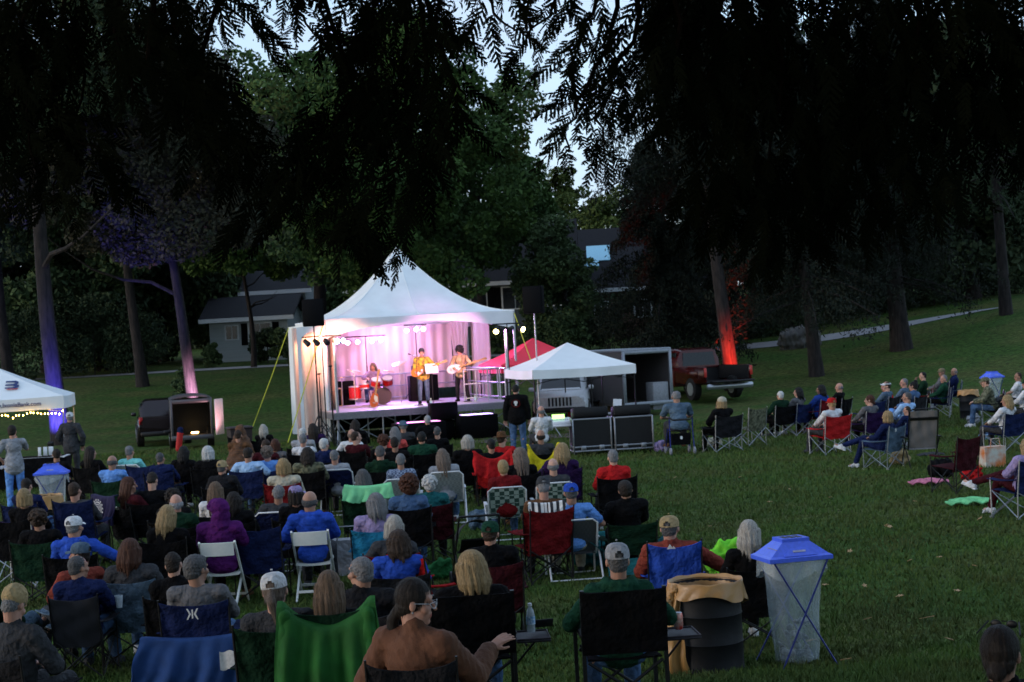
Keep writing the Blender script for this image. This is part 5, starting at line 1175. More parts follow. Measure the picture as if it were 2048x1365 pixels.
ob('skirt_back',MB().box(((X0+X1)/2,Y1-.2,.5),(X1-X0-.2,.02,.85)),fab('black'),DK)
def rail(p0,p1,z,label,n=6,h=1.0):
    p0=S(*p0);p1=S(*p1); e=emp('guard_rail',(0,0,0),0,label,'railing','stage guard rails'); t=p1-p0
    e.location=p0+V((0,0,z)); q=lambda f,zz:t*f+V((0,0,zz))
    ob('top_rail',MB().tube([q(0,h),q(1,h)],.025,8).tube([q(0,h*.55),q(1,h*.55)],.02,8).tube([q(0,.1),q(1,.1)],.02,8),SILV,e)
    for i in range(n): ob('post',MB().tube([q(i/(n-1),0),q(i/(n-1),h)],.024,8),SILV,e)
rail((.1,5.45),(5.4,5.45),DZ,'silver guard rail along the back of the stage',7,.9); rail((5.45,5.3),(5.45,-.8),DZ,'silver guard rail down the open side of the stage',8,1.0); 
rail((4.3,-.1),(5.4,-.35),DZ,'short silver guard rail at the stage stairs corner',4,1.0)
# light bars
def par(nm,loc,dirv,m,lens,r=.085,L_=.2,par_=None):
    d=V(dirv).normalized(); e=ob('lamp_can',MB().tube([V(loc)-d*L_*.5,V(loc)+d*L_*.5],[r*.75,r],14),m,par_)
    ob('lens',MB().tube([V(loc)+d*(L_*.5+.002),V(loc)+d*(L_*.5+.012)],r*.9,14),lens,e); return e
DARKL=mat('lens_dark',(.02,.02,.03),.15,bump=0)
BLL=emis('lens_blue_white',(.4,.5,1),4.5); PUL=emis('lens_violet',(.75,.35,1),14); VWH=emis('lens_white_violet',(.75,.4,1),4.5); WML=emis('lens_warm',(1,.8,.3),6)
def lstand(base,H,bw,lamps,label,tilt=0,ang=0,z0=0,tri=.5):
    e=emp('light_stand',base,SY+ang,label,'light stand','stage light stands')
    ob('pole',MB().tube([(0,0,z0*0),(0,0,H*.55)],.022,8).tube([(0,0,H*.5),(0,0,H)],.016,8),BK,e)
    for k in range(3):
        a=2*PI*k/3+.5; ob('tripod_leg',MB().tube([(0,0,.75),(tri*math.cos(a),tri*math.sin(a),.02)],.013,6),BK,e)
    ob('crossbar',MB().tube([(-bw/2,0,H),(bw/2,0,H)],.02,8),BK,e)
    for x,m,lens,dr in lamps: par('lamp',(x,-.02,H-.16),dr,m,lens,par_=e)
    return e
def wp(px,py,d): p=W(px,py,d); return p
def foot(px,d,z=0): # base point under px at depth d (on a vertical line seen at py guess 800)
    p=W(px,800,d); return V((p.x,p.y,z))
b=foot(650,46.5); lstand(b,3.28,1.15,[(-.45,BLP,DARKL,(.4,-.5,-.5)),(-.17,BLP,DARKL,(.4,-.5,-.5)),(.12,BLP,DARKL,(.3,-.6,-.5)),(.4,BLP,BLL,(.3,-1,-.1)),(.56,BLP,BLL,(.5,-.9,0))],'left light stand with four dark lamp cans and two blue ones')
b=foot(641,46.0); lstand(b,2.2,.1,[],'thin black stand left of the stage corner')
b=foot(664,46.6); lstand(b,2.4,.1,[],'thin black stand nearest the deck corner')
b=S(2.25,5.2,DZ); lstand(b,2.25,1.4,[(-.62,BLP,VWH,(-.2,-1,-.3)),(-.3,BLP,VWH,(0,-1,-.2)),(.2,BLP,VWH,(0,-1,-.2)),(.5,BLP,VWH,(0,-1,.05))],'rear stage light stand with four glowing lamps')
b=S(3.95,4.9,DZ); lstand(b,2.55,.8,[(-.3,BLP,BLL,(-.3,-1,-.2)),(.0,BLP,BLL,(0,-1,.0)),(.25,BLP,BLL,(0,-1,.0))],'rear stage light stand with three blue white lamps')
b=foot(1022,46.5); lstand(b,3.35,.9,[(-.32,BLP,WML,(-.5,-.9,-.6)),(-.2,BLP,DARKL,(-.5,.9,-.5)),(.1,BLP,DARKL,(-.5,.9,-.5)),(.4,BLP,WML,(.5,-.9,-.3))],'right light stand with warm lamps by the marquee corner')
for px,d,lab in((674,47.6,'silver truss pole at the front left of the stage'),(1018,47.8,'violet lit silver pole below the marquee corner')):
    b=foot(px,d); e=emp('support_pole',b,0,lab,'pole'); ob('pole',MB().tube([(0,0,0),(0,0,3.2)],.045,10),SILV,e)
    for k in range(3): a=2*PI*k/3+.5; ob('base_leg',MB().tube([(0,0,.7),(.45*math.cos(a),.45*math.sin(a),.02)],.018,6),SILV,e)
# speakers on poles
SPB=mat('speaker_black',(.004,.004,.005),.85,bump=.1,bscale=300,spec=.05)
def pole_speaker(px,py,d,w,h,label,polem,yaw):
    p=W(px,py,d); e=emp('pole_speaker',(p.x,p.y,gz(p.x,p.y)),yaw,label,'loudspeaker','loudspeakers on tall poles'); z=p.z-e.location.z
    ob('cabinet',MB().box((0,0,z),(w,.5,h),taper=.97,bev=.03),SPB,e); ob('grille',MB().box((0,-.256,z),(w-.06,.02,h-.06),bev=.01),mat('grille_black',(.007,.007,.008),.8,scale=200,spec=.05),e)
    ob('pole',MB().tube([(0,0,0),(0,0,z-h/2)],[.028,.02],10),polem,e)
    for k in range(3): a=2*PI*k/3+.3; ob('tripod_leg',MB().tube([(0,0,1.0),(.6*math.cos(a),.6*math.sin(a),.02)],.016,6),polem,e)
pole_speaker(626,626,46.2,.6,.78,'black loudspeaker on a pole left of the marquee',BK,R(10)); pole_speaker(1067,600,45.8,.56,.78,'black loudspeaker on a silver pole right of the marquee',SILV,R(-10))
# guy ropes
YR=mat('yellow_rope',(.5,.5,.03),.7,bump=0)
def rope(a,b,label,r=.014):
    o=ob('guy_rope',MB().tube([V((0,0,0)),(V(b)-V(a))*.5-V((0,0,.05)),V(b)-V(a)],r,6),YR,loc=a); tag(o,label,'rope','yellow guy ropes')
rope(S(-.25,5.9,3.7),W(505,855,50.5),'yellow guy rope farthest left from the marquee')
rope(S(0,0,3.75),W(576,885,45),'yellow guy rope crossing in front of the left wall',.016)
rope(S(TL,0,3.7),W(1080,770,46),'yellow guy rope from the right marquee corner')
# steps / subs in front
def boxthing(name,c,d,m,label,cat,yaw=SY,bev=.02,extra=None,group=None):
    o=ob(name,MB().box((0,0,d[2]/2),d,bev=bev),m,loc=c,rot=(0,0,yaw)); tag(o,label,cat,group)
    if extra: extra(o)
    return o
def grl(w,h):
    def f(o): ob('grille',MB().box((0,0,0),(w-.08,.02,h-.08),bev=.008),mat('grille_black',(.007,.007,.008),.8,scale=200,spec=.05),o,loc=(0,-o.dimensions.y/2-.0,h/2))
    return f
GLP=emis('glow_pink',(1,.3,.8),.75); GLV=emis('glow_violet',(.6,.4,1),.95)  # glowing slabs stand in for stage LED light on the box tops
def strip(w,m):
    def f(o): ob('led_top',MB().box((0,0,0),(w,.5,.012),bev=.003),m,o,loc=(0,-.05,o.dimensions.z+.008))
    return f
boxthing('sub_speaker',S(2.1,-3.1,0),(1.5,.7,.62),SPB,'low black sub speaker with pink lit top','loudspeaker',extra=strip(1.2,GLP)); boxthing('sub_speaker',S(3.9,-2.9,0),(1.15,.75,.72),SPB,'black sub speaker with violet lit top','loudspeaker',extra=strip(.9,GLV))
o=boxthing('stage_monitor',S(3.0,-2.5,.62),(.8,.5,.5),SPB,'black stage monitor box at the middle of the stage front','loudspeaker'); 
boxthing('sub_speaker',S(2.9,-2.35,0),(.8,.6,.6),SPB,'black sub speaker beneath the middle monitor','loudspeaker')
boxthing('amplifier',S(.55,3.0,DZ),(.75,.45,.6),mat('tweed',(.25,.18,.1),.8),'small tan amplifier at the left of the stage','amplifier',extra=grl(.75,.6))
boxthing('amplifier',S(1.1,3.6,DZ),(.7,.45,.8),SPB,'black amplifier left of the drum kit','amplifier')
boxthing('amplifier',S(3.7,3.1,DZ),(.95,.45,.85),SPB,'large black speaker cabinet behind the guitarist','amplifier',extra=grl(.95,.85))
def amph(o):
    ob('panel',MB().box((0,0,0),(.55,.01,.08)),mat('amp_panel',(.4,.42,.45),.4,metal=.3),o,loc=(0,-.155,.1)); ob('handle',MB().tube([(-.14,0,.32),(-.1,0,.36),(.1,0,.36),(.14,0,.32)],.012,6),BK,o)
boxthing('guitar_amplifier',S(3.7,3.1,DZ+.86),(.68,.3,.32),SPB,'black amplifier head on the large cabinet','amplifier',extra=amph)
boxthing('storage_case',S(4.9,4.6,DZ),(.7,.4,.35),fab('dgreen'),'dark green case at the right rear of the stage','case')
for x,y,l in((2.95,-1.2,'clear water bottle at the guitarist feet'),(4.5,-.6,'clear water bottle at the right of the deck')): bottle(S(x,y,DZ+.01),l)
# microphone stands
def mic(x,y,label,hh=1.5):
    e=emp('microphone_stand',S(x,y,DZ),SY,label,'microphone stand'); ob('pole',MB().tube([(0,0,0),(0,0,hh)],.01,6).tube([(0,0,hh),(-.1,.35,hh+.08)],.008,6),BK,e)
    ob('microphone',MB().cap((-.1,.35,hh+.08),(-.13,.45,hh+.1),.016,.028,8),BLP,e); ob('base',MB().lathe([(.14,0),(.14,.02),(.03,.03)],n=16),BLP,e)
mic(2.75,-.35,'microphone stand in front of the guitarist'); mic(4.4,-.1,'microphone stand in front of the long haired bassist')
e=emp('music_stand',S(3.35,.2,DZ),SY,'music stand with white sheets right of the guitarist','music stand'); ob('pole',MB().tube([(0,0,0),(0,0,1.0)],.012,6),BK,e); ob('sheet',MB().box((0,0,1.1),(.4,.01,.32),rot=(-.4,0,0)),WHM,e)
# drum kit
KX,KY=1.75,2.6
e=emp('drum_kit',S(KX,KY,DZ),SY,'red drum kit with cymbals at the stage rear','drum kit')
RS=mat('drum_red',(.4,.01,.01),.25,metal=.2,bump=0,spec=.6); HD=mat('drum_head',(.6,.6,.58),.6,bump=.05); DHD=mat('drum_head_dark',(.03,.02,.02),.4,bump=0); CY=mat('cymbal',(.55,.42,.15),.25,metal=.9,bump=.05)
def drumd(c,r,h,ax,nm='drum',hd=HD):
    a=V(ax).normalized(); o=ob(nm,MB().tube([V(c)-a*h/2,V(c)+a*h/2],r,28),RS,e)
    ob('drum_head',MB().tube([V(c)+a*h/2,V(c)+a*(h/2+.015)],r*.98,28).tube([V(c)-a*(h/2+.015),V(c)-a*h/2],r*.98,28),hd,o)
    ob('rim',MB().tube([V(c)+a*(h/2-.02),V(c)+a*(h/2+.02)],r*1.03,28,False).tube([V(c)-a*(h/2-.02),V(c)-a*(h/2+.02)],r*1.03,28,False),SILV,o)
drumd((.35,-.5,.29),.28,.4,(0,1,0),'bass_drum',DHD); drumd((.2,-.35,.72),.16,.2,(.1,-.5,1)); drumd((.6,-.3,.74),.17,.22,(-.1,-.5,1),hd=HD); drumd((-.45,-.1,.42),.2,.4,(0,0,1)); drumd((-.15,-.2,.62),.17,.14,(0,0,1))
for c,r,t in(((-.5,-.35,1.15),.23,(.2,-.15,1)),((1.05,-.2,1.3),.25,(-.35,-.2,1)),((-.85,.0,.95),.18,(0,0,1)),((.75,.25,1.05),.2,(.2,0,1))):
    t=V(t).normalized(); ob('cymbal',MB().tube([V(c)-t*.01,V(c),V(c)+t*.02],[r,r*.98,.03],24),CY,e); ob('cymbal_stand',MB().tube([(c[0],c[1],0),c],.012,6),SILV,e)
# musicians
pose('drummer',lean=-4,lh=(-.2,.42,.78),rh=(.25,.42,.8),lp=(-1,-.2,-.5),rp=(1,-.2,-.5),hyaw=-25,knees=((-.28,.38,.52),(.28,.38,.52)),ankles=((-.28,.45,.09),(.28,.42,.09)),hpitch=-12)
pose('guitar',sit=False,lean=3,lh=(.36,.3,1.28),rh=(-.1,.24,1.02),lp=(.2,.2,-1),rp=(-1,-.4,-.4),ld=(0,.6,.8),rd=(.9,.2,-.3),hyaw=0)
# left hand (screen right) holds neck: mirror - musician faces camera so body +x is screen left
POSES.pop('guitar'); pose('guitar',sit=False,lean=3,rh=(.08,.22,1.03),lh=(-.5,.26,1.24),rp=(1,-.5,-.3),lp=(-.6,-.1,-1),rd=(-.8,.3,-.4),ld=(-.2,.5,.8),hyaw=0,hpitch=-8)
pose('bass',sit=False,lean=-4,rh=(.12,.25,1.05),lh=(-.52,.24,1.2),rp=(1,-.5,-.3),lp=(-.6,-.1,-1),rd=(-.8,.3,-.4),ld=(-.2,.5,.8),hyaw=-25,hpitch=-22,knees=((-.16,.06,.5),(.14,.02,.5)),ankles=((-.2,-.02,.09),(.16,-.04,.09)))
q=mat('yellow_plaid',(.62,.4,.03),.85,col2=(.12,.09,.03),scale=11,bump=.1); CL['_yp']=(.5,.32,.03)
def stp(px,py,d,yaw,pz,z,*a,**k):
    p=W(px,py,d); return person(V((p.x,p.y,z)),yaw,pz,*a,**k)
gp=stp(846,760,50.6,185,'guitar',DZ,'short','black','brim' if False else 'beanie','dgrey','gold','jacket','bluegrey','person in yellow patterned jacket playing guitar on stage',None)
for c in gp.children:
    if c.name.startswith('jacket'): c.material_slots[0].material=q
gb=stp(923,762,50.8,165,'bass',DZ,'afro','black',None,None,'tan','long','char','person with long dark curly hair playing bass on stage',None)
gd=stp(748,770,52.9,188,'drummer',DZ+.06,'long','ash',None,None,'lav','long','denim','person seated at the drum kit',None)
def guitar(par_,loc,dirx,m,label,L_=1.0,bass=False,rotm_=None):
    """body outline in xz plane, neck toward +x"""
    o=[]; 
    for i in range(36):
        a=2*PI*i/36; r=.15+.025*math.cos(2*a)+.012*math.cos(3*a); o.append((r*1.35*math.cos(a)-.02*math.cos(2*a),r*1.05*math.sin(a)))
    e=emp('guitar',loc,0,label,'guitar'); 
    ob('body',MB().prism(o,.045),m,e); ob('pickguard',MB().prism([(-.05,-.12),(.12,-.08),(.16,.03),(.04,.02),(-.06,-.04)],.004,c=(0,-.027,0)),WHT,e)
    nl=.62 if not bass else .8
    ob('neck',MB().box((.17+nl/2,-.018,0),(nl,.022,.055),bev=.006),mat('maple',(.4,.24,.1),.4,bump=.05),e); ob('headstock',MB().prism([(0,-.03),(.17,-.05),(.19,.0),(.15,.04),(0,.03)],.018,c=(.17+nl,-.014,0)),mat('maple',(.4,.24,.1),.4,bump=.05),e)
    ob('bridge',MB().box((-.09,-.03,0),(.03,.015,.08)),SILV,e); return e
def gmat(par_,p,ax,nrm,e):
    x=V(ax).normalized(); y=-V(nrm).normalized(); y=(y-x*y.dot(x)).normalized(); z=x.cross(y)
    e.matrix_world=par_.matrix_basis@Matrix.Translation(V(p))@Matrix((x,y,z)).transposed().to_4x4()
G1=guitar(gp,(0,0,0),1,mat('guitar_orange',(.6,.2,.03),.25,bump=0,spec=.6),'orange electric guitar held by the person in yellow jacket'); gmat(gp,(.14,.21,1.03),(-1,.08,.33),(0,1,0),G1)
G2=guitar(gb,(0,0,0),1,mat('guitar_white',(.7,.66,.6),.25,bump=0,spec=.6),'white bass guitar held by the curly haired person',bass=True); gmat(gb,(.16,.22,1.05),(-1,.05,.26),(0,1,0),G2)
G3=guitar(gb,(0,0,0),1,mat('guitar_red',(.5,.1,.02),.25,bump=0,spec=.6),'orange red guitar resting on a floor stand by the drums'); G3.matrix_world=Matrix.Translation(S(1.55,.6,DZ+.22))@Euler((.25,-PI/2+.2,0)).to_matrix().to_4x4()
e=emp('guitar_stand',S(1.55,.75,DZ),SY,'floor stand holding the orange red guitar','guitar stand'); ob('frame',MB().tube([(0,.15,.5),(0,.0,.0)],.01,6).tube([(-.15,0,0),(0,.1,.3),(.15,0,0)],.01,6),BK,e)
# ---------------- stage lamps (the lit lamps of the photograph)
KE=.6
spot('wash_left',wp(668,676,46.4),S(3.0,2.5,1.3),(1,.62,.3),620*KE,50,.7)
spot('wash_left_pink',wp(640,676,46.4),S(2.5,5.7,1.9),(1,.36,.27),1100*KE,46,.8)
spot('wash_right',wp(1012,662,46.6),S(2.6,2.0,1.2),(1,.7,.35),420*KE,50,.7)
spot('wash_right_violet',wp(1030,662,46.6),S(2.4,5.7,1.9),(.9,.28,.62),900*KE,46,.8)
spot('rear_violet',S(2.75,4.9,DZ+2.1),S(2.8,-1.5,.9),(.65,.3,1),420*KE,110,.5)
spot('rear_blue',S(3.95,4.6,DZ+2.35),S(3.4,-2,.8),(.55,.4,1),300*KE,110,.5)
ptl('rear_glow_violet',S(2.75,5.0,DZ+2.15),(.8,.35,1),75*KE,.12); ptl('rear_glow_blue',S(3.95,4.7,DZ+2.4),(.5,.5,1),35*KE,.12)
ptl('marquee_warm',S(.6,1.0,3.1),(1,.55,.2),30*KE,.15)
spot('arch_lamp',S(-.2,.3,3.5),S(-.4,.75,2.0),(1,.42,.22),75*KE,110,.6)
# ---------------- vehicles and trailers
GLS=mat('vehicle_glass',(.01,.012,.016),.15,bump=0,spec=.4); TYR=mat('tyre',(.01,.01,.01),.8,bump=.2)
def wheels(e,pos,r=.38,w=.26):
    for x,y in pos:
        o=ob('wheel',MB().tube([(x-w/2,y,r),(x-w/2+.03,y,r),(x+w/2-.03,y,r),(x+w/2,y,r)],[r*.93,r,r,r*.93],24),TYR,e); ob('rim',MB().tube([(x-w/2-.01,y,r),(x+w/2+.01,y,r)],r*.58,12),SILV,o)
def shell(side,w,tum):
    """side: list of (y,z,halfwidth) bottom & top rows"""
    return side
def loft(rows):
    "rows: list of cross-section loops (same count)"
    M=MB(); v=[p for r in rows for p in r]; n=len(rows[0]); f=[]
    for i in range(len(rows)-1):
        for k in range(n): f.append((i*n+k,i*n+(k+1)%n,(i+1)*n+(k+1)%n,(i+1)*n+k))
    f.append(tuple(range(n))); f.append(tuple((len(rows)-1)*n+k for k in range(n))[::-1]); return M.add(v,f)
def sec(y,w,z0,z1,b=.08,t=.9): # rounded cross section
    return [(-w,y,z0+b),(-w*.94,y,z0),(w*.94,y,z0),(w,y,z0+b),(w*1.0,y,(z0+z1)/2),(w*t,y,z1-b),(w*t-.1,y,z1),(-w*t+.1,y,z1),(-w*t,y,z1-b),(-w*1.0,y,(z0+z1)/2)]
def suv(name,loc,yaw,pm,label,cat,white=False,sc=1):
    e=emp(name,loc,yaw,label,cat,scale=sc)
    ob('body',loft([sec(-2.3,.88,.5,1.0,t=.97),sec(-2.2,.93,.38,1.05,t=.97),sec(-1.0,.95,.35,1.08,t=.97),sec(.9,.95,.35,1.08,t=.96),sec(1.2,.95,.35,1.03,t=.93),sec(2.1,.92,.38,.95,t=.88),sec(2.28,.85,.45,.88,t=.86)]),pm,e)
    ob('cabin',loft([sec(-2.25,.82,1.0,1.15,t=.9,b=.03),sec(-2.05,.84,1.0,1.68,t=.82,b=.05),sec(-1.4,.86,1.0,1.74,t=.8,b=.05),sec(.1,.86,1.0,1.7,t=.8,b=.05),sec(1.05,.84,1.0,1.08,t=.9,b=.03)]),pm,e)
    for s in(-1,1):
        ob('side_window',MB().prism([(-1.9,1.1),(.75,1.1),(.05,1.58),(-1.75,1.62)],.02,'x',(s*.805,0,0)).flat('side_window'),GLS,e,rot=(0,0,0))
        ob('headlight',MB().box((s*.68,2.2,.78),(.3,.14,.14),bev=.03),mat('headlight',(.5,.5,.55),.1,bump=0),e); ob('tail_light',MB().box((s*.82,-2.26,.95),(.14,.08,.3),bev=.02),mat('tail_light',(.4,.01,.01),.2,bump=0),e)
        ob('mirror',MB().box((s*1.03,.75,1.12),(.18,.1,.14),bev=.03),pm,e)
    ob('rear_window',MB().prism([(-.66,0),(.66,0),(.6,.42),(-.6,.42)],.02,'y').flat('rear_window'),GLS,e,loc=(0,-2.19,1.16),rot=(-.3,0,0))
    ob('windscreen',MB().prism([(-.7,0),(.7,0),(.62,.95),(-.62,.95)],.02,'y').flat('windscreen'),GLS,e,loc=(0,1.0,1.1),rot=(.98,0,0))
    if white:
        M=MB()
        for i in range(7): M.box((-.36+i*.12,2.29,.72),(.06,.02,.28),bev=.004)
        ob('grille',M,BLP,e)
    ob('bumper',MB().box((0,2.3,.45),(1.7,.12,.16),bev=.04),BLP,e); ob('bumper',MB().box((0,-2.33,.48),(1.7,.12,.16),bev=.04),BLP,e)
    wheels(e,((-.85,1.45),(.85,1.45),(-.85,-1.4),(.85,-1.4))); return e
def pickup(loc,yaw,pm,label):
    e=emp('pickup_truck',loc,yaw,label,'pickup truck'); 
    ob('body',loft([sec(-.35,.96,.5,1.22,t=.97),sec(.6,.98,.45,1.25,t=.97),sec(1.5,.98,.45,1.22,t=.95),sec(2.7,.95,.48,1.15,t=.9),sec(2.9,.9,.55,1.08,t=.88)]),pm,e)
    ob('cabin',loft([sec(-.6,.86,1.18,1.3,t=.92,b=.03),sec(-.5,.88,1.18,1.88,t=.84,b=.06),sec(.0,.9,1.18,1.95,t=.82,b=.06),sec(.9,.9,1.18,1.92,t=.82,b=.06),sec(1.75,.86,1.18,1.26,t=.9,b=.03)]),pm,e)
    for s in(-1,1):
        ob('bed_side',MB().box((s*.93,-1.7,.95),(.1,2.5,.62),bev=.03),pm,e); ob('rear_fender',MB().box((s*.99,-1.75,1.0),(.06,1.3,.28),bev=.028),pm,e)
        ob('tail_light',MB().box((s*.95,-2.97,1.05),(.1,.06,.34),bev=.02),mat('tail_light_lit',(.6,.05,.04),.2,bump=0),e)
        ob('side_window',MB().prism([(-.4,1.28),(1.35,1.28),(.8,1.78),(-.35,1.8)],.02,'x',(s*.85,0,0)).flat('side_window'),GLS,e); ob('mirror',MB().box((s*1.12,1.3,1.35),(.2,.1,.26),bev=.03),BLP,e)
    ob('bed_floor',MB().box((0,-1.7,.66),(1.76,2.5,.05)).box((0,-.5,.95),(1.76,.06,.6)),BLP,e); ob('tailgate',MB().box((0,-3.25,.7),(1.6,.52,.07),bev=.02),BLP,e)
    ob('rear_window',MB().prism([(-.7,0),(.7,0),(.64,.5),(-.64,.5)],.02,'y').flat('rear_window'),GLS,e,loc=(0,-.6,1.28),rot=(-.12,0,0))
    ob('bumper',MB().box((0,-3.05,.52),(1.9,.16,.2),bev=.05),SILV,e); ob('bed_liner',MB().box((-.86,-1.7,1.0),(.04,2.4,.5)).box((.86,-1.7,1.0),(.04,2.4,.5)),BLP,e)
    wheels(e,((-.86,1.95),(.86,1.95),(-.86,-1.75),(.86,-1.75)),.43,.28); return e
def trailer(loc,yaw,w,l,h,m,rm,label,round_=False,door=None,z0=.42):
    e=emp('cargo_trailer',loc,yaw,label,'trailer'); t=.05
    ob('floor',MB().box((0,l/2,z0),(w,l,.08)),mat('trailer_floor',(.12,.1,.08),.8),e)
    for s in(-1,1): ob('side_wall',MB().box((s*(w/2-t/2),l/2,z0+h/2),(t,l-.06,h-.08)),m,e); ob('fender',MB().box((s*(w/2+.1),l*.55,.55),(.22,.9,.06),bev=.02),BLP,e)
    ob('front_wall',MB().box((0,l-.03,z0+h/2),(w-.02,t,h-.08)),m,e)
    if round_: ob('roof',MB().sheet(lambda u,v:((u-.5)*w,l*v,z0+h-.03+.12*math.sin(PI*u)**.6),14,2,.05),rm,e)
    else: ob('roof',MB().box((0,l/2,z0+h),(w+.06,l+.04,.08),bev=.02),rm,e)
    fr=.11 if not round_ else .07
    ob('rear_frame',MB().box((-w/2+fr/2,-.02,z0+h/2-.02),(fr,.08,h),bev=.01).box((w/2-fr/2,-.02,z0+h/2-.02),(fr,.08,h),bev=.01).box((0,-.02,z0+h-.08),(w-2*fr,.08,.12),bev=.01).box((0,-.02,z0),(w,.09,.14),bev=.01),rm,e)
    wheels(e,((-w/2-.1,l*.55),(w/2+.1,l*.55)) if not round_ else ((-w/2+.05,l*.5),(w/2-.05,l*.5),),.33,.2)
    ob('hitch',MB().tube([(-.3,l,.42),(0,l+.9,.42),(.3,l,.42)],.04,6),BK,e)
    if door: ob('door',MB().box((door[0],door[1],z0+h/2),(door[2],.05,h-.1),rot=(0,0,door[3]),bev=.01),door[4],e)
    return e
DG=mat('trailer_dark',(.02,.02,.022),.4,metal=.2,bump=.05); AL=mat('trailer_alu',(.28,.3,.33),.45,metal=.5,bump=.05); RP=mat('truck_red',(.06,.002,.003),.22,metal=.25,bump=.02,spec=.6)
def pt(px,py,d): p=W(px,py,d); return V((p.x,p.y,gz(p.x,p.y)))
trailer(pt(1297,800,55),R(25),1.95,3.9,1.85,mat('trailer_side',(.1,.09,.09),.5),AL,'open grey cargo trailer beside the red pickup',door=None)
g=pt(1314,800,55.2); o=ob('cabinet',MB().box((0,0,.55),(.62,.5,.95),bev=.02),mat('grey_panel',(.25,.26,.28),.5),loc=g+V((.05,.25,.1)),rot=(0,0,R(25))); tag(o,'pale grey box standing in the open trailer mouth','cabinet')
pickup(pt(1388,800,62.0),R(20),RP,'red pickup truck with open tailgate beside the trailer')
trailer(pt(386,885,49.5),R(13),1.28,2.3,1.2,DG,mat('trailer_frame_dark',(.1,.1,.11),.4,metal=.3,bump=.05),'small open cargo trailer with rounded roof on the left lawn',True,(.83,-.25,.5,R(60),mat('door_inside',(.55,.5,.5),.5)),z0=.38)
suv('parked_car',pt(326,870,54.5),R(14),mat('car_dark',(.02,.012,.016),.2,metal=.4,bump=0,spec=.7),'dark car parked ahead of the small trailer','car',sc=.9)
suv('parked_car',pt(1130,820,53.5)+V((0,2.2,0)),R(176),mat('car_white',(.55,.56,.58),.3,metal=.1,bump=0),'white car with slotted grille behind the sound canopy','car',white=True)
spot('trailer_door_pink',pt(470,880,49)+V((0,-.6,.3)),pt(432,850,49)+V((0,0,1.0)),(1,.45,.5),40,60,.6)
ptl('trailer_lamp',pt(392,868,50.6)+V((0,0,.62)),(1,.6,.2),.25,.04); o=ob('lamp',MB().box((0,0,.03),(.22,.06,.05),bev=.01),emis('amber_lamp',(1,.6,.15),5),loc=pt(390,868,50.2)+V((0,0,.46))); tag(o,'small amber lamp glowing inside the open left trailer','lamp')
o=ob('duffel_bag',MB().cap((0,0,.2),(.12,.0,1.0),.15,.15,14),mat('duffel',(.45,.02,.02),.7),loc=pt(357,892,48.3),scale=.62); tag(o,'upright red bag leaning by the left trailer','bag'); ob('top_band',MB().cap((.125,0,1.02),(.135,0,1.12),.156,.145,14),fab('navy'),o)
# crate, coolers, equipment behind desk
small('crate',1222,818+12,mat('plywood',(.4,.26,.13),.7,var=.15,scale=5,bump=.05),'pale wooden crate under the white canopy','crate','crate',(1.5,1.5,2.3),14)
small('cooler',1150,836,fab('red'),'tall red cooler cabinet under the white canopy','cooler','crate',(.85,.9,2.7),10)
small('crate',1094,822,fab('black'),'black equipment case behind the mixer','crate','crate',1.2,30)
small('crate',1205,800+15,WHM,'white cooler behind the wooden crate','cooler','crate',1.0,30)
p=W(1236,832,40.5); o=ob('paper_sign',MB().box((0,0,.16),(.22,.012,.32),rot=(-.15,.1,.2)),WHM,loc=(p.x,p.y,.93)); tag(o,'white paper sheet standing behind the flight cases','paper')
g=pt(1235,850,40.6); e=emp('folding_table',g,YW,'grey table behind the two flight cases','table'); ob('tabletop',MB().box((0,0,.88),(1.4,.6,.03),bev=.005),mat('table_grey',(.2,.2,.22),.6),e)
for s in(-1,1):
    for t in(-1,1): ob('leg',MB().tube([(s*.6,t*.25,0),(s*.6,t*.25,.87)],.014,6),SILV,e)
# ---------------- houses
def house(loc,yaw,w,d,h,rh,wm,rm,label,wins,trim=WHM,chim=None,ov=.5,gable=False,low=None):
    e=emp('house',loc,yaw,label,'house'); 
    M=MB().box((0,d/2,h/2-1.5),(w,d,h+3)); 
    M.add([(-w/2,0,h),(-w/2,d,h),(-w/2,d/2,h+rh),(w/2,0,h),(w/2,d,h),(w/2,d/2,h+rh)],[(0,1,2),(5,4,3),(0,2,5,3),(2,1,4,5)])
    ob('wall',M.flat('wall'),wm,e)
    M=MB(); a=math.atan2(rh,d/2)
    for s in(-1,1):
        def f(u,v): return ((u-.5)*(w+2*ov),d/2+s*(d/2+ov)*v,h+rh+.12-(rh/(d/2))*(d/2+ov)*v)
        M.sheet(f,2,2,.14)
    ob('roof',M.flat('roof'),rm,e)
    ob('fascia',MB().box((0,-ov-.03,h-(rh/(d/2))*ov+.08),(w+2*ov,.05,.24)),trim,e)
    for wx,wz,ww,wh,sh in wins:
        f_=ob('window',MB().box((wx,-.02,wz),(ww+.16,.06,wh+.16)),trim,e); ob('pane',MB().box((wx-ww/4,-.06,wz),(ww/2-.05,.02,wh)).box((wx+ww/4,-.06,wz),(ww/2-.05,.02,wh)),GLS,f_)
        if sh:
            for s in(-1,1): ob('shutter',MB().box((wx+s*(ww/2+.3),-.03,wz),(.38,.05,wh+.1)),fab('black'),e)
    if chim: ob('chimney',MB().box((chim,d/2,h+rh+.4),(.8,.8,1.6)),fab('dred'),e)
    return e
SH=mat('shingle_dark',(.018,.018,.022),.9,scale=12,bump=.3); SD=mat('siding_white',(.42,.46,.48),.7,scale=2,stretch=(.1,.1,9),var=.12,bump=.1); SG=mat('siding_grey',(.09,.11,.12),.7,scale=2,stretch=(.1,.1,9),var=.15); BRK=mat('brick_brown',(.1,.06,.05),.9,scale=20,bump=.3)
def hl(px,py,d): p=W(px,py,d); return p
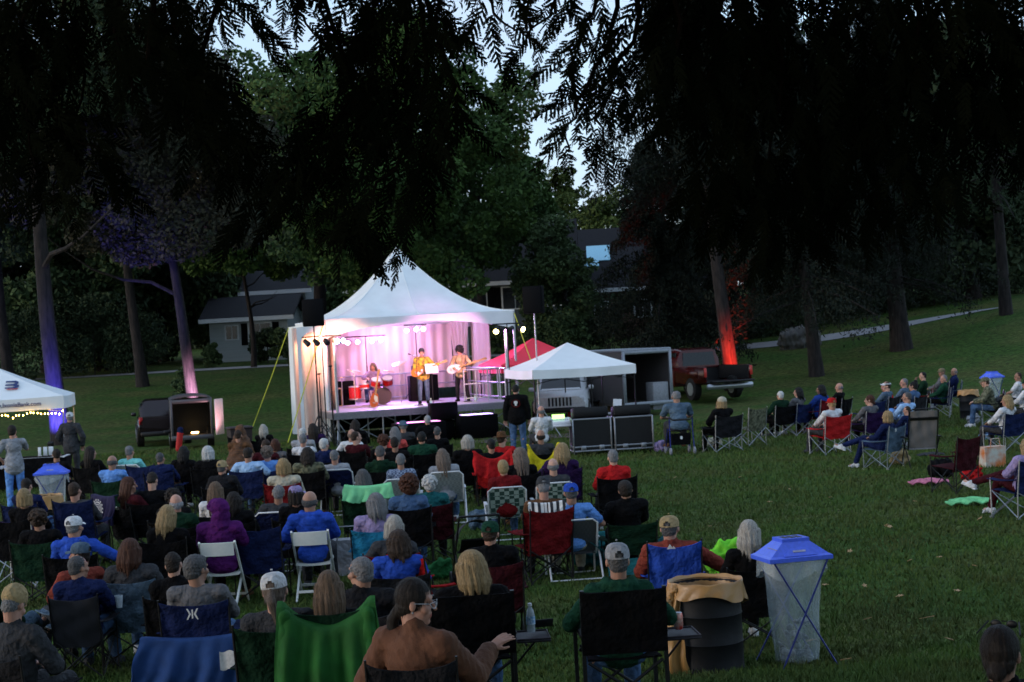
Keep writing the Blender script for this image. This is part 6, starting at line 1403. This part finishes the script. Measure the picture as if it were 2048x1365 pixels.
p=hl(500,716,95); house(V((p.x,p.y,p.z)),R(-4),4.7,4.5,2.45,1.1,SD,SH,'white low house behind the left trees',[(-1.0,1.55,.7,.75,False),(.7,1.4,1.3,1.2,True)],chim=None)
p=hl(556,640,99); house(V((p.x,p.y,p.z-1)),R(-4),3.6,4,2.9,1.1,SD,SH,'tall white house gable behind the low white house',[(-1.5,1.9,.8,.8,False)])
p=hl(925,622,96); house(V((p.x,p.y,p.z-.5)),R(-3),13.2,7,2.4,3.3,SG,SH,'long grey house with shuttered windows behind the marquee',[(-5.6,1.1,.8,1.1,False),(-3.6,1.1,.9,1.1,True),(1.0,1.2,.9,1.1,True),(3.2,1.1,1.5,1.25,True),(5.6,1.1,.9,1.1,False)])
p=hl(1290,690,100); house(V((p.x,p.y,p.z-.5)),R(-6),9.5,8,4.4,3.6,BRK,SH,'brown house half hidden by the spruces',[(-2.6,2.8,.8,1.0,False),(0,2.8,1.0,1.0,False),(-2.4,.9,.8,.9,False)])
hb=bpy.context.scene.objects[-1]
hs=[o for o in bpy.data.objects if o.get('label','').startswith('brown house')][0]
ob('roof_reflection',MB().box((0,0,0),(1.5,1.5,.06)).box((-.45,-1.0,0),(.9,.55,.05)),mat('sky_reflection_blue',(.35,.75,.95),.2,bump=0,spec=1),hs,loc=(-2.7,2.0,4.4+.28+2.0*.9),rot=(math.atan(.9),0,.05))  # light blue colour stands in for sky reflected off the roof
# ---------------- ground
def lin(a,b,s): 
    n=int((b-a)/s); return [a+i*s for i in range(n)]
ys=lin(-30,4,4)+lin(4,60,1.0)+lin(60,110,1.25)+lin(110,260,10)+[260,400,800]; xs=[-500,-250]+lin(-130,-50,10)+lin(-50,50,1.25)+lin(50,130,10)+[130,250,500]
v=[(x,y,gz(x,y)) for y in ys for x in xs]; nx=len(xs); f=[(j*nx+i,j*nx+i+1,(j+1)*nx+i+1,(j+1)*nx+i) for j in range(len(ys)-1) for i in range(nx-1)]
me=bpy.data.meshes.new('ground'); me.from_pydata(v,[],f); me.shade_smooth()
m=bpy.data.materials.new('lawn'); nt,N,L,b=nodes(m); b.inputs['Roughness'].default_value=.95; b.inputs['Specular IOR Level'].default_value=.1
tc=N.new('ShaderNodeTexCoord'); n1=N.new('ShaderNodeTexNoise'); n1.inputs['Scale'].default_value=.35; n1.inputs['Detail'].default_value=6; n2=N.new('ShaderNodeTexNoise'); n2.inputs['Scale'].default_value=6; n2.inputs['Detail'].default_value=8
n3=N.new('ShaderNodeTexNoise'); n3.inputs['Scale'].default_value=45; n3.inputs['Detail'].default_value=3
for q in(n1,n2,n3): L.new(tc.outputs['Object'],q.inputs['Vector'])
r1=N.new('ShaderNodeValToRGB'); e_=r1.color_ramp.elements; e_[0].position=.4;e_[0].color=(.042,.086,.017,1); e_[1].position=.62;e_[1].color=(.075,.09,.026,1)
r2=N.new('ShaderNodeValToRGB'); e_=r2.color_ramp.elements; e_[0].position=.3;e_[0].color=(.4,.4,.4,1); e_[1].position=.7;e_[1].color=(1.5,1.5,1.5,1)
r3=N.new('ShaderNodeValToRGB'); e_=r3.color_ramp.elements; e_[0].position=.3;e_[0].color=(.6,.6,.6,1); e_[1].position=.7;e_[1].color=(1.35,1.35,1.3,1)
m1=N.new('ShaderNodeMixRGB'); m1.blend_type='MULTIPLY'; m1.inputs[0].default_value=1; m2=N.new('ShaderNodeMixRGB'); m2.blend_type='MULTIPLY'; m2.inputs[0].default_value=1
L.new(n1.outputs['Fac'],r1.inputs[0]); L.new(n2.outputs['Fac'],r2.inputs[0]); L.new(n3.outputs['Fac'],r3.inputs[0]); L.new(r1.outputs[0],m1.inputs[1]); L.new(r2.outputs[0],m1.inputs[2]); L.new(m1.outputs[0],m2.inputs[1]); L.new(r3.outputs[0],m2.inputs[2]); L.new(m2.outputs[0],b.inputs['Base Color'])
bp=N.new('ShaderNodeBump'); bp.inputs['Strength'].default_value=.7; bp.inputs['Distance'].default_value=.05; L.new(n3.outputs['Fac'],bp.inputs['Height']); L.new(bp.outputs[0],b.inputs['Normal'])
tag(ob('ground',me,m),kind='structure')
# grass blades (one mass)
n=300000; r=np.random.default_rng(3)
yy=7.5+ (50-7.5)*r.random(n)**1.9; xx=(r.random(n)-.5)*yy*.70; 
G0=np.vectorize(gz)(xx,yy)
h=(.03+.035*r.random(n))*(1+.02*(yy-8.5)); a=r.random(n)*6.283; wd=.004+.0004*yy; ln=r.normal(0,.45,(n,2))*h[:,None]
tri=np.zeros((n,3,3)); tri[:,0,:]=np.stack([xx-np.cos(a)*wd,yy-np.sin(a)*wd,G0-.003],1); tri[:,1,:]=np.stack([xx+np.cos(a)*wd,yy+np.sin(a)*wd,G0-.003],1); tri[:,2,:]=np.stack([xx+ln[:,0],yy+ln[:,1],G0+h],1)
gm=mat('grass_blades',(.054,.105,.021),.8,scale=.9,col2=(.066,.084,.024),bump=0,spec=.15)
o=ob('grass',arr_mesh('grass',tri.reshape(-1,3),3),gm); tag(o,'short mown green grass over the near lawn','grass',kind='stuff')
# path
def pathy(x): return 88-10*sst(-8,14,x)-2*sst(14,30,x)
pts=[(-60+i*1.5) for i in range(57)]
v=[];f=[]
for i,x in enumerate(pts):
    y=pathy(x)
    for k in(-1.3,-.4,.4,1.3): k*=min(1,max(.02,(24.2-x)/7)); v.append((x,y+k,gz(x,y+k)+.03))
for i in range(len(pts)-1):
    for k in range(3): f.append((i*4+k,i*4+4+k,i*4+5+k,i*4+1+k))
me=bpy.data.meshes.new('path'); me.from_pydata(v,[],f); tag(ob('path',me,mat('path_asphalt',(.3,.3,.32),.85,scale=3,var=.15)),kind='structure')
v=[(-60+i*2,gz(-60+i*2,0)) for i in range(2)]
# worn dirt patch before the stage
g=S(4.5,-4.2); M=MB().sheet(lambda u,v:(4.5*(u-.5)*(1+.2*math.sin(v*7)),2.2*(v-.5)*(1+.2*math.sin(u*9)),.004),14,8,.01)
tag(ob('dirt',M,mat('worn_dirt',(.09,.075,.07),.95,scale=3),loc=g+V((1.2,0,.012))),kind='structure')
# boulder
M=MB().ell((0,0,.35),(1.0,.6,.62)).ell((.5,.1,.3),(.75,.5,.52)).ell((-.5,0,.22),(.6,.45,.4)); p=pt(1597,688,75.5)
tag(ob('boulder',remesh(M,.06,1,lump(.035,5,4)),mat('granite',(.13,.125,.12),.9,scale=4,bump=.5,var=.4),loc=p,rot=(0,0,.2)),'grey boulder beside the far path','boulder')
# ---------------- trees
BKM=mat('bark',(.026,.021,.02),.95,scale=7,stretch=(1.6,1.6,.3),col2=(.008,.007,.007),bump=.8,bscale=9); 
def leafm(nm,c,c2): return mat(nm,c,.75,scale=.5,col2=c2,bump=0,spec=.12)
LM=dict(maple=leafm('leaf_maple',(.065,.12,.03),(.03,.06,.02)),dark=leafm('leaf_dark',(.042,.064,.032),(.02,.034,.018)),brown=leafm('leaf_brown',(.05,.045,.03),(.024,.03,.02)),
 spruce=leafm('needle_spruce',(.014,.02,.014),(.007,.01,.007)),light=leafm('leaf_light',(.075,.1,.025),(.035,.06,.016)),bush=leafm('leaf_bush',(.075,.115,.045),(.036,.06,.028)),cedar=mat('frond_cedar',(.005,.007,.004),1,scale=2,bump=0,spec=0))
TWG=mat('twig_dark',(.008,.006,.005),1,bump=0,spec=0)
def leafquads(C,size,seed,flat=.0,nar=.6):
    r=np.random.default_rng(seed); n=len(C); a=r.normal(size=(n,3)); a[:,2]*=(1-flat); a/=np.linalg.norm(a,axis=1)[:,None]; b=r.normal(size=(n,3)); b-=a*(b*a).sum(1)[:,None]; b/=np.linalg.norm(b,axis=1)[:,None]
    s=size*(.6+.8*r.random(n))[:,None]; a=a*s; b=b*s*nar
    return np.stack([C-a,C-b*.9+a*.1,C+a,C+b*.9+a*.1],1).reshape(-1,3)
def crown_pts(blobs,n,seed):
    r=np.random.default_rng(seed); w=np.array([b[3]**2 for b in blobs]); w=w/w.sum(); k=r.choice(len(blobs),n,p=w); B=np.array(blobs)
    d=r.normal(size=(n,3)); d/=np.linalg.norm(d,axis=1)[:,None]; rad=(.55+.5*r.random(n)**.7)[:,None]
    return B[k,:3]+d*rad*B[k,3:4]*np.array([1,1,.75])
def blobs_in(cx,cy,cz,rx,ry,rz,n,br,seed,bot=-.9):
    q=random.Random(seed); o=[]
    for i in range(n*30):
        if len(o)>=n: break
        u=[q.uniform(-1,1) for _ in range(3)]; 
        if u[2]<bot: continue
        R2=math.sqrt(sum(t*t for t in u))
        if R2>1 or R2<.35: continue
        o.append((cx+u[0]*rx,cy+u[1]*ry,cz+u[2]*rz,br*q.uniform(.6,1.3)))
    return o
def trunkmesh(H,r0,r1,lean,limbs,seed,z0=-.3):
    q=random.Random(seed); M=MB(); P=[];Rr=[]; n=16
    for i in range(n+1):
        t=i/n; P.append(V((lean[0]*t+.12*math.sin(t*7+seed),lean[1]*t+.1*math.sin(t*5+seed*2),z0+H*t))); Rr.append(r0*(1.35-.35*min(1,t*12))*(1-t)+r1*t if t<1 else r1)
    M.tube(P,Rr,14)
    for k in range(limbs):
        t=q.uniform(.35,.95); i=int(t*n); a=q.uniform(0,6.28); L_=q.uniform(.2,.4)*H*(1.2-t); p=P[i]; r=Rr[i]*.45; pts=[p]; 
        for s in range(1,6): pts.append(p+V((math.cos(a+s*.1)*L_*s/5,math.sin(a+s*.1)*L_*s/5,L_*(.5*s/5+.08*math.sin(s+k)))))
        M.tube(pts,[r*(1-.17*s) for s in range(6)],7)
    return M
def tree(name,base,H,r0,lean,blobs,n,ls,lm,label,cat='tree',limbs=9,seed=1,group=None,bark=None,z0=-.3,yaw=0):
    e=emp(name,base,yaw,label,cat,group)
    ob('trunk',trunkmesh(H,r0,r0*.25,lean,limbs,seed,z0),bark or BKM,e)
    ob('crown',arr_mesh('crown',leafquads(crown_pts(blobs,n,seed),ls,seed+1),4),LM[lm],e); return e
def dup(e,loc,yaw,sc,label,group=None):
    r=emp(e.name.split('.')[0],loc,yaw,label,e['category'],group,scale=sc)
    for c in e.children:
        o=c.copy(); COL.objects.link(o); o.parent=r
    return r
# left trunk lit blue
b=pt(126,893,57); LT=tree('pine_tree',b,21,.33,(-1.1,.6),blobs_in(-1,0,15.5,4.8,4.5,5.5,60,1.1,1),46000,.095,'dark','tall pine with straight trunk lit blue from below',limbs=7,seed=3)
# second trunk lit pink
b=pt(398,790,63.5); tree('shade_tree',b,17,.25,(-2.2,.4),blobs_in(-1.2,0,10.4,4.9,5,5.4,66,1.3,2,-.75),70000,.095,'brown','leaning tree with trunk lit pale pink behind the small trailer',limbs=16,seed=5)
# dark trunks on the left
for i,(px,py,d,H,r0,lab) in enumerate(((283,762,78,20,.27,'dark slender trunk tree between the blue and pink lit trunks'),(20,762,80,22,.28,'dark tree behind the bank canopy'))):
    tree('shade_tree',pt(px,py,d),H,r0,(-1,.5),blobs_in(-1.5,0,12.5,4.4,5,6.2,60,1.4,20+i),26000,.16,'dark',lab,seed=21+i,limbs=10)
# maple behind stage
b=pt(800,700,76); tree('maple_tree',b,18,.5,(0,1),blobs_in(.3,0,10.0,6.8,6,7.6,120,1.2,4,-.8),72000,.13,'maple','big green maple rising behind the marquee',limbs=22,seed=8)
b=pt(640,690,84); tree('maple_tree',b,17,.4,(0,1),blobs_in(-.5,0,10.5,6.0,5,6.2,80,1.3,5,-.8),40000,.14,'maple','second green maple left of the marquee peak',limbs=18,seed=12)
b=pt(960,690,90); tree('maple_tree',b,12,.35,(.5,1),blobs_in(.5,0,8.6,3.6,4,4.0,56,1.0,6,-.8),24000,.14,'maple','rounded maple right of the marquee peak',limbs=14,seed=13)
b=pt(505,700,88); tree('young_tree',b,9.5,.16,(-.3,0),blobs_in(-.3,0,7.2,4.6,2,2.2,40,.9,44,-.9),24000,.11,'maple','leafy tree hanging over the white house roof',limbs=8,seed=44)
# far light tree and fillers in the sky gap
b=pt(1145,620,128); tree('young_tree',b,11,.25,(0,0),blobs_in(0,0,8.0,2.6,2.6,4.2,42,.8,7),11000,.16,'light','pale green tree in the sky gap',limbs=12,seed=14)
b=pt(1235,620,120); tree('young_tree',b,10,.25,(0,0),blobs_in(0,0,6.5,3.2,2.6,3.6,42,.9,8),11000,.16,'light','pale green tree half behind the big spruce',limbs=12,seed=15)
b=pt(1075,640,112); tree('shade_tree',b,9,.25,(0,0),blobs_in(0,0,6.0,3.2,2.6,3.4,42,1.0,9),14000,.15,'bush','low dark green tree beside the grey house roof',limbs=8,seed=16)
b=pt(1130,700,84); tree('shade_tree',b,7,.2,(0,0),blobs_in(0,0,3.9,2.3,2,3.0,40,.8,19),16000,.11,'bush','small bushy tree before the brown house',limbs=8,seed=17)
# spruces
def spruce(name,base,H,Rm,r0,lean,n,lm,label,seed,ls=.085,z0=1.5,group=None,bark=None,droop=.35):
    q=np.random.default_rng(seed); e=emp(name,base,0,label,'tree',group); M=MB(); P=[];
    for i in range(13): t=i/12; P.append(V((lean[0]*t,lean[1]*t,-.3+H*t)))
    M.tube(P,[r0*(1.25 if i==0 else 1)*(1-t/13.)+.02 for i,t in enumerate(range(13))],14)
    C=[];nb=int(60+H*7); per=n//nb
    for k in range(nb):
        t=(k+q.random())/nb; z=z0+(H-z0)*t; a=q.random()*6.283; L_=Rm*(1-t)**.8*(.6+.5*q.random())+.3
        s=q.random(per)**.75; x0=lean[0]*z/H; y0=lean[1]*z/H
        px=x0+np.cos(a)*L_*s; py=y0+np.sin(a)*L_*s; pz=z-droop*L_*s**1.6+.05*L_*np.sin(s*3)
        w=.28*L_*(1-s*.5); C.append(np.stack([px+q.normal(0,1,per)*w*.4*abs(np.sin(a))+q.normal(0,.08,per),py+q.normal(0,1,per)*w*.4*abs(np.cos(a))+q.normal(0,.08,per),pz-np.abs(q.normal(0,.22,per))*(1+.5*L_/3)],1))
        if k%2==0 and L_>1: M.tube([(x0,y0,z),(x0+math.cos(a)*L_*.5,y0+math.sin(a)*L_*.5,z-droop*L_*.33),(x0+math.cos(a)*L_*.95,y0+math.sin(a)*L_*.95,z-droop*L_*.9)],[.05,.035,.012],5)
    ob('trunk',M,bark or BKM,e); V4=leafquads(np.concatenate(C),ls,seed,flat=-.6,nar=.34); ob('crown',arr_mesh('crown',V4,4),LM[lm],e); return e
b=pt(1465,722,64); spruce('spruce_tree',b,18,5.0,.3,(-1.3,.8),110000,'spruce','big spruce with trunk lit red behind the pickup',31,z0=9)
b=pt(1335,705,72); SP=spruce('spruce_tree',b,10.5,3.9,.3,(-.5,0),70000,'spruce','broad spruce with drooping limbs behind the cargo trailer',32,z0=1.0)
b=pt(1450,700,80); spruce('spruce_tree',b,15,4.4,.3,(-.5,0),60000,'spruce','spruce behind the broad drooping spruce',39,z0=.8)
b=pt(1632,706,66); spruce('spruce_tree',b,17,4.2,.27,(-1,0),70000,'spruce','dark spruce in front of the boulder',33,z0=3.2)
b=pt(1802,664,70); spruce('spruce_tree',b,19,4.6,.42,(-1,0),74000,'spruce','dark spruce where the path ends',34,z0=3.0)
b=pt(2012,620,74); spruce('pine_tree',b,22,4.6,.26,(-.5,0),30000,'dark','slim trunked pine at the right edge',35,z0=5.5)
k=0
labs=['dark tree behind the boulder','dark tree on the right skyline beyond the boulder','dark tree between the spruces on the right','dark tree beyond the path end','dark tree behind the right edge pine','dark tree left of the slim pine']
for px,d in((1540,92),(1680,96),(1760,88),(1900,92),(2010,98),(1955,84)):
    tree('shade_tree',pt(px,640,d),16,.35,(-.5,0),blobs_in(-.5,0,8.2,5.2,4.5,7.8,80,1.4,50+k,-1),26000,.19,'dark',labs[k],seed=50+k,limbs=8,group='dark trees behind the right lawn'); k+=1
# left wood behind
labs=['dark tree in the wood behind the bank canopy','dark tree in the wood left of the blue trunk','dark tree in the wood right of the blue trunk','dark tree in the wood above the slender trunk','dark tree in the wood left of the white house','dark tree in the wood over the white house roof','dark tree in the wood between white and grey house','tall dark tree behind the first maple']
k=0
for px,d,H in((-30,92,15),(90,96,17),(200,94,16),(300,98,15),(330,101,11),(450,118,9),(610,120,14),(760,125,13)):
    tree('shade_tree',pt(px,700,d),H,.35,(-.5,0),blobs_in(-.5,0,H*.52,5.3,4.5,H*.48,80,1.4,70+k,-1),26000,.19,'dark' if k%2 else 'bush',labs[k],seed=70+k,limbs=8,group='dark trees of the left wood'); k+=1
# far wood mass
C=[]; q=np.random.default_rng(8)
for i in range(90):
    x=-75+i*1.7; y=150+10*math.sin(i); 
    Hh=12+3*math.sin(i*1.3); 
    if -8<x<16: Hh=5.5
    n_=700; C.append(np.stack([x+q.normal(0,1.6,n_),y+q.normal(0,1.5,n_),gz(x,y)+Hh*q.random(n_)**.8+q.normal(0,.5,n_)],1))
o=ob('far_woods',arr_mesh('far_woods',leafquads(np.concatenate(C),.33,4),4),LM['dark']); tag(o,'distant dark wood closing the view','woods',kind='stuff')
# bushes
def bush(px,py,d,w,h,label,seed,lm='bush',n=5000,name='bush'):
    e=emp(name,pt(px,py,d),0,label,'bush',None); ob('stem',MB().tube([(0,0,-.2),(.03,0,h*.5)],.04,6),BKM,e)
    ob('foliage',arr_mesh('foliage',leafquads(crown_pts(blobs_in(0,0,h*.5,w*.5,w*.4,h*.5,22,w*.22,seed,-1),n,seed),.09,seed),4),LM[lm],e)
bs=[(535,712,92,1.6,2.0,'dark upright bush at the white house window'),(575,712,91,1.8,2.0,'rounded bush right of the white house window'),(425,712,90,.9,1.3,'bush at the left corner of the white house'),(360,735,72,1.0,1.4,'small pale bush beside the pink lit trunk'),
(50,745,88,4.5,4,'wide dark bush behind the bank canopy'),(190,748,89,5,4.5,'wide dark bush right of the blue trunk'),(255,748,90,4,3.5,'dark bush left of the slender dark trunk'),(620,700,86,2.5,1.8,'low bush left of the marquee'),(1110,700,82,3,2.2,'low bush right of the loudspeaker'),
(1000,690,88,3,1.5,'low bush behind the marquee curtain'),(1180,690,86,3.5,2.6,'dark bush before the brown house'),(1540,665,84,5,2.6,'dark bush left of the boulder'),(1700,655,86,5.5,3,'dark bush right of the boulder'),(1870,640,84,5,3,'dark bush above the path end'),(1990,610,86,6,3,'dark bush at the right skyline'),(1420,680,86,4,2.4,'dark bush behind the red lit trunk')]
for i,(px,py,d,w_,h_,lab) in enumerate(bs): bush(px,py,d,w_,h_,lab,100+i,'dark' if 'dark' in lab else 'bush',n=int(2500+900*w_))
# tree up-lights
for nm,bp_,dy,tz,col,e_ in(('blue',pt(126,893,57),-1.5,1.6,(.1,.08,1),1300),('pink',pt(398,790,63.5),-1.3,1.7,(1,.5,.85),900),('red',pt(1465,722,64),-1.4,1.7,(1,.04,.02),1000)):
    p=bp_+V((.05,dy,.35)); spot('uplight_'+nm,p,bp_+V((-.12,0,tz)),col,e_,78 if nm=='blue' else 46,.9,.05)
    o=ob('floodlight',MB().box((0,0,.12),(.2,.14,.16),rot=(.5,0,0),bev=.02),BLP,loc=bp_+V((.05,dy-.16,0))); tag(o,'small floodlight at the foot of the %s lit trunk'%nm,'floodlight')
# ---------------- near cedar branches
def frond(sd):
    T=[]; q=random.Random(sd)
    def leaf(p,d,l,w,z=0):
        n=V((-d.y,d.x,0)).normalized(); T.append((p-n*w,p+n*w,p+d*l+V((0,0,z))))
    n=10; bend=q.uniform(-.25,.25)
    ax=lambda t:V((bend*t*t,t,0))
    for i in range(n):
        t=i/n; p=ax(t)
        for s in(-1,1):
            if q.random()<.1: continue
            L_=(.38*(1-t)**.7*(.5+.5*min(1,t*4))+.04)*q.uniform(.6,1.15)
            a=R(38-12*t+q.uniform(-6,6)); d=V((s*math.sin(a),math.cos(a),0)); z=q.uniform(-.06,.02); leaf(p,d,L_,.019,z); m=max(1,int(L_/.055))
            for j in range(1,m+1):
                f=j/(m+1.2); pp=p+d*L_*f+V((0,0,z*f)); l2=.085*(1-.45*j/m)*q.uniform(.7,1.2)
                for s2 in(-1,1):
                    a2=s*a+s2*R(27); leaf(pp,V((math.sin(a2),math.cos(a2),0)),l2,.019)
    for i in range(5): leaf(ax(i*.2),(ax(i*.2+.2)-ax(i*.2)).normalized(),.24,.014)
    return np.array([[list(p) for p in t] for t in T])
FRS=[frond(i) for i in range(7)]
def crm(P,i,t):
    a,b,c,d=P[max(i-1,0)],P[i],P[i+1],P[min(i+2,len(P)-1)]
    return .5*((2*b)+(c-a)*t+(2*a-5*b+4*c-d)*t*t+(3*b-a-3*c+d)*t**3)
def cedar(root,label,boughs,seed,trunk_r=.3):
    "boughs: (pixel polyline, half width in px, depth, density) - each a limb drooping into view from above"
    e=emp('cedar_tree',root,0,label,'tree','cedar trees overhead'); q=random.Random(seed); rr=np.random.default_rng(seed); rt=V(root); out=[]; core=[]
    ob('trunk',MB().tube([(0,0,-.3),(.05,0,3),(.02,.05,7),(0,0,10)],[trunk_r*1.2,trunk_r,trunk_r*.7,.1],14),BKM,e)
    for (pl,hw,d,dn) in boughs:
        if pl[0][0]<1000 and dn>1.3: hw*=.72; dn*=.8
        pts=[W(x,y,d+.25*math.sin(i*2+x))-rt for i,(x,y) in enumerate(pl)]
        hi=W(pl[0][0],-460,d)-rt; o=V((0,0,min(9.3,max(hi.z+.2,4)))); path=[o,o*.5+hi*.5+V((0,0,.2)),hi]+pts
        # smooth
        sm=[]
        for i in range(len(path)-1):
            for k in range(4): t=k/4; sm.append(crm(path,i,t)+V((q.uniform(-.02,.02),q.uniform(-.03,.03),q.uniform(-.012,.012))))
        sm.append(path[-1]); n_=len(sm); ob('branch',MB().tube(sm,[.03-.022*min(1,i/11.) if i<12 else .008*(1-.85*(i-12)/(n_-12)) for i in range(n_)],6),TWG,e)
        seg=[(pts[i+1]-pts[i]).length for i in range(len(pts)-1)]; tot=sum(seg); npx=sum(math.dist(pl[i],pl[i+1]) for i in range(len(pl)-1))
        N_=int(dn*npx*hw*2/1500)+6
        for k in range(N_):
            u=(k+q.random())/N_*tot; i=0
            while i<len(seg)-1 and u>seg[i]: u-=seg[i]; i+=1
            T_=(pts[i+1]-pts[i]).normalized(); p=pts[i]+T_*u; g=(k+.5)/N_; wd=hw*d/F*(1-.75*g**1.6)*(.7+.5*math.sin(g*9+hw)**2)
            sd_=T_.cross(V((0,1,0))).normalized(); off=q.uniform(-1,1); p=p+sd_*off*wd+V((0,q.gauss(0,.22),0)); 
            D_=T_*q.uniform(.6,1)+sd_*(off*.6+q.uniform(-.25,.25))+V((0,q.uniform(-.45,.45),-.4)); sz=(.12+.09*q.random())*d/5*(1.15-.35*g)
            y=np.array(D_); y/=np.linalg.norm(y); z=rr.normal(size=3)*np.array([.4,1.5,.3]); z-=y*(z@y); z/=np.linalg.norm(z); x=np.cross(y,z); F_=FRS[q.randrange(7)].copy(); F_[:,:,2]-=.15*F_[:,:,1]**2+.25*F_[:,:,0]**2; F_*=sz
            out.append(F_[:,:,0:1]*x+F_[:,:,1:2]*y+F_[:,:,2:3]*z+np.array(p))
            if dn>1.35 and g<.8: 
                for _ in range(int(dn*12)): core.append(tuple(p+V((q.gauss(0,.06),q.gauss(0,.1),q.gauss(0,.06)))))
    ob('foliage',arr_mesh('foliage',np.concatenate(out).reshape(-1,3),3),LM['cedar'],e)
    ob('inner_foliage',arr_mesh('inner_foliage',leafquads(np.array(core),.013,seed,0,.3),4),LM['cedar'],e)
    C=np.stack([rr.uniform(-3.6,3.6,30000)+rt.x*-.25,rr.uniform(-9,4.5,30000),rr.uniform(0,5,30000)+4.7],1); yy_=C[:,1]+rt.y; C[:,2]=np.maximum(C[:,2],3.0+np.maximum(yy_,0)*.24+.8-rt.z)
    ob('shade_crown',arr_mesh('shade_crown',leafquads(C,.16,seed),4),LM['cedar'],e); return e  # unseen foliage added above and behind the camera to block sky light
cedar((-4.6,3.5,gz(-4.6,3.5)),'near cedar whose black boughs hang over the top left',[
 ([(60,-80),(50,120),(70,330)],95,5.2,1.8),([(150,-80),(170,100),(130,300),(105,420)],80,5.6,1.8),([(240,-60),(230,90),(270,210)],70,5.0,1.6),([(-20,-80),(0,200),(15,420)],60,5.4,1.7),
 ([(345,-80),(350,40),(335,110)],55,5.0,1.5),([(420,-90),(450,10),(540,80)],50,5.3,1.4),([(330,-60),(360,140),(440,230),(530,330)],75,5.2,1.8),([(400,120),(420,240),(455,350)],70,5.5,1.8),([(300,60),(330,170),(410,290)],45,5.0,1.3),
 ([(560,-80),(600,30),(660,90)],45,5.4,1.2),([(100,200),(210,300),(250,390)],55,5.8,1.5)],5)
cedar((4.4,5.0,gz(4.4,5.0)),'near cedar whose lacy boughs hang in the sky gap and over the top right',[
 ([(760,-80),(740,60),(720,200)],85,5.3,1.8),([(880,-80),(870,80),(930,210)],80,5.2,1.8),([(980,-90),(985,10),(1030,80)],40,4.8,1.1),([(820,60),(760,200),(640,300),(540,380),(500,470)],85,5.4,1.8),([(860,140),(800,300),(730,420),(700,490)],95,5.3,1.8),
 ([(700,180),(620,300),(600,440)],80,5.5,1.8),([(900,180),(840,340),(790,510)],60,5.1,1.5),([(640,-80),(660,60),(700,150)],50,5.4,1.4),
 ([(1130,-90),(1100,10),(1045,110)],44,4.7,.95),([(1200,-90),(1170,60),(1120,150)],46,4.8,.9),([(1240,-40),(1200,110),(1150,230),(1115,330)],52,4.7,1.1),([(1270,20),(1230,160),(1195,240),(1210,320)],44,4.8,.9),([(1350,40),(1310,150),(1320,250)],42,5.0,.9),
 ([(1380,-90),(1370,80),(1390,220)],75,5.3,1.7),([(1450,-90),(1430,150),(1420,330),(1440,460)],110,5.5,1.35),([(1540,-90),(1560,160),(1520,380),(1560,520)],125,5.4,1.3),([(1680,-90),(1680,180),(1720,350),(1700,450)],125,5.6,1.3),([(1820,-90),(1830,150),(1790,340),(1840,430)],120,5.3,1.3),([(1960,-90),(1960,120),(1990,290)],110,5.6,1.3),([(2070,-90),(2060,150),(2040,330)],70,5.4,1.6),([(1480,60),(1620,300),(1640,480)],90,6.0,1.2),([(1900,100),(1900,260),(1860,400)],80,6.0,1.2)],9)
